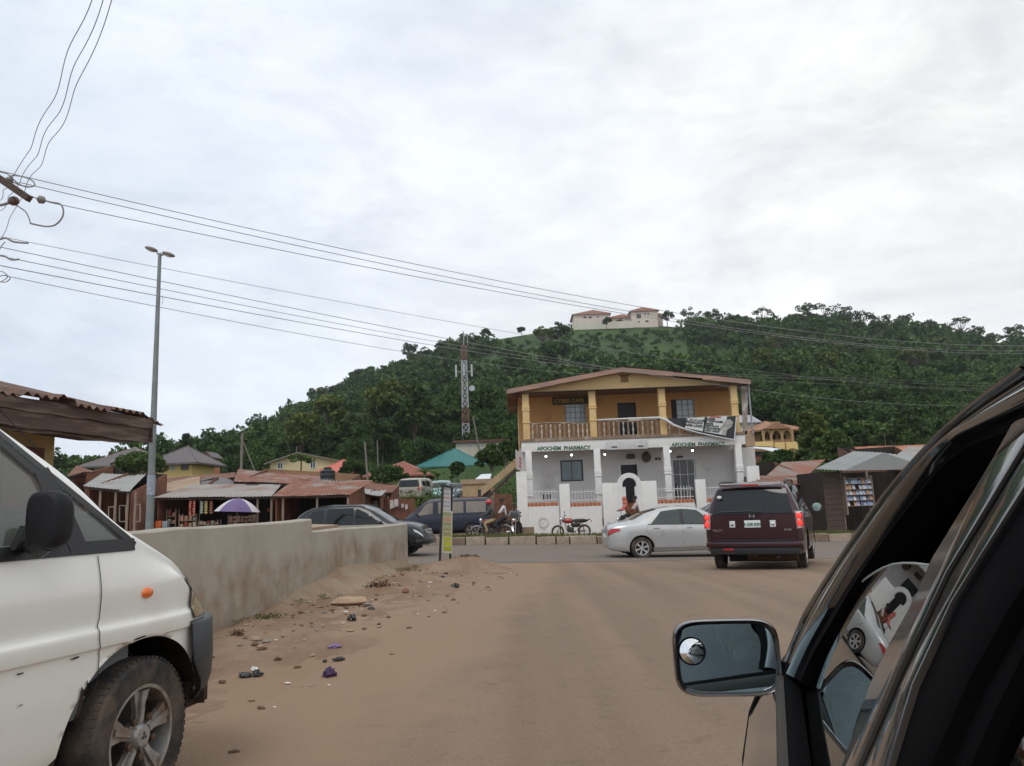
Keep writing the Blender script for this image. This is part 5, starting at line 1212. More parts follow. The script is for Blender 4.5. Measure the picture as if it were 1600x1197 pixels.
TEAL = M('teal_roof_sheet', (.03, .155, .145), .6, var=.12, scale=.8, stretch=(4, 1, 1))
REDR = M('coral_red_roof_sheet', (.52, .13, .09), .65, var=.1, scale=.8)
RUSTH = M('brown_red_hip_roof', (.24, .075, .045), .75, var=.25, scale=.8)
TILE = M('orange_brown_roof_tiles', (.32, .16, .09), .75, var=.25, scale=1.5)
PALEW = M('pale_grey_cream_wall', (.56, .52, .43), .85, var=.1, scale=.4)
MUDW = M('mud_brown_wall', (.27, .16, .09), .9, var=.2, scale=.8)
DKTRIM = M('dark_red_brown_trim', (.14, .06, .04), .8)
house('large yellow house with brown-grey hip roof beyond the left shacks', 'house', 'house', 246, 300, 770, 724, 698, 80, 6, YELW, GREYROOF, 'hip', 0, [(270, 731, 6, 10), (289, 730, 11, 9, DKTRIM)], 1.0)
house('long house wing with brown-grey roof, left of the bright yellow house', 'house', 'house', 148, 222, 770, 728, 700, 84, 7, CREAM, GREYROOF, 'hip', 0, [(170, 735, 8, 7)], 1.2, fascia=M('pale_ridge_cap', (.3, .22, .2), .7))
house('small orange-pink cottage at the left foot of the hill', 'cottage', 'cottage', 317, 330, 730, 713, 707, 96, 3, M('orange_pink_wall', (.60, .24, .13), .85, var=.06), GREYROOF, 'gablefront', 0, [(326, 719, 3, 4)], .3)
house('small grey-roofed house half hidden among trees on the slope', 'house', 'house', 352, 376, 735, 702, 694, 126, 5, PALEW, M('blue_grey_roof', (.12, .14, .17), .6), 'hip', 0, (), .6)
house('cream two-storey house with two dark windows and shallow gable roof', 'house', 'house', 422, 527, 760, 722, 708, 96, 9, CREAM, M('grey_brown_sheet_roof', (.26, .22, .18), .7, var=.15), 'gablefront', 0, [(438, 728, 9, 10), (489, 727, 9, 10)], .6, ridge_at=.42)
house('house with bright coral red hip roof beside the water tank', 'house', 'house', 500, 552, 765, 738, 719, 84, 7, MUDW, REDR, 'hip', 0, (), .5)
house('house with brown-red hip roof and pale ridge caps', 'house', 'house', 580, 662, 765, 743, 722, 84, 9, MUDW, RUSTH, 'hip', 0, (), .8, fascia=M('pink_ridge_cap', (.42, .2, .15), .7))
house('house with teal green hip roof left of the cell tower', 'house', 'house', 662, 750, 765, 728, 701, 96, 9, M('tan_plaster', (.38, .27, .17), .85, var=.15), TEAL, 'hip', 0, (), .9)
house('small cream house peeping out left of the teal roof', 'house', 'house', 653, 690, 745, 712, 706, 108, 6, CREAM, M('blue_grey_roof', (.12, .14, .17), .6), 'gable', 0, [(666, 719, 8, 9, DKTRIM)], .4)
house('pale flat-roofed block with small windows behind the outdoor stairs', 'apartment_block', 'building', 712, 797, 735, 691, 687, 103, 9, PALEW, DKTRIM, 'flat', 0, [(735, 697, 5, 5), (753, 697, 5, 5), (768, 697, 6, 5), (782, 697, 7, 6, DKTRIM)], .4)
house('low beige building with dark openings left of the outdoor stairs', 'shed', 'building', 722, 769, 790, 756, 753, 50, 5, BEIGE, M('thin_beige_roof', (.40, .3, .2), .8), 'flat', 0, [(757, 771, 20, 12, WFR)], .1)
# ochre villa on the bank, right
v = house('ochre villa with arched veranda and orange-brown hipped roof on the bank', 'villa', 'villa', 1186, 1240, 712, 672, 658, 86, 7, OCW, TILE, 'hip', 0, [(1196, 680, 4, 9, WFR), (1176, 681, 4, 9, WFR)], 1.0)
a0 = at(1186, 672, 86); v0 = ROOT[v.name].translation
mb = MB(); cxs = [at(q, 685, 84.4).x for q in (1193, 1205, 1222, 1238)]; z0 = at(1210, 697, 84.4).z; z1 = at(1210, 672, 84.4).z
for xx in cxs: mb.tube([(xx, 84.4, z0 - 2.5), (xx, 84.4, z1)], .16, 10)
mb.build('veranda_column', OCW, v, world=True, smooth=True)
for i in range(3):
    xa, xb = cxs[i] + .1, cxs[i + 1] - .1; m = (xa + xb) / 2; r = (xb - xa) / 2; mb = MB(); n = 10; zz = z1 - .9
    top = z1 + .3 if i != 1 else z1 + .9
    for k in range(n):
        p, q = math.pi * k / n, math.pi * (k + 1) / n
        mb.prism([(m + r * math.cos(p), 84.3, zz + .8 * math.sin(p)), (m + r * math.cos(q), 84.3, zz + .8 * math.sin(q)), (m + r * math.cos(q), 84.3, top), (m + r * math.cos(p), 84.3, top)], (0, .25, 0))
    mb.build('veranda_arch', OCW, v, world=True)
    mb = MB(); mb.box(xa, xb, 84.3, 84.5, z0 - .1, z0 + .7); mb.build('veranda_parapet', M('brown_parapet', (.25, .14, .08), .85, var=.2), v, world=True)
    mb = MB(); mb.box(xa + .1, xb - .1, 85.9, 85.95, z0, z1 - .4); mb.build('veranda_doorway', DARKIN, v, world=True)
mb = MB(); pk = at(1215, 659, 84); mb.prism([(cxs[1] - .9, 83.9, z1 + .1), (cxs[2] + .9, 83.9, z1 + .1), ((cxs[1] + cxs[2]) / 2, 83.9, pk.z)], (0, 3.2, 0)); mb.build('porch_gable', TILE, v, world=True)
for xa, xb in ((1172, 1208), (1210, 1226), (1228, 1246)):
    a = at(xa, 690, 83.4); b = at(xb, 690, 83.4); m = (a.x + b.x) / 2; r = (b.x - a.x) / 2; mb = MB(); n = 10; zb_ = at(1200, 704, 83.4).z; zt = at(1200, 696 if xa > 1200 else 694, 83.4).z
    for k in range(n):
        p, q = math.pi * k / n, math.pi * (k + 1) / n
        mb.prism([(m + r * math.cos(p), 83.4, zb_ - .2 + (zt - zb_ - .2) * math.sin(p)), (m + r * math.cos(q), 83.4, zb_ - .2 + (zt - zb_ - .2) * math.sin(q)), (m + r * math.cos(q), 83.4, zt + .3), (m + r * math.cos(p), 83.4, zt + .3)], (0, .3, 0))
    mb.build('lower_arch', YELW, v, world=True)
house('brown low house with bright white roof sheet below the villa', 'house', 'house', 1172, 1196, 740, 706, 701, 68, 6, M('reddish_brown_wall', (.22, .09, .06), .85, var=.15), MUDW, 'flat', 0, [(1183, 709, 10, 6, WFR)], .2)
mbx = MB(); mbx.prism([at(1168, 697, 66), at(1206, 698, 66), at(1220, 701, 66), at(1208, 705, 64.5), at(1192, 701, 64.5), at(1168, 699, 64.5)], (0, 0, -.06)); tag(mbx.build('roof_sheet', M('bright_new_zinc', (.75, .78, .82), .4, .3, var=.05)), 'bright white roof sheet lying below the ochre villa', 'roof sheet')
house('grey-roofed house just right of the pharmacy roof edge', 'house', 'house', 1150, 1184, 700, 660, 650, 100, 8, PALEW, M('grey_zinc_roof', (.33, .35, .36), .6, .2), 'gable', 0, (), .4)
# hilltop building
def hb(px, py): p = at(px, py, 338); return p
a, b = hb(896, 512), hb(1033, 508)
ht = thing('hilltop_building', 'long cream building with orange roofs on top of the hill', 'building', (a.x, 338, a.z - 4))
PINKW = M('pinkish_cream_wall', (.62, .52, .45), .85, var=.05, scale=.1); ORR = M('orange_roof_tiles', (.40, .20, .14), .8, var=.1, scale=.2)
def hblock(x0, x1, pyb, pye, pyr, dy, ra=.5, wins=()):
    p, q = hb(x0, pye), hb(x1, pye); zb_ = hb(x0, pyb).z - 6; ze = (p.z + q.z) / 2; zr = hb((x0 + x1) / 2, pyr).z
    mb = MB(); mb.box(p.x, q.x, 338 + dy, 352, zb_, ze); mb.build('wall', PINKW, ht, world=True)
    mb = MB(); o = .8; m = p.x + (q.x - p.x) * ra
    mb.prism([(p.x - o, 337.2 + dy, ze - .15), (q.x + o, 337.2 + dy, ze - .15), (q.x + o, 337.2 + dy, ze + .1), (m, 337.2 + dy, zr), (p.x - o, 337.2 + dy, ze + .1)], (0, 15, 0)); mb.build('roof', ORR, ht, world=True)
    for (wx, wy, ww, wh) in wins:
        c = at(wx, wy, 338 + dy); s_ = 338 / F / 2; mb = MB(); mb.box(c.x - ww * s_, c.x + ww * s_, 337.9 + dy, 337.99 + dy, c.z - wh * s_, c.z + wh * s_); mb.build('window', WINDK, ht, world=True)
hblock(896, 952, 512, 491, 485, 0, .55, [(914, 496, 5, 2.5), (922, 496, 5, 2.5), (914, 508, 5, 2.5), (922, 508, 5, 2.5), (931, 507, 4, 2.5), (934, 495, 3, 2)])
hblock(952, 994, 511, 494, 489, 3, .5, [(970, 500, 3, 3)])
hblock(985, 1026, 509, 487.5, 482, -2, .45, [(998, 494, 7, 7), (1008, 491, 2, 3), (1013, 491, 2, 3), (1011, 502, 5, 2.5), (998, 503, 3, 2)])
hblock(1026, 1037, 507, 490, 487, 3, .5)
mb = MB(); mb.box(hb(890, 512).x, hb(985, 512).x, 331, 331.4, hb(930, 513).z - 2, hb(930, 509).z); tag(mb.build('hilltop_wall', PALEW), 'pale low wall in front of the hilltop building', 'wall')

# cell tower with red and white bands
TY = 112; tb = at(729, 712, TY); tt = at(725, 540, TY); TWH = tt.z - tb.z
TR = M('tower_red', (.22, .095, .085), .7, var=.15); TW = M('tower_white', (.42, .43, .45), .7, var=.1)
tw = thing('cell_tower', 'red and white banded lattice mast with panel aerials in front of the hill', 'cell tower', (tb.x, TY, tb.z)); nb = 14; tw.scale = (1, 1, 1)
for i in range(nb):
    z0, z1 = TWH * i / nb, TWH * (i + 1) / nb; w0, w1 = .52 - .2 * i / nb, .52 - .2 * (i + 1) / nb; mb = MB()
    c0 = [(w0 * a, w0 * b, z0) for a, b in ((-1, -1), (1, -1), (1, 1), (-1, 1))]; c1 = [(w1 * a, w1 * b, z1) for a, b in ((-1, -1), (1, -1), (1, 1), (-1, 1))]
    for k in range(4):
        mb.bar(c0[k], c1[k], .10); mb.bar(c0[k], c1[(k + 1) % 4], .075); mb.bar(c0[(k + 1) % 4], c1[k], .075); mb.bar(c1[k], c1[(k + 1) % 4], .075)
    mb.build('lattice_section', [TR, TW, TR, TW, TW, TR, TR][(i // 2) % 7] if i < 10 else TR if i > 11 else TW, tw)
for k, (dx, dz) in enumerate(((-1.15, -4.0), (1.15, -4.0), (0, -3.8))):
    mb = MB(); mb.box(dx - .13, dx + .13, -1.3, -1.1, TWH + dz - .9, TWH + dz + .9); mb.bar((dx, -1.1, TWH + dz), (dx * .4, 0, TWH + dz), .1); mb.build('aerial', TW, tw)
mb = MB(); mb.lathe([(.42, -.15), (.45, .1)], 16, (1.1, -.8, TWH - 6.6), 'y'); mb.build('dish', TW, tw)
mb = MB(); mb.tube([(0, 0, TWH), (0, 0, TWH + 2.2)], .08, 6); mb.tube([(.6, 0, TWH), (.6, 0, TWH + 1.4)], .06, 6); mb.build('lightning_rod', GALV, tw)

# lamp post with twin heads
lp = at(233, 838, 25.5); lpz = gz(lp.x, 25.5); ltp = at(242.5, 396, 25.5)
lamp = thing('street_lamp', 'tall grey street lamp with two oval heads behind the wall', 'street lamp', (lp.x, 25.5, lpz)); HL = ltp.z - lpz
mb = MB(); mb.lathe([(.13, 0), (.125, 1.2), (.055, HL)], 16); mb.build('pole', M('grey_green_pole_paint', (.20, .225, .225), .55, .3, var=.15, scale=2, dirt=(.30, .31, .30), dirt_amt=.2, dirt_scale=3), lamp, smooth=True)
for sx, z, tilt in ((-1, .16, .25), (1, -.05, -.2)):
    mb = MB(); mb.tube([(0, 0, HL - .1), (sx * .16, 0, HL + z * .6)], .03, 6); arm = mb.build('arm', GALV, lamp)
    mb = MB(); mb.ball((0, 0, 0), (.24, .13, .075), 16); hd_ = mb.build('lamp_head', M('dull_grey_brown_housing', (.17, .15, .13), .6), lamp, smooth=True); hd_.location = (sx * .3, 0, HL + z); hd_.rotation_euler = (0, .33, 0)
    mb = MB(); mb.ball((0, 0, -.05), (.16, .09, .045), 12); mb.build('lamp_lens', CLEARLAMP, hd_, smooth=True)
mb = MB(); z = at(237, 752, 25.5).z - lpz; mb.lathe([(.128, z - .45), (.126, z + .2)], 14); mb.build('pasted_posters', M('torn_blue_white_poster', (.30, .34, .40), .8, var=.3, scale=8), lamp, smooth=True)
# other thin poles
def pole(label, px0, py0, px1, py1, Y, r=.07, stay=None, name='wooden_pole'):
    a, b = at(px0, py0, Y), at(px1, py1, Y); t = thing(name, label, 'pole', (a.x, Y, a.z)); mb = MB(); mb.tube([a, b], [r, r * .7], 7); mb.build('shaft', M('weathered_pole', (.20, .17, .15), .85, var=.2), t, world=True)
    if stay: mb = MB(); mb.tube([at(*stay[0], Y), at(*stay[1], Y)], r * .35, 5); mb.build('stay', M('weathered_pole', (.2, .17, .15), .85), t, world=True)
pole('leaning timber pole with a stay rising above the left market roofs', 376, 765, 378.5, 677, 60, .13, ((380, 690), (402, 745)))
pole('thin pale pole right of the coral red roof', 576, 768, 570, 690, 62, .09)
pole('short thin pole behind the brown-red hip roof', 591, 735, 589.5, 688, 78, .07)
pole('slim pole leaning beside the cell tower', 751, 715, 739, 650, 100, .12)
pole('thin bare stick pole on the cream house roof line', 464, 712, 463, 697, 94, .06)
pole('pale tree-like pole high on the right hillside', 1466, 606, 1463, 575, 200, .25)
# water tank
TKY = 42.0; c = at(512, 754, TKY); tk = thing('water_tank', 'black plastic water tank standing among the market roofs', 'water tank', (c.x, TKY, c.z - .3)); r = 11.5 / F * TKY
mb = MB(); H = 21 / F * TKY; mb.lathe([(r * .96, 0), (r, .06), (r, H * .3), (r * .97, H * .34), (r, H * .38), (r, H * .65), (r * .97, H * .69), (r, H * .73), (r, H * .85), (r * .5, H), (.2, H * 1.01)], 24, (0, 0, .3)); mb.build('tank', M('dark_tank_plastic', (.02, .028, .03), .5), tk, smooth=True, angle=30)
mb = MB(); mb.lathe([(.22, H + .3), (.22, H + .38)], 12); mb.build('lid', BLACKP, tk); mb = MB(); mb.box(-r, r, -r, r, -2.6, .3); mb.build('stand', MUDW, tk)

# ---- shacks: corrugated roof sheet on posts
def corr(corners, pitch=.16, amp=.018, mat=RUST, name='roof', parent=None, jag=.06, seed=0, panels=True, sag=0):
    """corners: front-left, front-right, back-right, back-left (world)"""
    fl, fr, br, bl = [Vector(c) for c in corners]; L_ = (fr - fl).length; n = max(8, int(L_ / pitch * 4)); rd = random.Random(seed); nrm = (fr - fl).cross(bl - fl).normalized()
    rows = []; m = 6; off = [rd.uniform(-jag, jag) for _ in range(n + 1)]; pw = .85
    for j in range(m + 1):
        r = []
        for i in range(n + 1):
            u = i / n; v = j / m; p = fl.lerp(fr, u).lerp(bl.lerp(br, u), v); k = int(u * L_ / pw); rk_ = random.Random(k * 7 + seed)
            if j == 0: p = p + (fl - bl).normalized() * (rk_.uniform(-jag, jag) * 1.3)
            p = p + nrm * (amp * math.sin(2 * math.pi * u * L_ / pitch) + (rk_.uniform(-.02, .03) if panels else 0)) + Vector((0, 0, -sag * math.sin(math.pi * u)))
            r.append(p)
        rows.append(r)
    mb = MB(); mb.grid(rows); th = nrm * .006; mb.grid([[p - th for p in r] for r in rows]); return mb.build(name, mat, parent, world=parent is not None)
def shack(label, roofpx, Yf, Yb, mat, posts=(), back=None, ground=None, walls=(), seed=0, name='market_stall', cat='market stall', group=None, postmat=WOODP, jag=.06, sag=.03, extra_mats=None):
    """roofpx: 4 pixels front-left, front-right, back-right, back-left at depths Yf, Yf, Yb, Yb"""
    c = [at(*roofpx[0], Yf), at(*roofpx[1], Yf), at(*roofpx[2], Yb), at(*roofpx[3], Yb)]
    x0, x1 = c[0].x, c[1].x; g0 = gz((x0 + x1) / 2, Yf)
    t = thing(name, label, cat, ((x0 + x1) / 2, Yf, g0), group=group)
    corr(c, mat=mat, parent=t, seed=seed, jag=jag, sag=sag)
    for px in posts:
        p = at(px, roofpx[0][1], Yf + .25); f = (p.x - x0) / (x1 - x0); zt = c[0].z + (c[1].z - c[0].z) * f - .03; mb = MB(); mb.tube([(p.x, Yf + .25, g0 - .3), (p.x + .02, Yf + .25, zt)], .055, 6); mb.build('post', postmat, t, world=True)
    mb = MB(); mb.bar(Vector((x0, Yf + .2, c[0].z - .07)), Vector((x1, Yf + .2, c[1].z - .07)), .07, .09); mb.build('beam', WOODD, t, world=True)
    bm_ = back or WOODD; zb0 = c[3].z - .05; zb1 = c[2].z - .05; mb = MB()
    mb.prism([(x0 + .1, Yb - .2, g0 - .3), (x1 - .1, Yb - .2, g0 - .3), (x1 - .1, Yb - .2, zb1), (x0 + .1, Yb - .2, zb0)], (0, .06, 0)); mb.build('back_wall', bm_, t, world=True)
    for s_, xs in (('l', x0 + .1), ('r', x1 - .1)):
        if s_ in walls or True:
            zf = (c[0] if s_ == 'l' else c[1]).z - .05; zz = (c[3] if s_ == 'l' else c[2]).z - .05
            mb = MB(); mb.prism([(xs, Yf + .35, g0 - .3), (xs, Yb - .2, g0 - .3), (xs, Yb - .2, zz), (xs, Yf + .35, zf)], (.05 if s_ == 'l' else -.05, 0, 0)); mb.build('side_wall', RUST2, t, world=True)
    return t, c, g0
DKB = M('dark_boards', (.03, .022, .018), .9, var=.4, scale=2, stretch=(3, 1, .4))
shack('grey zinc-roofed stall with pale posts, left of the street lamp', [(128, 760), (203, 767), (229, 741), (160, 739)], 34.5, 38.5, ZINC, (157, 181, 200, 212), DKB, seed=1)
# window-like door frames in that stall
t = thing('door_frame_stack', 'pale wooden door frames leaning under the grey-roofed stall', 'door frames', (at(200, 810, 35.2).x, 35.2, gz(-16, 35)))
mb = MB()
for (x0, x1, y0, y1) in ((187, 197, 790, 815), (170, 181, 792, 822), (205, 219, 788, 815)):
    p = [at(x0, y0, 35.1), at(x1, y0, 35.1), at(x1, y1, 35.1), at(x0, y1, 35.1)]
    for i in range(4): mb.bar(p[i], p[(i + 1) % 4], .06, .04)
mb.build('frame', M('pale_unpainted_timber', (.38, .33, .27), .8, var=.1), t, world=True)
shack('dark stall with rust-red gable end at the far left of the market', [(104, 745), (133, 737), (163, 741), (120, 728)], 39.5, 44, RUST2, (), DKB, seed=2)
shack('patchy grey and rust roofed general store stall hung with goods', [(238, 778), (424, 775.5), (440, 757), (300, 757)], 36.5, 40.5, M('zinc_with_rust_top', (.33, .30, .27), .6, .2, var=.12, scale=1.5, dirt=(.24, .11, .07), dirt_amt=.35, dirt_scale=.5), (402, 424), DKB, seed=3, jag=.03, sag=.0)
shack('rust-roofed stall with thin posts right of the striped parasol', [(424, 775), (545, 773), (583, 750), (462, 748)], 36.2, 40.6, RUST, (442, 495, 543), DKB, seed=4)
shack('low stall roofed with tan corrugated sheet behind the general store', [(238, 774), (312, 762), (312, 745), (238, 760)], 41, 44, TANZ, (), DKB, seed=5, sag=-.05)
shack('rust-red roofed shed beyond the tan corrugated one', [(236, 762), (368, 745), (368, 738), (236, 748)], 45, 49, RUST2, (), DKB, seed=6)
shack('long rust-brown roof behind the market stalls', [(365, 752), (535, 757), (500, 742), (372, 733)], 43, 48.5, RUST, (), MUDW, seed=7)
shack('small shed with dull grey sagging sheet roof in the middle of the market', [(308, 762), (372, 765), (362, 750), (316, 748)], 42, 44.5, M('dull_grey_sheet', (.16, .15, .15), .7, var=.2), (), DKB, seed=8, sag=-.1)
shack('low dark shack with flattened rusty roof at the right end of the market', [(565, 768), (612, 770), (624, 758), (575, 752)], 43, 46.5, RUST2, (580, 605), DKB, seed=9)
shack('tiny shack with curled grey sheet roof beside the brown fence panels', [(570, 771), (596, 775), (604, 766), (570, 764)], 41, 43, ZINC, (), DKB, seed=10)
# right side shacks
shack('rust-roofed shack with sloping roof right of the maroon four-wheel drive', [(1183, 752), (1287, 762), (1268, 744), (1180, 743)], 38.5, 42.0, RUST, (1276,), DKB, seed=11, sag=0)
shack('back shack roofed in alternating grey and rust stripes', [(1192, 748), (1265, 740), (1290, 718), (1222, 722)], 46, 52, M('striped_rust_grey', (.25, .20, .17), .7, var=.2, dirt=(.27, .09, .05), dirt_amt=.5, dirt_scale=.35, stretch=(2.2, .3, .3)), (), DKB, seed=12)
shack('shed with crumpled orange-rust roof behind the magazine shop', [(1342, 714), (1455, 712), (1455, 694), (1335, 698)], 56, 60, M('orange_rust_sheet', (.38, .15, .08), .8, var=.35, scale=1), (), DKB, seed=13, jag=.1)
shack('grey-roofed shed at the edge of the car window frame', [(1385, 722), (1470, 728), (1470, 694), (1418, 698)], 44, 49, ZINC, (), DKB, seed=14)
# magazine shop: metal gable front
YS = 35.6
ms = thing('magazine_shop', 'dark timber shop with grey metal gable roof and rack of magazines', 'shop', (at(1370, 828, YS).x, YS, gz(15, YS)))
def S(px, py, Y=YS): return at(px, py, Y)
gsh = gz(15, YS)
ZG_ = M('grey_green_zinc', (.27, .285, .28), .45, .4, var=.1, scale=1.2)
corr([S(1274, 733, YS - .6), S(1320, 735.5, YS - .6), S(1382, 707.5, YS + 3.5), S(1333, 706, YS + 3.5)], mat=ZG_, parent=ms, seed=20, jag=.05)
mb = MB(); mb.prism([S(1318, 735.5, YS - .62), S(1440, 733, YS - .62), S(1425, 722, YS - .62), S(1381, 707.5, YS - .62)], (0, .02, 0)); mb.build('gable_sheet', ZG_, ms, world=True)
corr([S(1440, 733, YS - .6), S(1470, 732, YS - .6), S(1420, 712, YS + 3.5), S(1382, 707.5, YS + 3.5)], mat=ZG_, parent=ms, seed=21)
a, b = S(1291, 800), S(1319, 800); mb = MB(); zt = S(1300, 737).z; mb.box(a.x, b.x, YS, YS + .08, gsh - .2, zt)
for i in range(12): z = gsh + i * (zt - gsh) / 12; mb.box(a.x - .01, b.x, YS - .02, YS, z + .01, z + (zt - gsh) / 12 - .01)
mb.build('plank_wall', WOODD, ms, world=True)
mb = MB(); r_ = S(1470, 800); mb.box(a.x, a.x + .08, YS + .082, YS + 3.3, gsh - .2, zt); mb.box(a.x, r_.x, YS + 3.2, YS + 3.3, gsh - .2, zt); mb.box(r_.x - .08, r_.x, YS, YS + 3.2, gsh - .2, zt); mb.build('wall', DKB, ms, world=True)
mb = MB(); 
for px in (1319, 1361): p = S(px, 800); mb.box(p.x - .04, p.x + .04, YS + .0, YS + .08, gsh - .2, zt)
mb.build('post', WOODP, ms, world=True)
mb = MB(); p = S(1318, 803); q = S(1372, 803); mb.box(p.x, q.x, YS - .5, YS + .3, p.z - .9, p.z - .84); mb.box(p.x, p.x + .06, YS - .5, YS - .44, gsh - .2, p.z - .9); mb.box(q.x - .06, q.x, YS - .5, YS - .44, gsh - .2, p.z - .9); mb.build('counter', WOODP, ms, world=True)
# rack of magazines
rk0 = thing('magazine_rack', 'wooden rack filled with rows of blue and white magazines at the shop front', 'magazine rack', (S(1340, 790).x, YS - .2, gsh))
x0, x1 = S(1319, 770).x, S(1361, 770).x; za, zb_ = S(1340, 790).z, S(1340, 747).z; mb = MB()
for i in range(6): z = za + (zb_ - za) * i / 5; mb.box(x0, x1, YS - .22, YS - .02, z - .02, z)
for xx in (x0, x1): mb.box(xx - .02, xx + .02, YS - .22, YS - .02, za - .4, zb_ + .1)
mb.build('shelf', WOODP, rk0, world=True)
cols = [(.20, .28, .42), (.45, .48, .52), (.55, .55, .55), (.30, .40, .50), (.10, .12, .18), (.45, .25, .15), (.28, .32, .46)]
mm = [M('magazine_cover_%s' % n_, c_, .5, var=.35, scale=14) for n_, c_ in zip(('blue', 'pale_blue', 'white', 'sky', 'dark', 'orange', 'violet'), cols)]
rd = random.Random(6)
for i in range(5):
    z = za + (zb_ - za) * i / 5; n = 8
    for k in range(n):
        if rd.random() < .12: continue
        x = x0 + (x1 - x0) * (k + .5) / n; w = (x1 - x0) / n * .42; h_ = (zb_ - za) / 5 * rd.uniform(.65, .88); j = rd.uniform(-.02, .02)
        mb = MB(); mb.prism([(x - w + j, YS - .20, z + .003), (x + w + j, YS - .20, z + .003), (x + w + j, YS - .1, z + h_), (x - w + j, YS - .1, z + h_)], (0, .02, 0))
        o = mb.build('magazine', rd.choice(mm)); tag(o, 'magazine standing on the shop rack, one of the small look-alike covers', 'magazine', 'magazines on the shop rack')
# fence panels of scrap sheet
def panel(label, pxl, pxr, pyt, pyb, Y, mat, name='sheet_fence', group=None):
    a = at(pxl, pyt, Y); b = at(pxr, pyt, Y); t = thing(name, label, 'fence', (a.x, Y, gz(a.x, Y))); corr([(a.x, Y, gz(a.x, Y) - .2), (b.x, Y + .1, gz(a.x, Y) - .2), (b.x, Y + .1, b.z), (a.x, Y, a.z)], mat=mat, name='sheet', parent=t, pitch=.12, amp=.012, seed=int(pxl))
    mb = MB(); mb.bar((a.x, Y + .1, gz(a.x, Y) - .2), (a.x, Y + .1, a.z + .1), .08); mb.build('post', WOODP, t, world=True)
    return t
f1 = panel('brown rusty sheet fence with torn white posters beside the navy minibus', 606, 648, 779, 828, 42.5, RUST2)
rd = random.Random(15)
for (px, py, w, h_) in ((586, 790, 8, 16), (611, 788, 6, 14), (618, 786, 7, 12), (634, 792, 4, 8), (628, 790, 4, 6)):
    c = at(px, py, 42.1); mb = MB(); s_ = 42 / F / 2; mb.prism([(c.x - w * s_, 42.35, c.z - h_ * s_), (c.x + w * s_, 42.35, c.z - h_ * s_ * .8), (c.x + w * s_ * .8, 42.35, c.z + h_ * s_), (c.x - w * s_ * .9, 42.35, c.z + h_ * s_ * .9)], (0, .01, 0))
    tag(mb.build('poster', M('torn_white_poster', (.55, .52, .50), .8, var=.3, scale=6)), 'torn white poster on the brown rusty fence, one of several scraps', 'poster', 'torn posters on the rusty fence')
panel('darker brown sheet fence standing left of the postered one', 570, 606, 777, 828, 42.3, M('dark_rust_sheet', (.12, .05, .032), .85, var=.3, scale=2))
panel('short red-brown sheet fence below the cars parked on the bank', 720, 756, 776, 806, 47.0, RUST2)
panel('grey zinc fence sheets between the two right-hand shacks', 1276, 1291, 768, 828, 38.0, ZINC)
panel('brown sheet wall right of the navy minibus', 772, 800, 772, 828, 41.0, RUST2)
# grey boulder-like plastered wall behind the riders
p = at(776, 800, 42); mb = MB(); mb.prism([(at(745, 778, 42).x, 42, gz(-2, 42) - .2), (at(793, 778, 42).x, 42, gz(-2, 42) - .2), (at(793, 778, 42).x, 42, at(790, 782, 42).z), (at(786, 777, 42).x, 42, at(786, 777, 42).z), (at(750, 778, 42).x, 42, at(750, 778, 42).z), (at(745, 784, 42).x, 42, at(745, 784, 42).z)], (0, .3, 0))
tag(mb.build('plastered_wall', M('mossy_grey_plaster', (.20, .19, .16), .9, var=.3, scale=1.5)), 'mossy grey plastered wall behind the two motorbike riders', 'wall', kind='thing')
mb = MB(); mb.prism([at(742, 750, 52), at(752, 742, 54), at(768, 741, 54), at(766, 749, 52)], (0, 0, .04)); tag(mb.build('roof_sheet', M('bright_new_zinc', (.75, .78, .82), .4, .3, var=.05)), 'shiny white roof sheet on the low beige building', 'roof sheet')
# concrete block at the pharmacy corner
p = at(821, 828, 37.0); mb = MB(); mb.box(p.x - .42, p.x + .42, 37, 37.5, gz(0, 37) - .1, at(820, 824, 37).z); tag(mb.build('concrete_block', GRIME, bevel=.03), 'squat brown concrete block on the ground at the left pharmacy corner', 'concrete block')

# ---- goods under the general store stall, parasol
def P3(px, py, Y): return at(px, py, Y)
def goods(label, px, py, w, h_, Y, mat, name, cat, d=.25, group=None, jit=.0):
    c = at(px, py, Y); s_ = Y / F / 2; mb = MB(); mb.box(c.x - w * s_, c.x + w * s_, Y, Y + d, c.z - h_ * s_, c.z + h_ * s_); return tag(mb.build(name, mat, bevel=.02), label, cat, group)
RED_ = M('red_snack_packets', (.36, .06, .05), .5, var=.35, scale=16, dirt=(.55, .42, .25), dirt_amt=.32, dirt_scale=9)
for i, px in enumerate((297.5, 303.5)):
    a = at(px, 781, 36.6); mb = MB()
    for k in range(8): z = a.z - .10 - k * .09; mb.ball((a.x, 36.6, z), (.075, .03, .05), 8)
    mb.tube([(a.x, 36.6, a.z + .1), (a.x, 36.6, a.z - .7)], .006, 4); tag(mb.build('snack_strip', RED_, smooth=True), 'hanging strip of red snack packets, %s under the stall eave' % ('left one of the pair' if i == 0 else 'right one of the pair'), 'snack strip', 'snack strips under the eave')
GY = M('grey_green_packets', (.26, .30, .27), .5, var=.4, scale=14, dirt=(.5, .46, .25), dirt_amt=.25, dirt_scale=7)
for i, (px, m_, nm) in enumerate(((315, GY, 'grey-green'), (322, M('mustard_packets', (.36, .30, .12), .5, var=.4, scale=14), 'mustard'), (330, M('dark_red_packets', (.22, .08, .05), .5, var=.4, scale=14), 'dark red'))):
    a = at(px, 782, 36.7); mb = MB()
    for k in range(6): mb.ball((a.x + .01 * (k % 2), 36.7, a.z - .08 - k * .10), (.09, .035, .06), 8)
    tag(mb.build('packet_strip', m_, smooth=True), 'hanging strip of %s packets beside the red snack strips' % nm, 'packet strip')
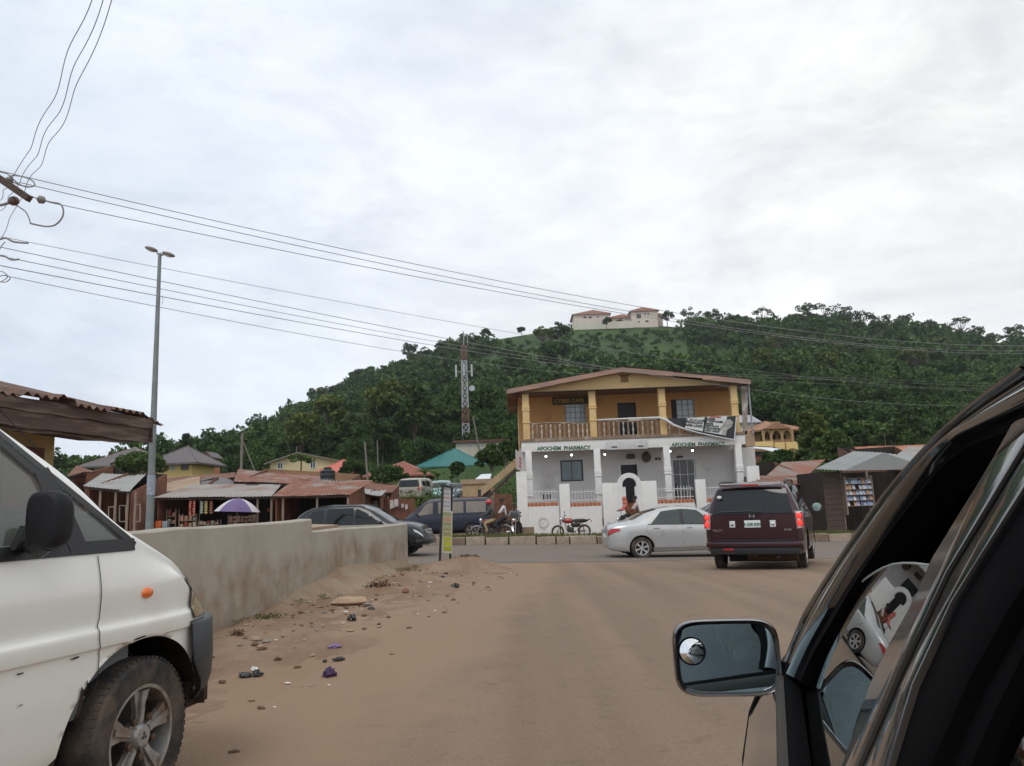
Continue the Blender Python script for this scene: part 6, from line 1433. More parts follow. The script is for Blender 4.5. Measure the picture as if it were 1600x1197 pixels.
def heap(label, px, py, w, h_, Y, mats, seed, name='shelf', n=22):
    """stand with small boxes"""
    c = at(px, py, Y); s_ = Y / F / 2; z0 = gz(c.x, Y); t = thing(name, label, 'display stand', (c.x, Y, z0)); rd = random.Random(seed); W = w * s_; zt = c.z + h_ * s_; zb_ = c.z - h_ * s_
    mb = MB(); nsh = 3
    for i in range(nsh): z = zb_ + (zt - zb_) * i / nsh; mb.box(c.x - W, c.x + W, Y, Y + .4, z - .03, z)
    for sx in (-1, 1):
        for yy in (Y, Y + .36): mb.box(c.x + sx * W - .02, c.x + sx * W + .02, yy, yy + .04, z0, zt)
    mb.build('frame', WOODP, t, world=True)
    for i in range(nsh):
        z = zb_ + (zt - zb_) * i / nsh; k = int(W * 2 / .17)
        for j in range(k):
            x = c.x - W + W * 2 * (j + .5) / k; hh = (zt - zb_) / nsh * rd.uniform(.4, .85); mb = MB(); mb.box(x - .07, x + .07, Y + .04, Y + .22, z + .002, z + hh)
            tag(mb.build('package', rd.choice(mats), bevel=.012), 'small packaged good on the market display shelves', 'package', 'packages on the market shelves')
    return t
PK = [M('tan_carton', (.34, .22, .14), .7, var=.3, scale=9), M('pink_carton', (.42, .20, .17), .6, var=.3, scale=9), M('cream_carton', (.45, .38, .28), .6, var=.3, scale=9), M('dark_red_carton', (.22, .05, .04), .6, var=.3, scale=9), GY]
heap('wooden display shelves of cartons below the red snack strips', 293, 818, 26, 30, 36.9, PK, 1)
heap('display shelves of mixed cartons left of the parasol pole', 325, 822, 30, 18, 37.0, PK, 2)
heap('display shelves of tan cartons right of the orange crate', 267, 812, 14, 32, 37.2, PK, 3)
heap('table stall of pinkish goods under the purple parasol', 378, 812, 42, 16, 37.3, PK[:3], 4)
goods('bright orange crate beside the street lamp', 247, 821, 9, 14, 36.6, M('orange_plastic', (.62, .14, .03), .5, var=.15), 'crate', 'crate')
goods('pale blue-grey drum box right of the orange crate', 257, 821, 8, 13, 36.6, M('blue_grey_plastic', (.30, .34, .40), .5, var=.15), 'plastic_box', 'plastic box')
goods('dark red crate low beside the orange crate', 239.5, 822, 5, 10, 36.7, M('dark_red_carton', (.22, .05, .04), .6), 'crate', 'crate')
goods('dull orange box hanging in the dark stall right of the parasol', 421, 797, 8, 5, 38.5, M('dull_orange_box', (.32, .10, .04), .7), 'box', 'box')
u = at(368, 779, 36.0); g0 = gz(-12, 36); um = thing('parasol', 'purple and white striped parasol shading the market goods', 'parasol', (u.x, 36.0, g0))
H = u.z - g0; R = 34 / F * 36; n = 8; PUR = M('purple_cloth', (.15, .10, .23), .7, var=.12); PWH = M('white_cloth', (.60, .58, .60), .7, var=.08)
mb = MB()
for i in range(n):
    for j in range(5):
        for a_, b_ in (((i) / n, (i + .5) / n), ((i + .5) / n, (i + 1) / n)):
            def q(r, f): ff = abs((f * n) % 1 - .5) * 2; A = f * 2 * math.pi; rr_ = R * r; return (rr_ * math.cos(A) * (.94 + .06 * ff), rr_ * math.sin(A) * (.94 + .06 * ff), H - .62 * R * r ** 1.9 + .03 * r)
            mb.add([q(j / 5, a_), q((j + 1) / 5, a_), q((j + 1) / 5, b_), q(j / 5, b_)], [(0, 1, 2, 3)], 0 if i in (5, 6, 1, 3) else 1)
mb.build('canopy', [PUR, PWH], um, smooth=True)
mb = MB(); mb.tube([(0, 0, 0), (0, 0, H + .06)], .018, 8); mb.build('pole', GALV, um); um.rotation_euler = (0, .06, .25)
# ------------------------------------------------------------------ rendered wall by the verge, eave building, wires, litter, people
def wallmat():
    m = bpy.data.materials.new('stained_cement_render'); m.use_nodes = True; t = m.node_tree; n = t.nodes; l = t.links; b = n['Principled BSDF']; b.inputs['Roughness'].default_value = .92; b.inputs['Specular IOR Level'].default_value = .2
    tc = n.new('ShaderNodeTexCoord')
    def nz(s, d=7, r=.6, st=(1, 1, 1)):
        mp = n.new('ShaderNodeMapping'); mp.inputs['Scale'].default_value = st; l.new(tc.outputs['Object'], mp.inputs[0]); q = n.new('ShaderNodeTexNoise'); q.inputs['Scale'].default_value = s; q.inputs['Detail'].default_value = d; q.inputs['Roughness'].default_value = r; l.new(mp.outputs[0], q.inputs['Vector']); return q.outputs[0]
    def rp(f, a, ca, c, cc):
        r = n.new('ShaderNodeValToRGB'); e = r.color_ramp.elements; e[0].position = a; e[1].position = c; e[0].color = (*ca, 1); e[1].color = (*cc, 1); l.new(f, r.inputs[0]); return r.outputs[0]
    def mix(f, x, y, mode='MIX'):
        q = n.new('ShaderNodeMix'); q.data_type = 'RGBA'; q.blend_type = mode
        if isinstance(f, float): q.inputs[0].default_value = f
        else: l.new(f, q.inputs[0])
        l.new(x, q.inputs[6]); l.new(y, q.inputs[7]); return q.outputs[2]
    base = rp(nz(1.3), .3, (.36, .33, .275), .7, (.46, .43, .365)); base = mix(rp(nz(1.1, 6, .6, (1, 1.2, .25)), .5, (0, 0, 0), .72, (.55, .55, .55)), base, rp(nz(3), 0, (.28, .235, .175), 1, (.33, .28, .21)))
    sx = n.new('ShaderNodeSeparateXYZ'); l.new(tc.outputs['Object'], sx.inputs[0]); ad = n.new('ShaderNodeMath'); ad.operation = 'MULTIPLY_ADD'; ad.inputs[1].default_value = -1.25; l.new(nz(.9, 5, .6, (1, 1, .45)), ad.inputs[0]); l.new(sx.outputs[2], ad.inputs[2])
    st_ = mix(1.0, rp(ad.outputs[0], .0, (.85, .85, .85), .2, (0, 0, 0)), rp(nz(1.7, 6, .6), .42, (.25, .25, .25), .6, (1, 1, 1)), 'MULTIPLY'); base = mix(st_, base, rp(nz(4), .3, (.22, .155, .10), .7, (.30, .225, .15)))
    l.new(base, b.inputs['Base Color']); bp = n.new('ShaderNodeBump'); bp.inputs['Strength'].default_value = .35; bp.inputs['Distance'].default_value = .02; l.new(nz(9, 8, .7), bp.inputs['Height']); l.new(bp.outputs[0], b.inputs['Normal']); return m
WM = wallmat(); CAPM = M('worn_tan_wall_top', (.36, .26, .17), .9, var=.2, scale=3)
wl = thing('roadside_wall', 'low cement-rendered wall with brown stains and a stepped top along the verge', 'wall', (wallx(12), 12, gz(-3, 12)))
def wy(px): 
    lo, hi = 1.0, 30
    for _ in range(40):
        m = (lo + hi) / 2; p = at(px, 825, m)
        if p.x > wallx(m) if m < 17.4 else p.x > -2.45 + (m - 17.44) * .1046: lo = m
        else: hi = m
    return lo
ys_ = wy(487); zA0 = at(225, 831, wy(225)).z; zA1 = at(487, 811.5, ys_).z; zB0 = at(490, 830.5, ys_).z; zB1 = at(637, 818, 17.44).z
def wseg(y0, y1, z0, z1, n=40, seed=0):
    rows = []; capr = []
    for i in range(n + 1):
        y = y0 + (y1 - y0) * i / n; x = wallx(y); zt = z0 + (z1 - z0) * i / n + .012 * fb(y, seed, 1.5) + .006 * math.sin(y * 1.1)
        zb_ = gz(x, y) - .3; rows.append([(x, y, zb_), (x + .005, y, zb_ + .5), (x, y, zt - .02), (x - .02, y, zt), (x - .17, y, zt + .005), (x - .19, y, zt - .02), (x - .19, y, zb_)])
    mb = MB(); mb.grid(rows); w = 7; mb.f.append(tuple(range(w))); mb.m.append(0); e = n * w; mb.f.append(tuple(e + k for k in range(w))[::-1]); mb.m.append(0)
    return mb
mb = wseg(-2, ys_, zA0 + (zA0 - zA1) * .5, zA1); mb.build('near_section', WM, wl, world=True)
mb = wseg(ys_ + .002, 17.44, zB0, zB1, seed=3); mb.build('far_section', WM, wl, world=True)
mb = MB(); mb.prism([(wallx(17.4) - .19, 17.22, -.4), (wallx(17.4) - 6, 17.9, -.5), (wallx(17.4) - 6, 17.9, zB1), (wallx(17.4) - .19, 17.22, zB1 - .002)], (0, .2, 0)); mb.build('return_section', WM, wl, world=True)
mb = MB(); mb.prism([(wallx(ys_) - .192, ys_ + .15, 0), (wallx(ys_) - .8, ys_ + .15, 0), (wallx(ys_) - .8, ys_ + .15, zB0 + .07), (wallx(ys_) - .192, ys_ + .15, zB0 + .04)], (0, 2.4, 0)); mb.build('inner_ledge', CAPM, wl, world=True)
# sloping cement toe at the foot of the wall
rows = []
for y in np.arange(1.0, 17.3, .12):
    x = wallx(y); w = .22 + .14 * fb(y, 9, .7) + .10 * sstep(y, 9, 12); w *= .5 + .5 * sstep(y, 6, 10); w *= 1 - .7 * sstep(y, 14, 17); z = gz(x, y)
    rows.append([(x - .01, y, z + .04 + .32 * sstep(y, 9.2, 12.5) + .10 * fb(y, 4, .5)), (x + w * .45, y, z + .02 + .23 * sstep(y, 9.2, 12.5) + .03 * fb(y, 5, .6)), (x + w * .9, y, z + .01 + .14 * sstep(y, 9.2, 12.5)), (x + w * 1.4, y, z - .05)])
mb = MB(); mb.grid(rows); mb.build('cement_toe', M('dusty_cement_toe', (.31, .235, .165), .95, var=.15, scale=2, bump=.6, dirt=(.24, .155, .09), dirt_amt=.4, dirt_scale=2), wl, world=True, smooth=True)

# building with the rusty eave on the left
eb = thing('rusty_eave_building', 'cream building with sagging brown eave boards and torn rusty roof at the left', 'building', (-6.4, 8, 0))
CREAM2 = M('yellowed_cream_wall', (.50, .37, .19), .85, var=.08, scale=1, dirt=(.34, .22, .11), dirt_amt=.25)
FAS = M('brown_eave_board', (.085, .055, .042), .8, var=.35, scale=3, stretch=(1, .5, 5), dirt=(.20, .15, .12), dirt_amt=.3, dirt_scale=1.5)
Yb0, Yb1 = 3.0, 11.0; eA = at(0, 612, 8.6); eB = at(243, 655, 11.6); 
def ex(y): return eA.x + (eB.x - eA.x) * (y - 8.6) / 3.0
zt_ = 2.74
mb = MB(); mb.box(-12, -6.45, Yb0, at(103, 700, 10.6).y + .15, -.3, 2.55); mb.build('wall', CREAM2, eb, world=True)
mb = MB(); a = onplane(56, 700, (-6.45, 8, 0), np.array([1., 0, 0])); b = onplane(63, 722, (-6.45, 8, 0), np.array([1., 0, 0])); mb.box(-6.46, -6.40, a.y - .7, b.y, 1.0, a.z); mb.build('window_frame', M('red_brown_window_frame', (.13, .05, .03), .7), eb, world=True)
rng = random.Random(9)
def eboard(y0, y1, zlo, zhi, off, seed, n=24):
    mb = MB(); top = []; bot = []; rd = random.Random(seed)
    for i in range(n + 1): y = y0 + (y1 - y0) * i / n; top.append((ex(y) + off, y, zhi + .008 * rd.uniform(-1, 1))); bot.append((ex(y) + off, y, zlo + .015 * rd.uniform(-1, 1)))
    mb.grid([bot, top]); mb.grid([[(p[0] - .03, p[1], p[2]) for p in bot], [(p[0] - .03, p[1], p[2]) for p in top]]); mb.grid([bot, [(p[0] - .03, p[1], p[2]) for p in bot]]); mb.grid([top, [(p[0] - .03, p[1], p[2]) for p in top]]); return mb.build('eave_board', FAS, eb, world=True, merge=True)
eboard(3, 11.5, zt_ - .155, zt_ - .01, .03, 1); eboard(3, 11.45, zt_ - .36, zt_ - .16, 0, 2); eboard(7.2, 11.1, zt_ - .40, zt_ - .365, -.04, 3)
mb = MB(); mb.prism([(ex(11.5) + .03, 11.5, zt_ - .36), (ex(11.5) - 1.7, 11.5, zt_ + .12), (ex(11.5) - 1.7, 11.5, zt_ + .38), (ex(11.5) + .03, 11.5, zt_ - .01)], (0, -.03, 0)); mb.build('end_board', FAS, eb, world=True)
mb = MB()
for i in range(19):
    y = 3.2 + i * .44; mb.bar((ex(y) - .04, y, zt_ - .2), (-6.5, y, zt_ - .02), .05, .1)
mb.build('rafter', WOODD, eb, world=True)
mb = MB(); rows = []
for i in range(60): y = 3 + 8.35 * i / 59; d = .05 * random.Random(i).uniform(-1, 1); rows.append([(ex(y) - .05, y, zt_ - .34 + d * .4), (-6.45, y, zt_ - .30)])
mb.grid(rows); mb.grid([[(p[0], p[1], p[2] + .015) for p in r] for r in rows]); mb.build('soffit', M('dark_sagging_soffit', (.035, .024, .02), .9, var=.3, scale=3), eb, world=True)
rows = []; n = 9 * 14 * 4
for i in range(n + 1):
    y = 3 + 8.75 * i / n; k = int(y / .8); rd = random.Random(k * 3 + 1); e = rd.uniform(-.06, .05); lift = rd.uniform(0, .05) if k % 2 else rd.uniform(-.01, .03); w = .022 * math.sin(2 * math.pi * y / .15)
    if y > 11.35: lift -= (y - 11.35) * .25
    if 9.4 < y < 9.7: lift += .05
    r = []
    for j, s in enumerate((0, .12, .4, 1.2, 3)): x = ex(y) + .10 + e - s; r.append((x, y, zt_ + .0 + s * .27 + w + lift * max(0, 1 - s * 2)))
    rows.append(r)
mb = MB(); mb.grid(rows); mb.grid([[(p[0], p[1], p[2] - .008) for p in r] for r in rows]); mb.build('roof_sheet', M('torn_rusty_roof_edge', (.13, .075, .055), .85, var=.4, scale=3, dirt=(.26, .22, .20), dirt_amt=.25, dirt_scale=2), eb, world=True)

# utility pole and wires
WIRE = M('weathered_cable', (.26, .26, .265), .7, var=.1)
HVY = 15.0
up = thing('utility_pole', 'timber utility pole just outside the left edge with crossarm and insulators', 'utility pole', (at(-60, 300, HVY).x, HVY, 0))
pt = at(-60, 240, HVY); mb = MB(); mb.tube([(pt.x, HVY, -.5), (pt.x, HVY, pt.z)], [.16, .11], 12); mb.build('shaft', WOODD, up, world=True, smooth=True)
mb = MB(); mb.bar(at(-75, 228, HVY - .1), at(46, 311, HVY - .3), .12, .13); mb.build('crossarm', WOODD, up, world=True)
PORC = M('brown_porcelain', (.10, .045, .035), .3, var=.2, coat=.4); PORG = M('grey_porcelain', (.20, .20, .18), .35, var=.15)
def insul(a, b, mat, r=.07, nd=3):
    a, b = Vector(a), Vector(b); d = b - a; mb = MB(); pts = []; rs = []
    for i in range(nd): 
        for f, q in ((.0, .3), (.25, 1), (.55, .9), (.7, .3)): pts.append(a + d * ((i + f) / nd)); rs.append(r * q)
    mb.tube(pts, rs, 12); return mb.build('insulator', mat, up, world=True, smooth=True)
insul(at(10, 283, HVY), at(24, 278, HVY), PORG, .07, 1); insul(at(58, 311, HVY), at(76, 314, HVY), PORG, .085, 1); insul(at(0, 281, HVY), at(10, 282, HVY), PORG, .06, 1)
mb = MB(); c = at(21.5, 314, HVY); mb.ball(c, (.115, .09, .10), 14); mb.build('round_insulator', PORC, up, world=True, smooth=True)
mb = MB(); mb.bar(at(18, 292, HVY), at(17, 276, HVY), .05); mb.build('pin', PORC, up, world=True)
def loop(pts, r=.012, name='jumper_wire'):
    P = [at(a, b, HVY + (c if True else 0)) for a, b, c in pts]; Q = [crom(P, t) for t in np.linspace(0, len(P) - 1, len(P) * 5)]; mb = MB(); mb.tube(Q, r, 5); return mb.build(name, WIRE, up, world=True, smooth=True)
loop([(26, 321, 0), (40, 331, 0), (46, 343, 0), (48, 350, 0)]); loop([(47, 349, 0), (60, 352, 0), (74, 354, 0), (87, 351, 0), (97, 340, 0), (99, 328, 0), (94, 319, 0), (80, 316, 0), (72, 314, 0)], .018)
loop([(-5, 268, 0), (12, 272, 0), (25, 284, 0), (40, 292, 0), (54, 290, 0), (50, 282, 0), (35, 276, 0), (18, 274, 0)], .014); loop([(-5, 275, 0), (14, 281, 0), (30, 289, 0), (46, 292, 0)], .014); loop([(40, 304, 0), (50, 307, 0), (60, 311, 0)], .012)
loop([(-8, 322, 0), (4, 320, 0), (14, 317, 0)], .03, 'stub'); loop([(-10, 378, 0), (8, 372, 0), (22, 378, 0), (44, 380, 0)], .022); loop([(-8, 400, 0), (6, 400, 0), (18, 406, 0), (30, 405, 0)], .02)
loop([(-8, 436, 0), (6, 430, 0), (16, 434, 0), (8, 441, 0), (-8, 438, 0)], .010); loop([(-10, 428, 0), (2, 424, 0), (12, 432, 0), (2, 440, 0), (-6, 442, 0)], .009); loop([(-5, 398, 0), (2, 385, 0), (8, 378, 0)], .01)
def wire(label, p0, Y0, p1, Y1, mid, r, group, wig=0, n=60, seed=0):
    a = at(*p0, Y0); b = at(*p1, Y1)
    def pos(t, s): p = a.lerp(b, t); p.z -= 4 * s * t * (1 - t); return p
    def prj(p): d = np.array(p) - EYE; f_ = d @ fwd; return CX + F * (d @ rgt) / f_, CY - F * (d @ upv) / f_
    s = 0
    if mid:
        lo, hi = -1, 8
        for _ in range(30):
            s = (lo + hi) / 2; best = None; tl, th = 0, 1
            for _ in range(30):
                tm = (tl + th) / 2; x, y = prj(pos(tm, s))
                if x < mid[0]: tl = tm
                else: th = tm
            x, y = prj(pos(tl, s))
            if y < mid[1]: lo = s
            else: hi = s
    rd = random.Random(seed); P = []
    for i in range(n + 1):
        t = (i / n) ** 1.6 if not wig else i / n; q = pos(t, s)
        if wig: q = q + Vector((math.sin(i * .9 + seed) * wig, 0, math.cos(i * 1.3 + seed) * wig))
        P.append(q)
    t_ = MB(); t_.tube(P, r * .72, 5); o = t_.build('overhead_wire', WIRE, smooth=True); return tag(o, label, 'wire', group)
G1 = 'high wires running from the left pole to the right'
wire('topmost long wire from the left crossarm across the hilltop building to the right edge', (-5, 266), HVY, (1720, 532), 50, (800, 443), .013, G1)
wire('second long wire from the top, just under the topmost one', (30, 285), HVY, (1720, 538), 52, (800, 453), .013, G1)
wire('third long wire from the top, starting at the looped insulator', (76, 316), HVY, (1720, 545), 54, (745, 450), .013, G1)
G2 = 'lower wires running from the left pole behind the pharmacy'
wire('highest of the lower wires, starting beside a tangled end', (2, 370), HVY, (1700, 590), 85, (400, 447), .009, G2)
wire('second of the lower wires, crossing the street lamp near its top', (0, 386), HVY, (1700, 600), 88, (400, 470), .012, G2)
TP = 56.0
def wire2(label, p0, pm, p1, mid, r, group):
    o = wire(label, p0, HVY, pm, TP, mid, r, group); o2 = wire(label, pm, TP, p1, 95, None, r, group); bm = bmesh.new(); bm.from_mesh(o.data); bm.from_mesh(o2.data); bm.to_mesh(o.data); bm.free(); bpy.data.objects.remove(o2)
wire2('third of the lower wires, with tape wound near its left end', (0, 400), (1000, 579), (1720, 606), (400, 481), .012, G2)
tp = at(1000, 577, TP); tpo = thing('utility_pole', 'timber utility pole standing behind the pharmacy', 'utility pole', (tp.x, TP, 1.6)); mb = MB(); mb.tube([(tp.x, TP, 1.4), (tp.x, TP, tp.z)], [.15, .11], 10); mb.build('shaft', WOODD, tpo, world=True, smooth=True); mb = MB(); mb.box(tp.x - .7, tp.x + .7, TP - .05, TP + .05, tp.z - .25, tp.z - .14); mb.build('crossarm', WOODD, tpo, world=True)
wire2('fourth of the lower wires, from which a scrap hangs beside the lamp post', (0, 415), (1002, 582), (1720, 610), (400, 491), .014, G2)
wire2('lowest long wire crossing the lamp post', (8, 431), (998, 586), (1720, 620), (400, 509), .011, G2)
G3 = 'wires climbing out of the top of the picture'
for i, (a, b, c_) in enumerate((((-16, 335), (22, 275), (141, -4)), ((-12, 350), (38, 272), (161, -4)), ((-14, 400), (50, 276), (177, -4)))):
    A_, B_ = at(*a, 16.5), at(*b, HVY); Cc = at(*c_, 10.0); D_ = B_ + (Cc - B_) * 2.6; P = []
    for k in range(91):
        t = k / 90 * 3; q = A_.lerp(B_, t) if t < 1 else B_.lerp(Cc, t - 1) if t < 2 else Cc.lerp(D_, t - 2)
        w = .035; P.append(q + Vector((math.sin(k * .55 + i) * w, 0, math.cos(k * .7 + i * 2) * w)) + Vector((-.0, 0, -.25 * math.sin(math.pi * min(1, max(0, (t - 1) / 1))))) )
    mb = MB(); mb.tube(P, .0065, 5); tag(mb.build('overhead_wire', WIRE, smooth=True), '%s wavy wire rising from the crossarm out of the top of the picture' % ('left', 'middle', 'right')[i], 'wire', G3)
p = at(254, 474, 30); mb = MB(); mb.tube([at(253, 462, 27), at(255, 468, 27), at(253, 476, 27)], .008, 4); tag(mb.build('cable_scrap', WIRE), 'short scrap dangling from a lower wire just right of the lamp post', 'cable scrap')

# litter and stones on the verge
def hit(px, py):
    z = 0.1
    for _ in range(14):
        d = ray(px, py); p = EYE + d * ((z - EYE[2]) / d[2]); z = .5 * z + .5 * vz(p[0], p[1])
    return Vector((p[0], p[1], z)), p[1]
def lump(name, cat, label, px, py, wpx, hpx, mat, seed, crumple=.28, n=12, group=None, flat=.8):
    if name == 'leaf_heap':  # loose twigs
        p, Y = hit(px, py); w = wpx / 2 * Y / F; h_ = hpx * Y / F; k = 260; C = np.array([0, 0, h_ * .15]) + RNG.normal(size=(k, 3)) * np.array([w * .42, w * .35, h_ * .28]); C[:, 2] = np.abs(C[:, 2]); V = rand_quads(C, k, w * .17, .2, .35)
        o = bpy.data.objects.new(name, quad_mesh(name, V, mat)); col.objects.link(o); o.location = p; return tag(o, label, cat, group)
    if name == 'stone': n = 7; crumple = max(crumple, .17)
    p, Y = hit(px, py); w = wpx / 2 * Y / F; h_ = hpx * Y / F; rd = random.Random(seed); mb = MB(); mb.ball((0, 0, 0), (w, w * flat, h_ * .62), n, jit=crumple, rnd=rd)
    mb.v = [(v[0], v[1], max(v[2], -h_ * .2)) for v in mb.v]; o = mb.build(name, mat, smooth=crumple < .1, merge=True, bevel=.006 if name == 'stone' else 0, angle=30); o.location = (p.x, p.y, p.z + h_ * .2); o.rotation_euler = (0, 0, rd.uniform(0, 6)); tag(o, label, cat, group); return o
BAGK = M('black_polythene', (.02, .022, .022), .35, var=.2); BAGP = M('dark_purple_polythene', (.05, .02, .075), .35, var=.3); BAGV = M('faded_violet_polythene', (.19, .13, .26), .5, var=.2); BAGW = M('white_polythene', (.62, .60, .57), .5, var=.1)
STN = M('tan_stone', (.33, .235, .16), .9, var=.25, scale=6, bump=.5); STG = M('grey_stone', (.25, .22, .18), .9, var=.25, scale=6, bump=.5); BRNL = M('brown_dry_leaf_litter', (.14, .08, .045), .9, var=.4)
lump('stone', 'stone', 'large flat tan stone slab lying by the foot of the wall', 547, 944, 56, 15, M('pale_tan_slab', (.42, .30, .21), .9, var=.2, scale=4, bump=.5), 1, .10, 12, flat=.45)
lump('stone', 'stone', 'reddish brown stone near the far end of the verge', 634, 926, 14, 8, M('red_brown_stone', (.20, .10, .07), .9, var=.2), 2, .15)
lump('stone', 'stone', 'pale grey rounded stone at the near foot of the wall', 400, 1001, 26, 10, STN, 3, .12, flat=.7)
lump('stone', 'stone', 'smaller grey stone touching the pale rounded one', 417, 1003, 18, 6, STG, 4, .14)
lump('plastic_bag', 'plastic bag', 'crumpled dark purple plastic bag lying nearest the road', 515, 1057, 22, 15, BAGP, 5)
lump('plastic_bag', 'plastic bag', 'flattened faded violet plastic bag on the verge', 523, 1012, 22, 7, BAGV, 6, .18)
lump('plastic_bag', 'plastic bag', 'black plastic bag standing up in front of the tan slab', 550, 969, 17, 10, BAGK, 7)
lump('plastic_bag', 'plastic bag', 'black plastic scrap right of the tan slab', 580, 952, 12, 4, BAGK, 8); lump('plastic_bag', 'plastic bag', 'thin black plastic scrap just behind the one right of the slab', 574, 947, 14, 3, BAGK, 9)
lump('plastic_bag', 'plastic bag', 'black bag heap under a white scrap near the van', 384, 1057, 22, 7, BAGK, 10); lump('plastic_bag', 'plastic bag', 'pointed black bag right under the white scrap near the van', 402, 1056, 15, 10, BAGK, 11)
lump('paper_scrap', 'paper scrap', 'bright white scrap on the black bags near the van', 397, 1048, 11, 7, BAGW, 12)
lump('plastic_bag', 'plastic bag', 'long black plastic scrap behind the purple bag', 530, 1032, 19, 6, BAGK, 13, flat=.4); lump('plastic_bag', 'plastic bag', 'small black plastic scrap left of the long one', 508, 1034, 10, 4, BAGK, 14, flat=.5)
lump('plastic_bag', 'plastic bag', 'black scrap at the far end of the verge, left of the mound', 711, 918, 14, 7, BAGK, 15); lump('plastic_bag', 'plastic bag', 'tiny black scrap near the sign post foot', 697, 897, 8, 3, BAGK, 16); lump('plastic_bag', 'plastic bag', 'tiny black scrap below the sign post foot scrap', 691, 902, 9, 3, BAGK, 17)
lump('leaf_heap', 'leaf heap', 'dark brown twig heap at the near foot of the wall', 371, 992, 22, 10, BRNL, 18, .4); lump('leaf_heap', 'leaf heap', 'brown scrub heap on the mound behind the sign post', 728, 874, 34, 9, BRNL, 19, .35); lump('leaf_heap', 'leaf heap', 'dark scrub tuft at the right end of the mound', 742, 873, 15, 8, BRNL, 20, .4)
lump('leaf_heap', 'leaf heap', 'dark brown weed heap at the far foot of the wall', 592, 917, 36, 10, BRNL, 21, .35, flat=.4)
rd = random.Random(31); tn = [('small tan pebble-like clod on the verge', STN, 'clod'), ('small dark clod on the verge', BRNL, 'clod'), ('small pale chip on the verge', BAGW, 'chip'), ('small grey chip on the verge', STG, 'chip')]
for i in range(270):
    y = rd.uniform(3.6, 17) if i < 150 else rd.uniform(7, 16.8); x0 = wallx(y) + .35; x1 = sroad_l(y) + .4; x = x0 + (x1 - x0) * rd.random() ** (1.1 if i < 150 else 3.0); k = rd.choice([0, 0, 0, 1, 1, 1, 1, 2, 3]); s_ = rd.uniform(.008, .028) * (1 if i < 150 else 1.35) * (1 if k != 2 else .6); mb = MB(); mb.ball((0, 0, 0), (s_ * rd.uniform(1, 2), s_, s_ * .5), 7, jit=.25, rnd=rd)
    o = mb.build(tn[k][2], tn[k][1], merge=True); o.location = (x, y, vz(x, y) + s_ * .2); o.rotation_euler = (0, 0, rd.uniform(0, 6)); tag(o, tn[k][0] + ', one of many alike', tn[k][2], tn[k][0] + 's')
# narrow sign of stacked notices on black posts
sg = thing('notice_sign', 'tall narrow sign of stacked white and yellow notices on black posts at the verge end', 'sign', (at(690, 880, 18).x, 18, .1))
SY = 18.0; mb = MB(); mb.bar(at(687, 884, SY), at(692, 758, SY), .085, .05); mb.build('post', M('black_iron', (.02, .02, .022), .5), sg, world=True)
mb = MB(); mb.bar(at(703.5, 874, SY + .55), at(706, 762, SY + .55), .07, .05); mb.build('post', M('black_iron', (.02, .02, .022), .5), sg, world=True)
mb = MB(); mb.bar(at(691, 758, SY), at(706, 762, SY + .5), .05); mb.build('top_bar', M('black_iron', (.02, .02, .022), .5), sg, world=True)
def spanel(q, mat, name, o=0.0):
    ys2 = [SY + .02 + .5 * (p[0] - 690) / 18 - o for p in q]; P = [at(p[0], p[1], yy) for p, yy in zip(q, ys2)]; mb = MB(); mb.prism(P, (0, .012, 0)); return mb.build(name, mat, sg, world=True)
NW = M('notice_white', (.58, .56, .56), .5, var=.08); spanel([(692.5, 759), (704, 762), (704, 798), (692, 796)], NW, 'white_notice')
YB_ = spanel([(692, 797.5), (707, 799), (706, 865), (691, 863.5)], M('notice_cream', (.60, .60, .50), .5, var=.08), 'yellow_notice')
yc = [(.30, .34, .16), (.50, .30, .16), (.34, .33, .16), (.34, .34, .14), (.33, .33, .13), (.50, .48, .05), (.52, .52, .02), (.42, .42, .01)]
for i, c_ in enumerate(yc): y0 = 800 + i * 7.7; spanel([(693, y0), (705.5, y0 + 1), (705.3, y0 + 7.6), (692.8, y0 + 6.6)], M('notice_tone_%s' % 'abcdefgh'[i], c_, .5, var=.25, scale=30), 'notice_strip', .008)
for i in range(5): y0 = 763 + i * 6.5; spanel([(693.5, y0), (703, y0 + .7), (703, y0 + 3.7), (693.3, y0 + 3)], M('notice_print_grey' if i != 2 else 'notice_print_pink', (.38, .38, .42) if i != 2 else (.45, .32, .28), .5, var=.4, scale=40), 'notice_print', .008)

# ---- people
def skinmesh(V, E, R, root=0, sub=1):
    me = bpy.data.meshes.new('b'); me.from_pydata(V, E, []); o = bpy.data.objects.new('b', me); col.objects.link(o); md = o.modifiers.new('s', 'SKIN'); md.use_smooth_shade = True
    for i, r in enumerate(R): d = me.skin_vertices[0].data[i]; d.radius = (r, r) if isinstance(r, (int, float)) else r; d.use_root = (i == root)
    s = o.modifiers.new('u', 'SUBSURF'); s.levels = sub; s.render_levels = sub; bpy.context.view_layer.update()
    out = bpy.data.meshes.new_from_object(o.evaluated_get(bpy.context.evaluated_depsgraph_get())); bpy.data.objects.remove(o); return out
def addm(name, me, mat, parent):
    me.materials.clear(); me.materials.append(mat); me.name = name; o = bpy.data.objects.new(name, me); col.objects.link(o); o.parent = parent; return o
SKIN = M('dark_brown_skin', (.10, .048, .028), .5, var=.08); HAIR = M('black_hair', (.012, .010, .010), .8)
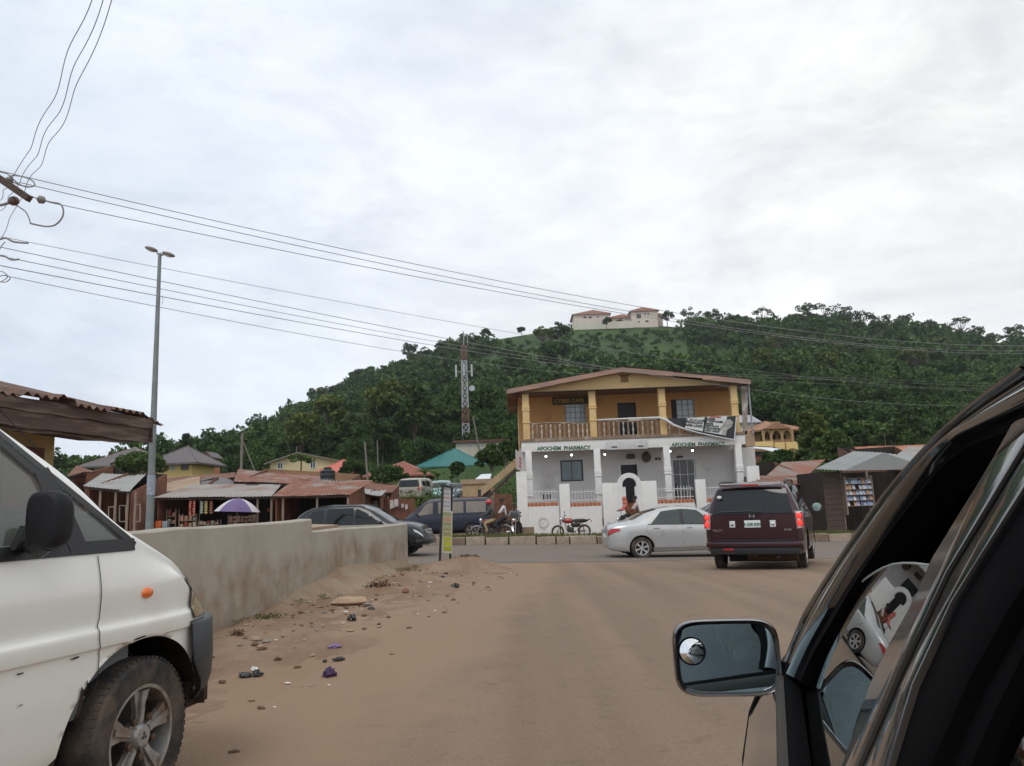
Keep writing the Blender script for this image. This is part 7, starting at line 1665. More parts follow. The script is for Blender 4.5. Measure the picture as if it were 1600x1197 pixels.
def person(label, loc, rz, shirt, legs, lean=.12, reach=(.62, 1.08), head='hair', headmat=None, scale=1.0, knees=(.42, .75), feet=(.28, .32), name='person', headturn=0, hipz=.92, group=None, splay=.2):
    t = thing(name, label, 'person', loc, rz, group); t.scale = (scale,) * 3
    L_ = lean; ry, rz_ = reach
    V = [(0, 0, hipz), (0, L_ * .5, hipz + .22), (0, L_, hipz + .42), (0, L_ + .03, hipz + .54), (0, L_ + .05, hipz + .63), (0, L_ + .05, hipz + .73), (0, L_ + .04, hipz + .80)]
    R = [(.15, .11), (.14, .10), (.16, .10), .052, (.062, .078), (.074, .092), (.05, .06)]; E = [(0, 1), (1, 2), (2, 3), (3, 4), (4, 5), (5, 6)]
    arms = []; lg = []
    for s in (-1, 1):
        b = len(V); V += [(s * .17, L_ - .01, hipz + .46), (s * .26, L_ + .14, hipz + .24), (s * .25, (L_ + ry) * .5 + .12, (hipz + .24 + rz_) / 2), (s * .24, ry, rz_)]; R += [.058, .045, .036, (.034, .02)]; E += [(2, b), (b, b + 1), (b + 1, b + 2), (b + 2, b + 3)]; arms.append(b)
        for k, (dx, ll) in enumerate(((-.026, .07), (-.009, .08), (.009, .075), (.026, .06))):
            q = len(V); V += [(s * .24 + dx, ry + ll * .6, rz_ + .004), (s * .24 + dx, ry + ll, rz_ - .03)]; R += [.009, .008]; E += [(b + 3, q), (q, q + 1)]
        q = len(V); V += [(s * .24 - s * .04, ry + .02, rz_ - .015), (s * .24 - s * .045, ry + .05, rz_ - .03)]; R += [.010, .009]; E += [(b + 3, q), (q, q + 1)]
        b = len(V); V += [(s * .09, .04, hipz - .03), (s * splay, knees[0], knees[1]), (s * (splay - .02), (knees[0] + feet[0]) / 2 - .02, (knees[1] + feet[1]) / 2), (s * (splay - .03), feet[0], feet[1]), (s * (splay - .03), feet[0] + .15, feet[1] - .05)]; R += [.085, .060, .052, .038, (.042, .028)]; E += [(0, b), (b, b + 1), (b + 1, b + 2), (b + 2, b + 3), (b + 3, b + 4)]; lg.append(b)
    addm('body', skinmesh(V, E, R), SKIN, t)
    Vs = [V[0], V[1], V[2], (0, L_ + .015, hipz + .48)]; Rs = [(.165, .12), (.16, .115), (.18, .12), (.075, .07)]; Es = [(0, 1), (1, 2), (2, 3)]
    for b in arms: q = len(Vs); Vs += [V[b], V[b + 1], tuple(Vector(V[b + 1]).lerp(Vector(V[b + 2]), .8))]; Rs += [.075, .062, .052]; Es += [(2, q), (q, q + 1), (q + 1, q + 2)]
    addm('shirt', skinmesh(Vs, Es, Rs), shirt, t)
    Vt = [(0, 0, hipz + .05), (0, .01, hipz - .02)]; Rt = [(.16, .125), (.16, .12)]; Et = [(0, 1)]
    for b in lg: q = len(Vt); Vt += [V[b], V[b + 1], V[b + 2], tuple(Vector(V[b + 2]).lerp(Vector(V[b + 3]), .85))]; Rt += [.105, .078, .066, .056]; Et += [(1, q), (q, q + 1), (q + 1, q + 2), (q + 2, q + 3)]
    addm('trousers', skinmesh(Vt, Et, Rt), legs, t)
    mb = MB()
    for b in lg: p = V[b + 3]; mb.ball((p[0], p[1] + .07, p[2] - .045), (.05, .13, .045), 10)
    mb.build('shoe', BLACKP, t, smooth=True)
    hc = Vector((0, L_ + .045, hipz + .735)); mb = MB(); mb.ball(hc + Vector((0, .095, -.02)), (.014, .022, .02), 8)
    for s in (-1, 1): mb.ball(hc + Vector((s * .078, 0, -.02)), (.014, .022, .032), 8)
    mb.build('nose_and_ears', SKIN, t, smooth=True)
    mb = MB()
    for s in (-1, 1): mb.ball(hc + Vector((s * .03, .078, .008)), (.014, .010, .008), 8)
    mb.ball(hc + Vector((0, .085, -.062)), (.024, .008, .007), 8); mb.build('eyes_and_mouth', M('eye_and_lip_dark', (.05, .015, .012), .4), t, smooth=True)
    mb = MB(); n_ = head
    if head == 'helmet': mb.ball(hc + Vector((0, -.005, .035)), (.135, .155, .14), 18); mb.v = [(v[0], v[1], max(v[2], hc.z - .03)) for v in mb.v]; mb.prism([hc + Vector((-.1, .11, .02)), hc + Vector((.1, .11, .02)), hc + Vector((.07, .2, .0)), hc + Vector((-.07, .2, .0))], (0, 0, .012))
    elif head == 'hijab': mb.ball(hc + Vector((0, -.02, .01)), (.105, .115, .135), 16); mb.ball(hc + Vector((0, -.04, -.17)), (.16, .13, .14), 14)
    elif head == 'cap': mb.ball(hc + Vector((0, -.005, .045)), (.095, .112, .085), 16); mb.v = [(v[0], v[1], max(v[2], hc.z + .02)) for v in mb.v]; mb.prism([hc + Vector((-.07, .08, .03)), hc + Vector((.07, .08, .03)), hc + Vector((.05, .17, .015)), hc + Vector((-.05, .17, .015))], (0, 0, .012))
    elif head == 'hood': mb.ball(hc + Vector((0, -.02, .02)), (.105, .115, .125), 16)
    else: mb.ball(hc + Vector((0, -.018, .03)), (.092, .105, .10), 16)
    mb.build({'helmet': 'helmet', 'hijab': 'headscarf', 'cap': 'cap', 'hood': 'hood'}.get(head, 'hair'), headmat or HAIR, t, smooth=True)
    return t
DGREEN = M('dark_grey_green_cloth', (.05, .065, .06), .85, var=.2); KHAKI = M('khaki_cloth', (.34, .27, .15), .85, var=.15); WSH = M('white_shirt_cloth', (.58, .57, .58), .8, var=.08); DKC = M('black_cloth', (.02, .02, .024), .85); GRYC = M('grey_cloth', (.15, .155, .165), .85, var=.15)
REDH = M('glossy_red_helmet', (.48, .03, .05), .25, var=.05, coat=.6); REDS = M('coral_red_scarf', (.50, .14, .11), .85, var=.12)
bx, by, bz = BIKE2
rz2 = math.radians(86); fd = Vector((-math.sin(rz2), math.cos(rz2), 0))
def on(b, f): return (b[0] + fd.x * f, b[1] + fd.y * f, b[2] - .02)
person('person in red helmet, dark green top and khaki trousers riding the red motorbike', on(BIKE2, -.12), rz2, DGREEN, KHAKI, .16, (.52, 1.12), 'helmet', REDH)
person('person in white shirt with black headwear sitting behind the red-helmeted rider', on(BIKE2, -.62), rz2, WSH, DKC, .05, (.30, 1.08), 'cap', DKC, hipz=1.0)
b3 = Vector(BIKE3); person('person in grey top and dark cap sitting hunched on a motorbike by the pharmacy corner', (b3.x, b3.y + .25, b3.z - .1), math.radians(172), GRYC, DKC, .22, (.45, .95), 'cap', DKC, splay=.3)
person('person in coral red headscarf on the black motorbike behind the silver saloon', on(BIKE4, -.05), math.radians(88), REDS, DKC, .14, (.5, 1.1), 'hijab', REDS, scale=.95)
person('person with black hair and pale top sitting behind the one in the red headscarf', on(BIKE4, -.50), math.radians(88), M('pale_pink_cloth', (.5, .42, .40), .85), DKC, .1, (.3, 1.08), 'hair', scale=.97)
# ------------------------------------------------------------------ white van in the left foreground
VH = 17; va = math.radians(VH); vd = Vector((math.sin(va), math.cos(va), 0)); vr = Vector((vd.y, -vd.x, 0))
hubw = at(220, 1151, 3.6); HY = 1.35
vroot = hubw - vr * .83 - vd * HY; vroot.z = 0.0
VANW = M('worn_white_van_paint', (.82, .815, .765), .3, var=.02, scale=1.5, coat=.5, dirt=(.70, .66, .59), dirt_amt=.12, dirt_scale=1.1)
van = thing('white_van', 'scuffed white van with black mirror and grey bumper, filling the left foreground', 'van', vroot, -va)
def vprof(y, zb, zl, zt, w, wt, cr):
    a = min(1, max(0, (zl - .9) / .2))
    return [(0, zb), (w * .82, zb), (w - .045, zb + .05), (w - .014, zb + .30 * (zl - zb)), (w - .012, min(.735, zl - .12)), (w + .002, min(.765, zl - .10)), (w + .004, min(.825, zl - .06)), (w - .016, min(.86, zl - .045)), (w - .012, min(1.0, zl - .035)), (w - .045, zl), (.5 * (w - .045 + wt) + .012, (zl + zt) / 2), (wt, zt - .05), (wt * .82, zt - .004), (0, zt + cr)]
KB, KM_, KT = 9, 10, 11
Lv = Loft([(-2.45, .45, 1.15, 1.80, .76, .64), (-2.4, .36, 1.165, 1.9, .82, .67), (-2.1, .32, 1.165, 1.95, .845, .69), (-.3, .3, 1.165, 1.96, .845, .69), (.15, .3, 1.165, 1.935, .845, .685), (.45, .3, 1.165, 1.82, .845, .68), (.76, .3, 1.165, 1.66, .845, .685), (1.04, .3, 1.165, 1.49, .845, .71), (1.27, .3, 1.15, 1.30, .845, .745), (1.40, .3, 1.11, 1.215, .845, .755),
           (1.56, .31, 1.04, 1.12, .84, .745), (1.70, .33, .94, 1.03, .812, .70), (1.81, .35, .86, .94, .765, .63), (1.89, .38, .78, .85, .70, .55), (1.96, .40, .70, .76, .61, .45), (2.02, .43, .60, .66, .51, .36), (2.05, .48, .52, .54, .42, .28)], .035, prof=vprof)
def afront(z): return 1.255 - (z - 1.20) * 1.30          # front edge of the side glass, leaning back with height
def skipf(y, k):
    if k < KB + .12: return False
    p = Lv.P(y, k, 1); 
    if k < KT - .12: return -.0 + .02 < y < afront(p.z) - .0 and p.z > 1.195
    return .30 < y < 1.24 and k > KT + .35
b = Lv.mesh(210, 14, skip=skipf).build('body', VANW, van, smooth=True)
try:
    bm = bmesh.new(); bm.from_mesh(b.data); bm.free()
except Exception: pass
# wheel arches are cut from a closed copy: cut before opening is safer for the solver
def arch_skip(y, z, r, cy, zc): return (y - cy) ** 2 + (z - zc) ** 2 < r * r
me = b.data; bm = bmesh.new(); bm.from_mesh(me)
HZ = .335; AR = .425
for cy in (HY, HY - 2.75):
    # snap the ring of vertices nearest the arch circle onto it, then drop the faces inside
    for v in bm.verts:
        if abs(v.co.x) < .5: continue
        dy, dz = v.co.y - cy, v.co.z - HZ; d = math.hypot(dy, dz)
        if abs(d - AR) < .014 and d > 0: v.co.y = cy + dy / d * AR; v.co.z = HZ + dz / d * AR
    dele = [f for f in bm.faces if abs(f.calc_center_median().x) > .5 and math.hypot(f.calc_center_median().y - cy, f.calc_center_median().z - HZ) < AR - .001]
    bmesh.ops.delete(bm, geom=dele, context='FACES')
for cy in (HY, HY - 2.75):
    for v in bm.verts:
        if v.is_boundary and abs(v.co.x) > .5:
            dy, dz = v.co.y - cy, v.co.z - HZ; d = math.hypot(dy, dz)
            if .8 * AR < d < 1.25 * AR and dz > -.06: v.co.y = cy + dy / d * AR; v.co.z = HZ + dz / d * AR
bm.to_mesh(me); bm.free()
def zk(L, y, z, k0, k1):
    for _ in range(26):
        m = (k0 + k1) / 2
        if L.P(y, m).z < z: k0 = m
        else: k1 = m
    return k0
DRK = M('grimy_wheel_well', (.035, .022, .016), .95, var=.3)
for cy in (HY, HY - 2.75):
    for sd in (-1, 1):
        mb = MB(); n = 26; rows = []
        for i in range(n + 1):
            a = math.radians(4 + 190 * i / n); y_, z_ = cy + math.cos(a) * (AR + .002), HZ + math.sin(a) * (AR + .002); x_ = Lv.P(y_, zk(Lv, y_, max(z_, .37), 1, KB)).x - .003; rows.append([(sd * x_, y_, z_), (sd * .80, cy + math.cos(a) * (AR + .03), HZ + math.sin(a) * (AR + .03)), (sd * .42, cy + math.cos(a) * (AR + .03), HZ + math.sin(a) * (AR + .03))])
        mb.grid(rows); mb.add([(sd * .42, cy + math.cos(math.radians(a)) * (AR + .03), HZ + math.sin(math.radians(a)) * (AR + .03)) for a in range(0, 360, 15)], [tuple(range(24))]); mb.build('wheel_well', DRK, van, smooth=True)
HUBC = M('silver_hubcap', (.42, .42, .41), .38, .5, var=.06, dirt=(.22, .17, .13), dirt_amt=.42, dirt_scale=5)
for sd in (1, -1):
    for cy in (HY, HY - 2.75):
        w = wheel(van, sd * .735, cy, HZ, .205, sd, 5, steer=math.radians(7) if cy == HY else 0, rimr=.635, rimmat=HUBC, style='detailed')
        R = HZ * .635; q = MB()
        f0 = .1
        # dished cover plate between the spokes, hub boss and nut recesses
        q.lathe([(R * .30, sd * .060), (R * .22, sd * .092), (R * .20, sd * .100), (.001, sd * .103)], 24, axis='x'); hb_ = q.build('hub_boss', HUBC, w, smooth=True, angle=30)
        q = MB()
        for k in range(3): a = 2 * math.pi * k / 3 + math.pi / 2; c_, s_ = math.cos(a), math.sin(a); d_ = .019; e_ = .009; q.add([(sd * .1045, c_ * t_ - s_ * u_, s_ * t_ + c_ * u_) for t_, u_ in ((.001, 0), (d_ * .55, e_), (d_ * 1.05, 0), (d_ * .55, -e_))], [(0, 1, 2, 3)])
        q.build('maker_emblem', M('dark_emblem', (.05, .05, .055), .4), hb_)
        q = MB()
        for k in range(5):
            q = MB(); a = 2 * math.pi * k / 5 + .3 + math.pi / 5; q.lathe([(.017, sd * .078), (.017, sd * .095), (.010, sd * .097)], 10, (0, math.cos(a) * R * .40, math.sin(a) * R * .40), 'x'); q.build('wheel_nut', M('brown_steel_nut', (.12, .085, .06), .5, .6), w)
# glass, frames
VG = glassmat('van_glass', (.80, .87, .85), 1.6, .02, veil_and_dust=.22)  # pale veil put into the glass to brighten the panes
for sd in (1, -1):
    rows = []
    for j in range(10):
        z = 1.19 + (1.86 - 1.19) * j / 9; y1 = min(afront(z) + .01, 1.25); r = []
        for i in range(17): y = .0 + (y1 - .0) * i / 16; k = zk(Lv, y, min(z, Lv.P(y, KT - .1).z), KB, KT); p = Lv.P(y, k, sd); r.append((p.x - sd * .006, p.y, p.z))
        rows.append(r)
    mb = MB(); mb.grid(rows); mb.build('side_window', VG, van, smooth=True)
    def fr(pts, w, nm='window_frame', off=.006, mat=BLACKP):
        mb = MB(); line_along(Lv, mb, [(y, zk(Lv, y, z, 8, KT)) for y, z in pts], sd, w, off); return mb.build(nm, mat, van, smooth=True)
    fr([(1.30, 1.175), (1.1, 1.175), (.8, 1.175), (.4, 1.175), (-.2, 1.175)], .055, 'window_belt_seal')
    fr([(afront(z) + .008, z) for z in np.linspace(1.17, 1.84, 16)], .032)
    fr([(afront(z) - .05, z) for z in np.linspace(1.48, 1.84, 10)], .035, 'door_frame_seal', .007)
    fr([(.985 - (z - 1.19) * .42, z) for z in np.linspace(1.18, 1.50, 10)], .085, 'quarter_glass_pillar', .008)
    fr([(-.02, z) for z in np.linspace(1.18, 1.84, 8)], .07, 'window_pillar', .007)
    fr([(y, 1.85) for y in np.linspace(.40, -.05, 6)], .04, 'window_top_seal', .007)
    mb = MB(); Lv.patch(mb, ((-2.2, KB + .15), (-.12, KB + .15), (-.12, KT - .15), (-2.15, KT - .15)), .006, sd, 16, 6); mb.build('rear_side_window', DKGLASS, van, smooth=True)
    # seams, scratches, side lamp, headlamp
    def seam(pts, w=.006, nm='door_seam', mat=GAP, off=.005): mb = MB(); line_along(Lv, mb, [(y, zk(Lv, y, z, 1, KB + .5)) for y, z in pts], sd, w, off); return mb.build(nm, mat, van, smooth=True)
    seam([(1.085, z) for z in np.linspace(1.14, .88, 8)] + [(1.085 - .015 * math.sin((.88 - z) / .13 * 3.14), z) for z in np.linspace(.875, .75, 22)] + [(1.088, .735), (1.09, .72), (1.085, .62), (1.06, .54), (1.02, .48), (.985, .42), (.96, .34)], .0045)
    seam([(-.08, z) for z in np.linspace(1.14, .34, 14)])
    seam([(-.08, .335), (.3, .33), (.7, .33), (.96, .335)])
mb = MB(); Lv.top(mb, 1.27, .28, .88, .84, -.004, 14, 12, k7=KT + .35); mb.build('windscreen', VG, van, smooth=True)
SCR = M('bare_scratch_rust', (.035, .022, .015), .9, var=.3)
def blot(y, z, wy_, hz, rot=0, nm='scratch', mat=SCR):
    n = 9; pts = []; rd = random.Random(int(y * 1000)); 
    for i in range(n): a = 2 * math.pi * i / n; u, v_ = math.cos(a) * wy_ * rd.uniform(.6, 1), math.sin(a) * hz * rd.uniform(.6, 1); pts.append((y + u * math.cos(rot) - v_ * math.sin(rot), z + u * math.sin(rot) + v_ * math.cos(rot)))
    P = []
    for yy, zz in pts: k = zk(Lv, yy, zz, 1, KB + .5); P.append(Lv.P(yy, k) + Lv.nrm(yy, k) * .007)
    mb = MB(); mb.add(P, [tuple(range(n))]); return mb.build(nm, mat, van)
blot(1.005, .565, .014, .075, -.10); blot(.965, .744, .03, .006, .1); blot(1.30, .768, .045, .006, .1); blot(.72, .735, .02, .004); blot(.73, .62, .012, .005, nm='scuff', mat=M('grey_scuff', (.30, .29, .27), .8)); blot(1.03, .62, .004, .03, -.2)
# amber side repeater
k = zk(Lv, HY, .95, 1, KB); c_ = Lv.P(HY, k); mb = MB(); mb.ball((c_.x + .002, HY + .0, .955), (.018, .034, .024), 14); mb.build('side_repeater', AMBER, van, smooth=True)
LENS = M('yellowed_lamp_lens', (.30, .235, .13), .2, var=.25, scale=12, coat=.6)
for sd in (1, -1):
    rows = []
    for j in range(9):
        z = .80 + .185 * j / 8; r = []
        for i in range(11): y = (1.655 + .012 * (1 if j in (0, 8) else 0)) + (1.93 - 1.66 - .07 * j / 8) * i / 10; zl_ = Lv.P(y, KB + 1.2).z; k = zk(Lv, y, min(z, zl_), 3, KB + 1.2); p = Lv.P(y, k, sd) + Lv.nrm(y, k, sd) * .010; r.append(p)
        rows.append(r)
    mb = MB(); mb.grid(rows); mb.build('headlamp', LENS, van, smooth=True)
    mb = MB(); ring = rows[0] + [r[-1] for r in rows[1:]] + rows[-1][::-1][1:] + [r[0] for r in rows[::-1][1:-1]]; mb.tube(ring, .003, 5, closed=True); mb.build('lamp_seal', BLACKP, van)
# bumper: plan curve swept with rounded section
BUMP = M('faded_grey_bumper', (.036, .040, .046), .5, var=.12, scale=3, dirt=(.12, .09, .07), dirt_amt=.2)
plan = [(.846, 1.645), (.850, 1.69), (.838, 1.76), (.805, 1.84), (.75, 1.91), (.675, 1.98), (.56, 2.05), (.4, 2.10), (.2, 2.125), (0, 2.13)]; plan = plan + [(-x, y) for x, y in plan[::-1][1:]]
P2 = [Vector((x, y, 0)) for x, y in plan]; fine = [crom(P2, t) for t in np.linspace(0, len(P2) - 1, 90)]; rows = []
for dz, ins in ((.785, .10), (.785, .015), (.77, 0), (.60, -.006), (.50, 0), (.445, .02), (.40, .06), (.39, .12)):
    r = []
    for i, p in enumerate(fine):
        t_ = (fine[min(i + 1, 89)] - fine[max(i - 1, 0)]).normalized(); nn = Vector((-t_.y, t_.x, 0)); nn = nn if nn.dot(Vector((p.x, p.y - 1.4, 0))) > 0 else -nn; e = min(i, 89 - i); ex_ = .11 * max(0, 1 - e / 9.0) if dz < .62 else 0
        q = p - nn * ins; r.append((q.x, q.y + ex_ * max(0, (.62 - dz) / .2), dz))
    rows.append(r)
mb = MB(); mb.grid(rows); mb.build('front_bumper', BUMP, van, smooth=True)
mb = MB(); mb.prism([(.76, 1.72, .36), (.74, 1.9, .36), (.5, 2.05, .36), (-.5, 2.05, .36), (-.74, 1.9, .36), (-.76, 1.72, .36)], (0, 0, .12)); mb.build('bumper_valance', DRK, van)
mb = MB(); mb.box(-.4, .4, 2.02, 2.06, .62, .70); mb.build('grille', BLACKP, van)
# door mirror: big black rounded box on an arm
pm = onplane(83, 812, np.array(vroot + vr * .98), np.array(vr)); d_ = pm - vroot; ly, lz = d_.dot(vd), pm.z
mb = MB(); secs = []
for j, (f, s_) in enumerate(((-1, .80), (-.8, .97), (-.3, 1.0), (.3, .93), (.8, .72), (1, .50))):
    ring = []
    for i in range(24): a = 2 * math.pi * i / 24; cx_, cz_ = math.cos(a), math.sin(a); e = .55; ring.append((.975 + .082 * s_ * math.copysign(abs(cx_) ** e, cx_), ly + .055 * f, lz + .108 * s_ * math.copysign(abs(cz_) ** e, cz_)))
    secs.append(ring)
mb.grid(secs, close=True); mb.f.append(tuple(range(24))); mb.m.append(0); mb.f.append(tuple(5 * 24 + i for i in range(24))); mb.m.append(0); mr_ = mb.build('door_mirror', M('matt_black_mirror_shell', (.010, .0105, .013), .6, var=.08, spec=.3), van, smooth=True, angle=60)
mb = MB(); mb.tube([(.95, ly + .01, lz - .095), (.90, ly + .02, lz - .12), (.80, ly + .05, 1.215)], [.025, .025, .03], 8); mb.prism([(.825, ly - .02, 1.19), (.825, ly + .20, 1.19), (.825, ly + .16, 1.26), (.825, ly + .02, 1.28)], (-.03, 0, 0)); mb.build('mirror_arm', BLACKP, van, smooth=True, angle=30)
# cabin
INT = M('grey_cabin_trim', (.22, .22, .215), .85, var=.1); SEAT = M('grey_seat_cloth', (.16, .165, .165), .9, var=.15)
mb = MB(); mb.box(-.76, .76, -2.2, 1.3, .48, .56); mb.build('cabin_floor', INT, van)
mb = MB(); mb.prism([(-.74, 1.36, .6), (-.74, 1.36, 1.13), (-.74, 1.12, 1.19), (-.74, .98, 1.12), (-.74, 1.0, .6)], (1.48, 0, 0)); mb.build('dashboard', INT, van, bevel=.02)
mb = MB(); cc = Vector((-.38, .86, 1.12)); mb.tube([cc + Vector((math.cos(a) * .19, -math.sin(a) * .08, math.sin(a) * .17)) for a in np.linspace(0, 6.283, 25)[:-1]], .014, 7, closed=True); mb.bar(cc, cc + Vector((0, .2, -.12)), .05); mb.bar(cc + Vector((-.18, 0, 0)), cc + Vector((.18, 0, 0)), .03, .015); mb.build('steering_wheel', BLACKP, van, smooth=True)
for x in (-.38, .38):
    mb = MB(); mb.box(x - .25, x + .25, .1, .6, .56, .86); mb.prism([(x - .25, .18, .82), (x + .25, .18, .82), (x + .22, -.02, 1.38), (x - .22, -.02, 1.38)], (0, -.14, 0)); mb.box(x - .13, x + .13, -.15, -.05, 1.40, 1.58); mb.build('seat', SEAT, van, bevel=.03)
mb = MB(); mb.box(-.70, .70, -.95, -.9, .56, 1.80); mb.build('bulkhead', INT, van)
mb = MB(); a = onplane(58, 702, np.array(vroot + vr * .60), np.array(vr)); b2 = onplane(-6, 634, np.array(vroot + vr * .60), np.array(vr)); mb.tube([a, b2], .0025, 5); mb.build('aerial', BLACKP, van, world=True)
# ------------------------------------------------------------------ the dark car the picture is taken from
nc = np.array([-.876, .335, .346]); Nn = rgt * nc[0] + upv * nc[1] + fwd * nc[2]; Nn /= np.linalg.norm(Nn)
P0 = EYE + (rgt * .453 - upv * .47 + fwd * 1.25)
Aa = np.array([Nn[1], -Nn[0], 0]); Aa /= np.linalg.norm(Aa); Uu = np.cross(Nn, Aa); Uu = Uu if Uu[2] > 0 else -Uu
Hn = np.array([Nn[0], Nn[1], 0]); Hn /= np.linalg.norm(Hn)
VN, VA, VU, VHn, VP0 = Vector(Nn), Vector(Aa), Vector(Uu), Vector(Hn), Vector(P0)
def pp(px, py, o=0.0): return onplane(px, py, P0 + Nn * o, Nn)
def au(a, u, o=0.0): return VP0 + VA * a + VU * u + VN * o
oc = thing('dark_car', 'dark glossy car at the right edge with its door mirror and lowered front window', 'car', (P0[0], P0[1], 0))
OCP = M('dark_pearl_car_paint', (.020, .024, .026), .12, .35, var=.04, coat=.9)
SEAL = M('black_door_seal', (.003, .003, .0035), .9, var=.1, spec=.06); SEALG = M('satin_black_seal', (.0035, .0035, .004), .9, var=.1, spec=.04)
def slab(name, pts, o, th, mat, bevel=0, **k):
    P = [pp(a, b, o) for a, b in pts]; mb = MB(); mb.prism(P, -VN * th); return mb.build(name, mat, oc, world=True, bevel=bevel, **k)
S0 = [(1228, 1045), (1245, 1000), (1262, 960), (1293, 910), (1348, 833), (1400, 765), (1440, 722), (1480, 682), (1520, 647), (1560, 615), (1615, 576)]
S3 = [(1243, 1062), (1262, 1018), (1288, 972), (1324, 910), (1372, 838), (1420, 775), (1456, 730), (1495, 696), (1535, 677), (1582, 657), (1650, 628)]
def band(name, f0, f1, o, th, mat, round_=0.0):
    """strip between fractions f0, f1 of the pillar, rounded across when round_ > 0"""
    A_ = [pp(*p, 0) for p in S0]; B_ = [pp(*p, 0) for p in S3]; rows = []
    n = 44; m = 8
    for i in range(n + 1):
        t = i / n * (len(A_) - 1); a = crom(A_, t); b = crom(B_, t); r = []
        for j in range(m + 1):
            u = j / m; f = f0 + (f1 - f0) * u; r.append(a.lerp(b, f) + VN * (o + round_ * (math.sin(math.pi * u) ** .7)))
        r = [r[0] - VN * th] + r + [r[-1] - VN * th]; rows.append(r)
    mb = MB(); mb.grid(rows, close=True); return mb.build(name, mat, oc, world=True, smooth=True, angle=50)
band('roof_side', 0, .20, .0, .05, OCP, .010); band('drip_moulding', .20, .30, .0, .03, SEALG, .002); band('windscreen_pillar', .30, .42, .001, .03, OCP, .005); band('pillar_seal', .42, .52, -.004, .04, SEAL)
band('door_frame', .52, .86, .0, .03, OCP, .010); band('window_channel', .86, 1.05, -.006, .03, SEAL)
slab('door_pillar_trim', [(1582, 657), (1551, 713), (1526, 755), (1492, 810), (1455, 871), (1429, 932), (1387, 1007), (1359, 1067), (1318, 1186), (1305, 1225), (1330, 1225), (1340, 1194), (1397, 1063), (1477, 893), (1600, 690), (1665, 585), (1650, 628)], .004, .03, OCP, .003)
slab('door_gap', [(1600, 690), (1477, 893), (1397, 1063), (1340, 1194), (1330, 1225), (1340, 1225), (1350, 1194), (1407, 1063), (1487, 893), (1612, 690), (1690, 560), (1665, 585)], -.010, .02, SEAL)
slab('rear_door_frame', [(1612, 690), (1487, 893), (1407, 1063), (1350, 1194), (1340, 1225), (1372, 1225), (1384, 1197), (1424, 1069), (1484, 941), (1523, 878), (1605, 750), (1720, 600), (1690, 560)], .003, .03, OCP, .003)
slab('rear_frame_seal', [(1606, 750), (1524, 878), (1485, 941), (1425, 1069), (1385, 1197), (1375, 1225), (1440, 1225), (1452, 1190), (1510, 1060), (1575, 945), (1640, 850), (1740, 720), (1720, 600)], -.002, .05, SEALG, .008)
slab('rear_window_channel', [(1641, 851), (1576, 946), (1511, 1061), (1453, 1191), (1441, 1226), (1500, 1226), (1540, 1130), (1600, 1010), (1690, 880), (1740, 722)], -.012, .05, SEAL, .008)
# front door glass, wound half down, with a rounded top edge
OG = glassmat('car_window_glass', (.45, .55, .53), 1.6, .0)
gp = [(1288, 985), (1302, 945), (1324, 908), (1336, 897), (1348, 888), (1361, 880), (1375, 874), (1390, 871.5), (1405, 871), (1430, 873), (1460, 878), (1440, 932), (1398, 1007), (1370, 1067), (1330, 1186), (1315, 1225), (1246, 1225), (1243, 1160), (1243, 1099), (1243, 1062), (1262, 1018)]
def xcross(py):
    xs = []
    for i in range(len(gp)):
        (x0, y0), (x1, y1) = gp[i], gp[(i + 1) % len(gp)]
        if (y0 - py) * (y1 - py) < 0: xs.append(x0 + (x1 - x0) * (py - y0) / (y1 - y0))
    return min(xs), max(xs)
pc_ = pp(1335, 1000); aC, uC = (pc_ - VP0).dot(VA), (pc_ - VP0).dot(VU); rows = []
for py in list(np.linspace(871.6, 900, 10)) + list(np.linspace(905, 1224, 46)):
    xl, xr = xcross(py); r = []
    for t in np.linspace(0, 1, 30):
        q = pp(xl + (xr - xl) * t, py); d = q - VP0; r.append(q + VN * (-.012 - (d.dot(VU) - uC) ** 2 / 10.0 - (d.dot(VA) - aC) ** 2 / 60.0))
    rows.append(r)
mb = MB(); mb.grid(rows); mb.build('front_window', OG, oc, world=True, smooth=True)
top = [q + VN * (-.012 - ((q - VP0).dot(VU) - uC) ** 2 / 10.0 - ((q - VP0).dot(VA) - aC) ** 2 / 60.0) for q in [pp(a, b) for a, b in [(1324, 908), (1336, 897), (1348, 888), (1361, 880), (1375, 874), (1390, 871.5), (1405, 871), (1430, 873), (1460, 878)]]]; mb = MB(); mb.tube(top, .0012, 5); mb.build('glass_edge', M('pale_green_glass_edge', (.45, .52, .50), .2), oc, world=True)
# rear door glass wound part way down (top edge low in the picture's corner)
e1, e2 = pp(1600, 1082, -.02), pp(1551, 1197, -.02)
def tocoord(p): d = p - VP0; return d.dot(VA), d.dot(VU)
a1, u1 = tocoord(e1); a2, u2 = tocoord(e2); sl = (u1 - u2) / (a1 - a2)
RG = glassmat('green_rear_glass', (.30, .40, .38), 1.7, .0)
mb = MB(); aL = -1.75; mb.add([au(a2 + .18, u2 + sl * .18, -.02), au(a1, u1, -.02), au(a1 - .12, u1 + .02, -.02), au(aL, u1 + .0, -.02), au(aL, -.02, -.02), au(a2 + .2, -.02, -.02)], [(0, 1, 2, 3, 4, 5)]); mb.build('rear_window', RG, oc, world=True)
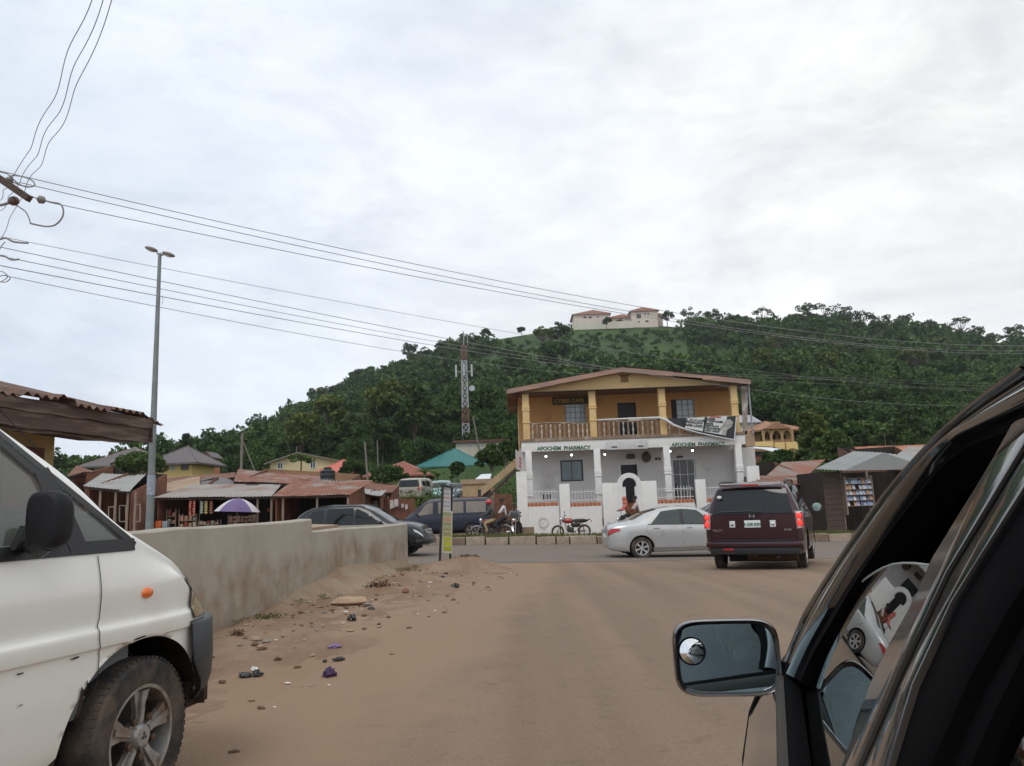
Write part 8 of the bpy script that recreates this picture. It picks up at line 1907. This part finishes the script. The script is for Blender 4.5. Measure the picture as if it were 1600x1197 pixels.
# belt moulding and door skin, swept forward into the wing
def belt(a): 
    p = VP0 + VA * a; f = max(0, a - .12); p = p + Vector((0, 0, -.10 * f - .13 * f * f)) - VHn * (.05 * f + .03 * f * f); return p
def sweep(name, prof, a0, a1, mat, n=40, ang=60):
    rows = []
    for i in range(n + 1):
        a = a0 + (a1 - a0) * i / n; b = belt(a); nose = max(0, (a - 1.15) / .45); sq = 1 - .9 * min(1, nose) ** 2.2; rows.append([b + VHn * (h_ * sq - .22 * max(0, nose) ** 2) + Vector((0, 0, dz * (1 - .25 * min(1, nose)))) for h_, dz in prof])
    mb = MB(); mb.grid(rows); return mb.build(name, mat, oc, world=True, smooth=True, angle=ang)
sweep('belt_moulding', [(-.012, -.004), (.0, .004), (.006, .004), (.011, -.004), (.011, -.014)], -1.75, .12, SEALG)
sweep('belt_strip', [(.011, -.006), (.018, -.004), (.024, -.012), (.024, -.022)], -1.75, .14, M('grey_belt_strip', (.055, .050, .042), .55, 0, var=.1, spec=.15))
sweep('door_skin', [(.022, -.020), (.030, -.034), (.052, -.062), (.075, -.10), (.092, -.18), (.098, -.30), (.10, -.45), (.092, -.60), (.06, -.76)], -1.75, .135, OCP)
WING = [(-.62, .045), (-.40, .04), (-.2, .025), (-.05, .005), (.01, -.012), (.03, -.028), (.052, -.055), (.075, -.10), (.092, -.18), (.098, -.30), (.10, -.42)]
sweep('front_wing_and_bonnet', WING, .145, 1.6, OCP)
mb = MB(); q = [belt(a) + VHn * .012 + Vector((0, 0, -.008)) for a in np.linspace(.15, 1.5, 20)]; mb.tube(q, .003, 4); mb.build('bonnet_gap', GAP, oc, world=True)
mb = MB(); q = [belt(.14) + VHn * h_ + Vector((0, 0, dz)) for h_, dz in [(.022, -.018), (.052, -.049), (.075, -.099), (.093, -.18), (.099, -.30), (.101, -.45)]]; mb.tube(q, .003, 4); mb.build('wing_gap', GAP, oc, world=True)
# far half of the body: roof, bonnet, windscreen, far side, cabin lining
IN = -VHn
def bx_(o, a, z): return Vector((P0[0], P0[1], 0)) + VA * a + IN * o + Vector((0, 0, z))
roof_s = [crom([pp(*p, -.02) for p in S0], t) for t in np.linspace(6.5, 10, 10)] + [au(-1.2, .40, -.02), au(-1.8, .36, -.02)]
mb = MB(); mb.grid([[p + VHn * 0 for p in roof_s], [p + IN * .25 + Vector((0, 0, .045)) for p in roof_s], [p + IN * .6 + Vector((0, 0, .06)) for p in roof_s], [p + IN * .95 + Vector((0, 0, .04)) for p in roof_s], [p + IN * 1.2 for p in roof_s]]); mb.build('roof', OCP, oc, world=True, smooth=True)
pil_ = [crom([pp(*p, -.03) for p in S0], t) for t in np.linspace(0, 6.5, 14)]
mb = MB(); mb.grid([pil_, [p + IN * .3 + VA * .06 for p in pil_], [p + IN * .6 + VA * .08 for p in pil_], [p + IN * .9 + VA * .06 for p in pil_], [p + IN * 1.2 for p in pil_]]); mb.build('windscreen', DKGLASS, oc, world=True, smooth=True)
LIN = M('black_cabin_lining', (.010, .010, .010), .95, var=.2)
mb = MB(); x0, x1 = -1.75, .05
def P_(o, a, z): return bx_(o, a, z)
mb.add([P_(1.38, x0, .3), P_(1.38, .1, .3), P_(1.30, .1, 1.0), P_(1.30, x0, 1.0), P_(1.15, -.6, 1.36), P_(1.15, x0, 1.36)], [(0, 1, 2, 3), (3, 2, 4, 5)])
mb.add([P_(.0, x0, .3), P_(1.38, x0, .3), P_(1.38, .1, .3), P_(.0, .1, .3)], [(0, 1, 2, 3)]); mb.add([P_(.0, .1, .3), P_(1.38, .1, .3), P_(1.3, .1, .98), P_(.03, .1, .98)], [(0, 1, 2, 3)])
mb.add([P_(.0, x0, .3), P_(1.38, x0, .3), P_(1.2, x0, 1.38), P_(.2, x0, 1.38)], [(0, 1, 2, 3)])
mb.add([P_(.20, -.78, 1.355), P_(1.15, -.78, 1.375), P_(1.15, x0, 1.37), P_(.20, x0, 1.355)], [(0, 1, 2, 3)])
mb.build('cabin_lining', LIN, oc, world=True)
mb = MB(); mb.prism([P_(.06, .09, .7), P_(.06, .09, .98), P_(.06, -.12, 1.0), P_(.06, -.25, .9), P_(.06, -.2, .7)], IN * 1.2); mb.build('dashboard', LIN, oc, world=True, bevel=.02)
for o in (.38, 1.0): mb = MB(); mb.prism([P_(o - .22, -.95, .5), P_(o + .22, -.95, .5), P_(o + .2, -1.05, 1.05), P_(o - .2, -1.05, 1.05)], VA * -.12); mb.prism([P_(o - .22, -.95, .45), P_(o + .22, -.95, .45), P_(o + .22, -.95, .6), P_(o - .22, -.95, .6)], VA * .45); mb.build('seat', M('dark_seat_cloth', (.03, .03, .032), .9), oc, world=True, bevel=.03)
mb = MB(); cc = P_(.42, -.42, .93); mb.tube([cc + IN * (math.cos(a) * .18) + Vector((0, 0, math.sin(a) * .16)) - VA * (math.sin(a) * .08) for a in np.linspace(0, 6.283, 25)[:-1]], .014, 7, closed=True); mb.bar(cc + VA * .2 + Vector((0, 0, -.1)), cc, .04); mb.build('steering_wheel', BLACKP, oc, world=True, smooth=True)
# wheel and wheel arch shade below the wing
w = wheel(oc, 0, 0, .30, .19, -1, 5); wpos = P_(.05, .95, .30) - Vector((P0[0], P0[1], 0)); w.location = (wpos.x, wpos.y, .30); w.rotation_euler = (0, 0, -math.atan2(VA.x, VA.y))
mb = MB(); mb.prism([P_(.16, -1.75, .22), P_(.16, 1.5, .22), P_(.16, 1.5, .6), P_(.16, -1.75, .6)], IN * 1.1); mb.build('underbody', LIN, oc, world=True)
# door mirror
Mc = Vector(EYE + ray(1136.5, 1027.5) * 1.27)
HEADP = P_(.26, 0, 0); ac = (Vector(EYE) - VP0).dot(VA); HEADP = Vector((P0[0], P0[1], 0)) + VA * -1.45 + IN * .62 + Vector((0, 0, 1.20))
fpt = Vector(EYE + ray(1166, 1004) * 1.265)
mn_ = ((Vector(EYE) - fpt).normalized() + (HEADP - fpt).normalized()).normalized()
mR = Vector((0, 0, 1)).cross(mn_).normalized(); mR = mR if mR.dot(Vector(rgt)) > 0 else -mR
rollv = math.radians(-1.5); mU = mn_.cross(mR).normalized(); mU = mU if mU.z > 0 else -mU
k_ = 1.27 / F
def mpt(x, y, d=0): return Mc + mR * (x * k_ / max(.5, abs(mR.dot(Vector(rgt))))) + mU * (y * k_) + mn_ * d
def rr(wd, ht, e, d, n=48, dx=0, dy=0):
    r = []
    for i in range(n): a = 2 * math.pi * i / n; c_, s_ = math.cos(a), math.sin(a); r.append(mpt(dx + wd * math.copysign(abs(c_) ** e, c_), dy + ht * math.copysign(abs(s_) ** e, s_), d))
    return r
mb = MB(); W, H_ = 82, 57.5; e = .42
secs = [rr(W - 9, H_ - 8, e, -.004), rr(W - 7.5, H_ - 6.5, e, .003), rr(W - 3, H_ - 2.5, e, .006), rr(W, H_, e, -.002), rr(W, H_, e, -.02), rr(W * .93, H_ * .9, .5, -.05, dx=2), rr(W * .75, H_ * .7, .6, -.075, dx=6), rr(W * .4, H_ * .38, .8, -.088, dx=10)]
mb.grid(secs, close=True); mb.f.append(tuple(7 * 48 + i for i in range(48))); mb.m.append(0); dm = mb.build('door_mirror', M('gloss_black_mirror_shell', (.012, .012, .013), .15, var=.05, coat=.8), oc, world=True, smooth=True, angle=60)
MG = M('mirror_silvering', (.40, .49, .50), .0, 1, var=0)
mb = MB(); mb.add(rr(W - 8.5, H_ - 7.5, e, -.003), [tuple(range(48))]); mb.build('mirror_glass', MG, oc, world=True).parent = dm
# small round blind-spot mirror
c0 = mpt(-53.5, 10.5, 0); mb = MB(); rb_ = 19.5 * k_; rows = []
for j in range(7): t = j / 6; rows.append([c0 + (mR * math.cos(a) + mU * math.sin(a)) * (rb_ * t + 1e-5) + mn_ * (.0055 - .0035 * t * t) for a in np.linspace(0, 2 * math.pi, 33)[:-1]])
mb.grid(rows, close=True); mb.build('blind_spot_mirror', M('convex_mirror', (.8, .82, .82), .01, 1, var=0), oc, world=True, smooth=True).parent = dm
mb = MB(); mb.tube([c0 + (mR * math.cos(a) + mU * math.sin(a)) * (rb_ + .0004) + mn_ * .001 for a in np.linspace(0, 2 * math.pi, 41)[:-1]], .0016, 6, closed=True); mb.build('blind_spot_rim', SEAL, oc, world=True, smooth=True).parent = dm
# stalk and sail
mb = MB(); s0 = [mpt(72, y, d) for y, d in ((2, -.012), (2, -.04), (-44, -.04), (-44, -.012))]; q = [pp(1240, 1046, -.01), pp(1240, 1046, -.01) + VA * .03, pp(1241, 1078, -.01) + VA * .03, pp(1241, 1080, -.01)]
mb.add(s0 + q, [(0, 1, 5, 4), (1, 2, 6, 5), (2, 3, 7, 6), (3, 0, 4, 7), (3, 2, 1, 0), (4, 5, 6, 7)]); mb.build('mirror_stalk', SEALG, oc, world=True, bevel=.006)
# passenger reflected in the door mirror
pr = thing('person', 'person in a white face mask at the wheel, seen in the door mirror', 'person', HEADP, math.atan2((fpt - HEADP).y, (fpt - HEADP).x) - math.pi / 2)
Vp = [(0, -.02, -.62), (0, -.01, -.38), (0, 0, -.24), (0, .0, -.13), (0, .012, -.07), (0, .01, .02), (0, 0, .09)]; Rp = [(.15, .11), (.16, .11), (.12, .08), .052, (.062, .075), (.076, .095), (.055, .07)]; Ep = [(0, 1), (1, 2), (2, 3), (3, 4), (4, 5), (5, 6)]
for s in (-1, 1): b_ = len(Vp); Vp += [(s * .16, 0, -.27), (s * .20, .03, -.5)]; Rp += [.06, .045]; Ep += [(2, b_), (b_, b_ + 1)]
addm('body', skinmesh(Vp, Ep, Rp, sub=2), SKIN, pr)
addm('shirt', skinmesh(Vp[:3] + Vp[7:], [(0, 1), (1, 2), (2, 3), (3, 4), (2, 5), (5, 6)], [(.165, .12), (.175, .125), (.10, .085), .075, .055, .075, .055]), DKC, pr)
mb = MB(); mb.ball((0, -.022, .045), (.098, .112, .10), 18); mb.build('hair', HAIR, pr, smooth=True)
mb = MB(); mb.ball((0, .066, -.05), (.046, .036, .038), 16); mb.build('face_mask', M('white_mask_cloth', (.72, .76, .80), .7, var=.04), pr, smooth=True)
mb = MB()
for s in (-1, 1): mb.ball((s * .03, .090, .012), (.014, .010, .008), 10)
mb.build('eyes', M('eye_white', (.5, .48, .45), .3), pr, smooth=True)
# thin damp air between the camera and the hill
hz = MB(); hz.box(-700, 760, -60, 510, -3.5, 128); ho = hz.build('haze', DIRT); tag(ho, kind='stuff')
hm = bpy.data.materials.new('pale_air'); hm.use_nodes = True; hn = hm.node_tree.nodes; hn.clear()
ov = hn.new('ShaderNodeOutputMaterial'); pv = hn.new('ShaderNodeVolumePrincipled'); pv.inputs['Color'].default_value = (.86, .92, 1, 1); pv.inputs['Density'].default_value = .00019; pv.inputs['Anisotropy'].default_value = .2
hm.node_tree.links.new(pv.outputs[0], ov.inputs['Volume']); ho.data.materials.clear(); ho.data.materials.append(hm)
scene.cycles.volume_bounces = 0
print('objects', len(bpy.data.objects))
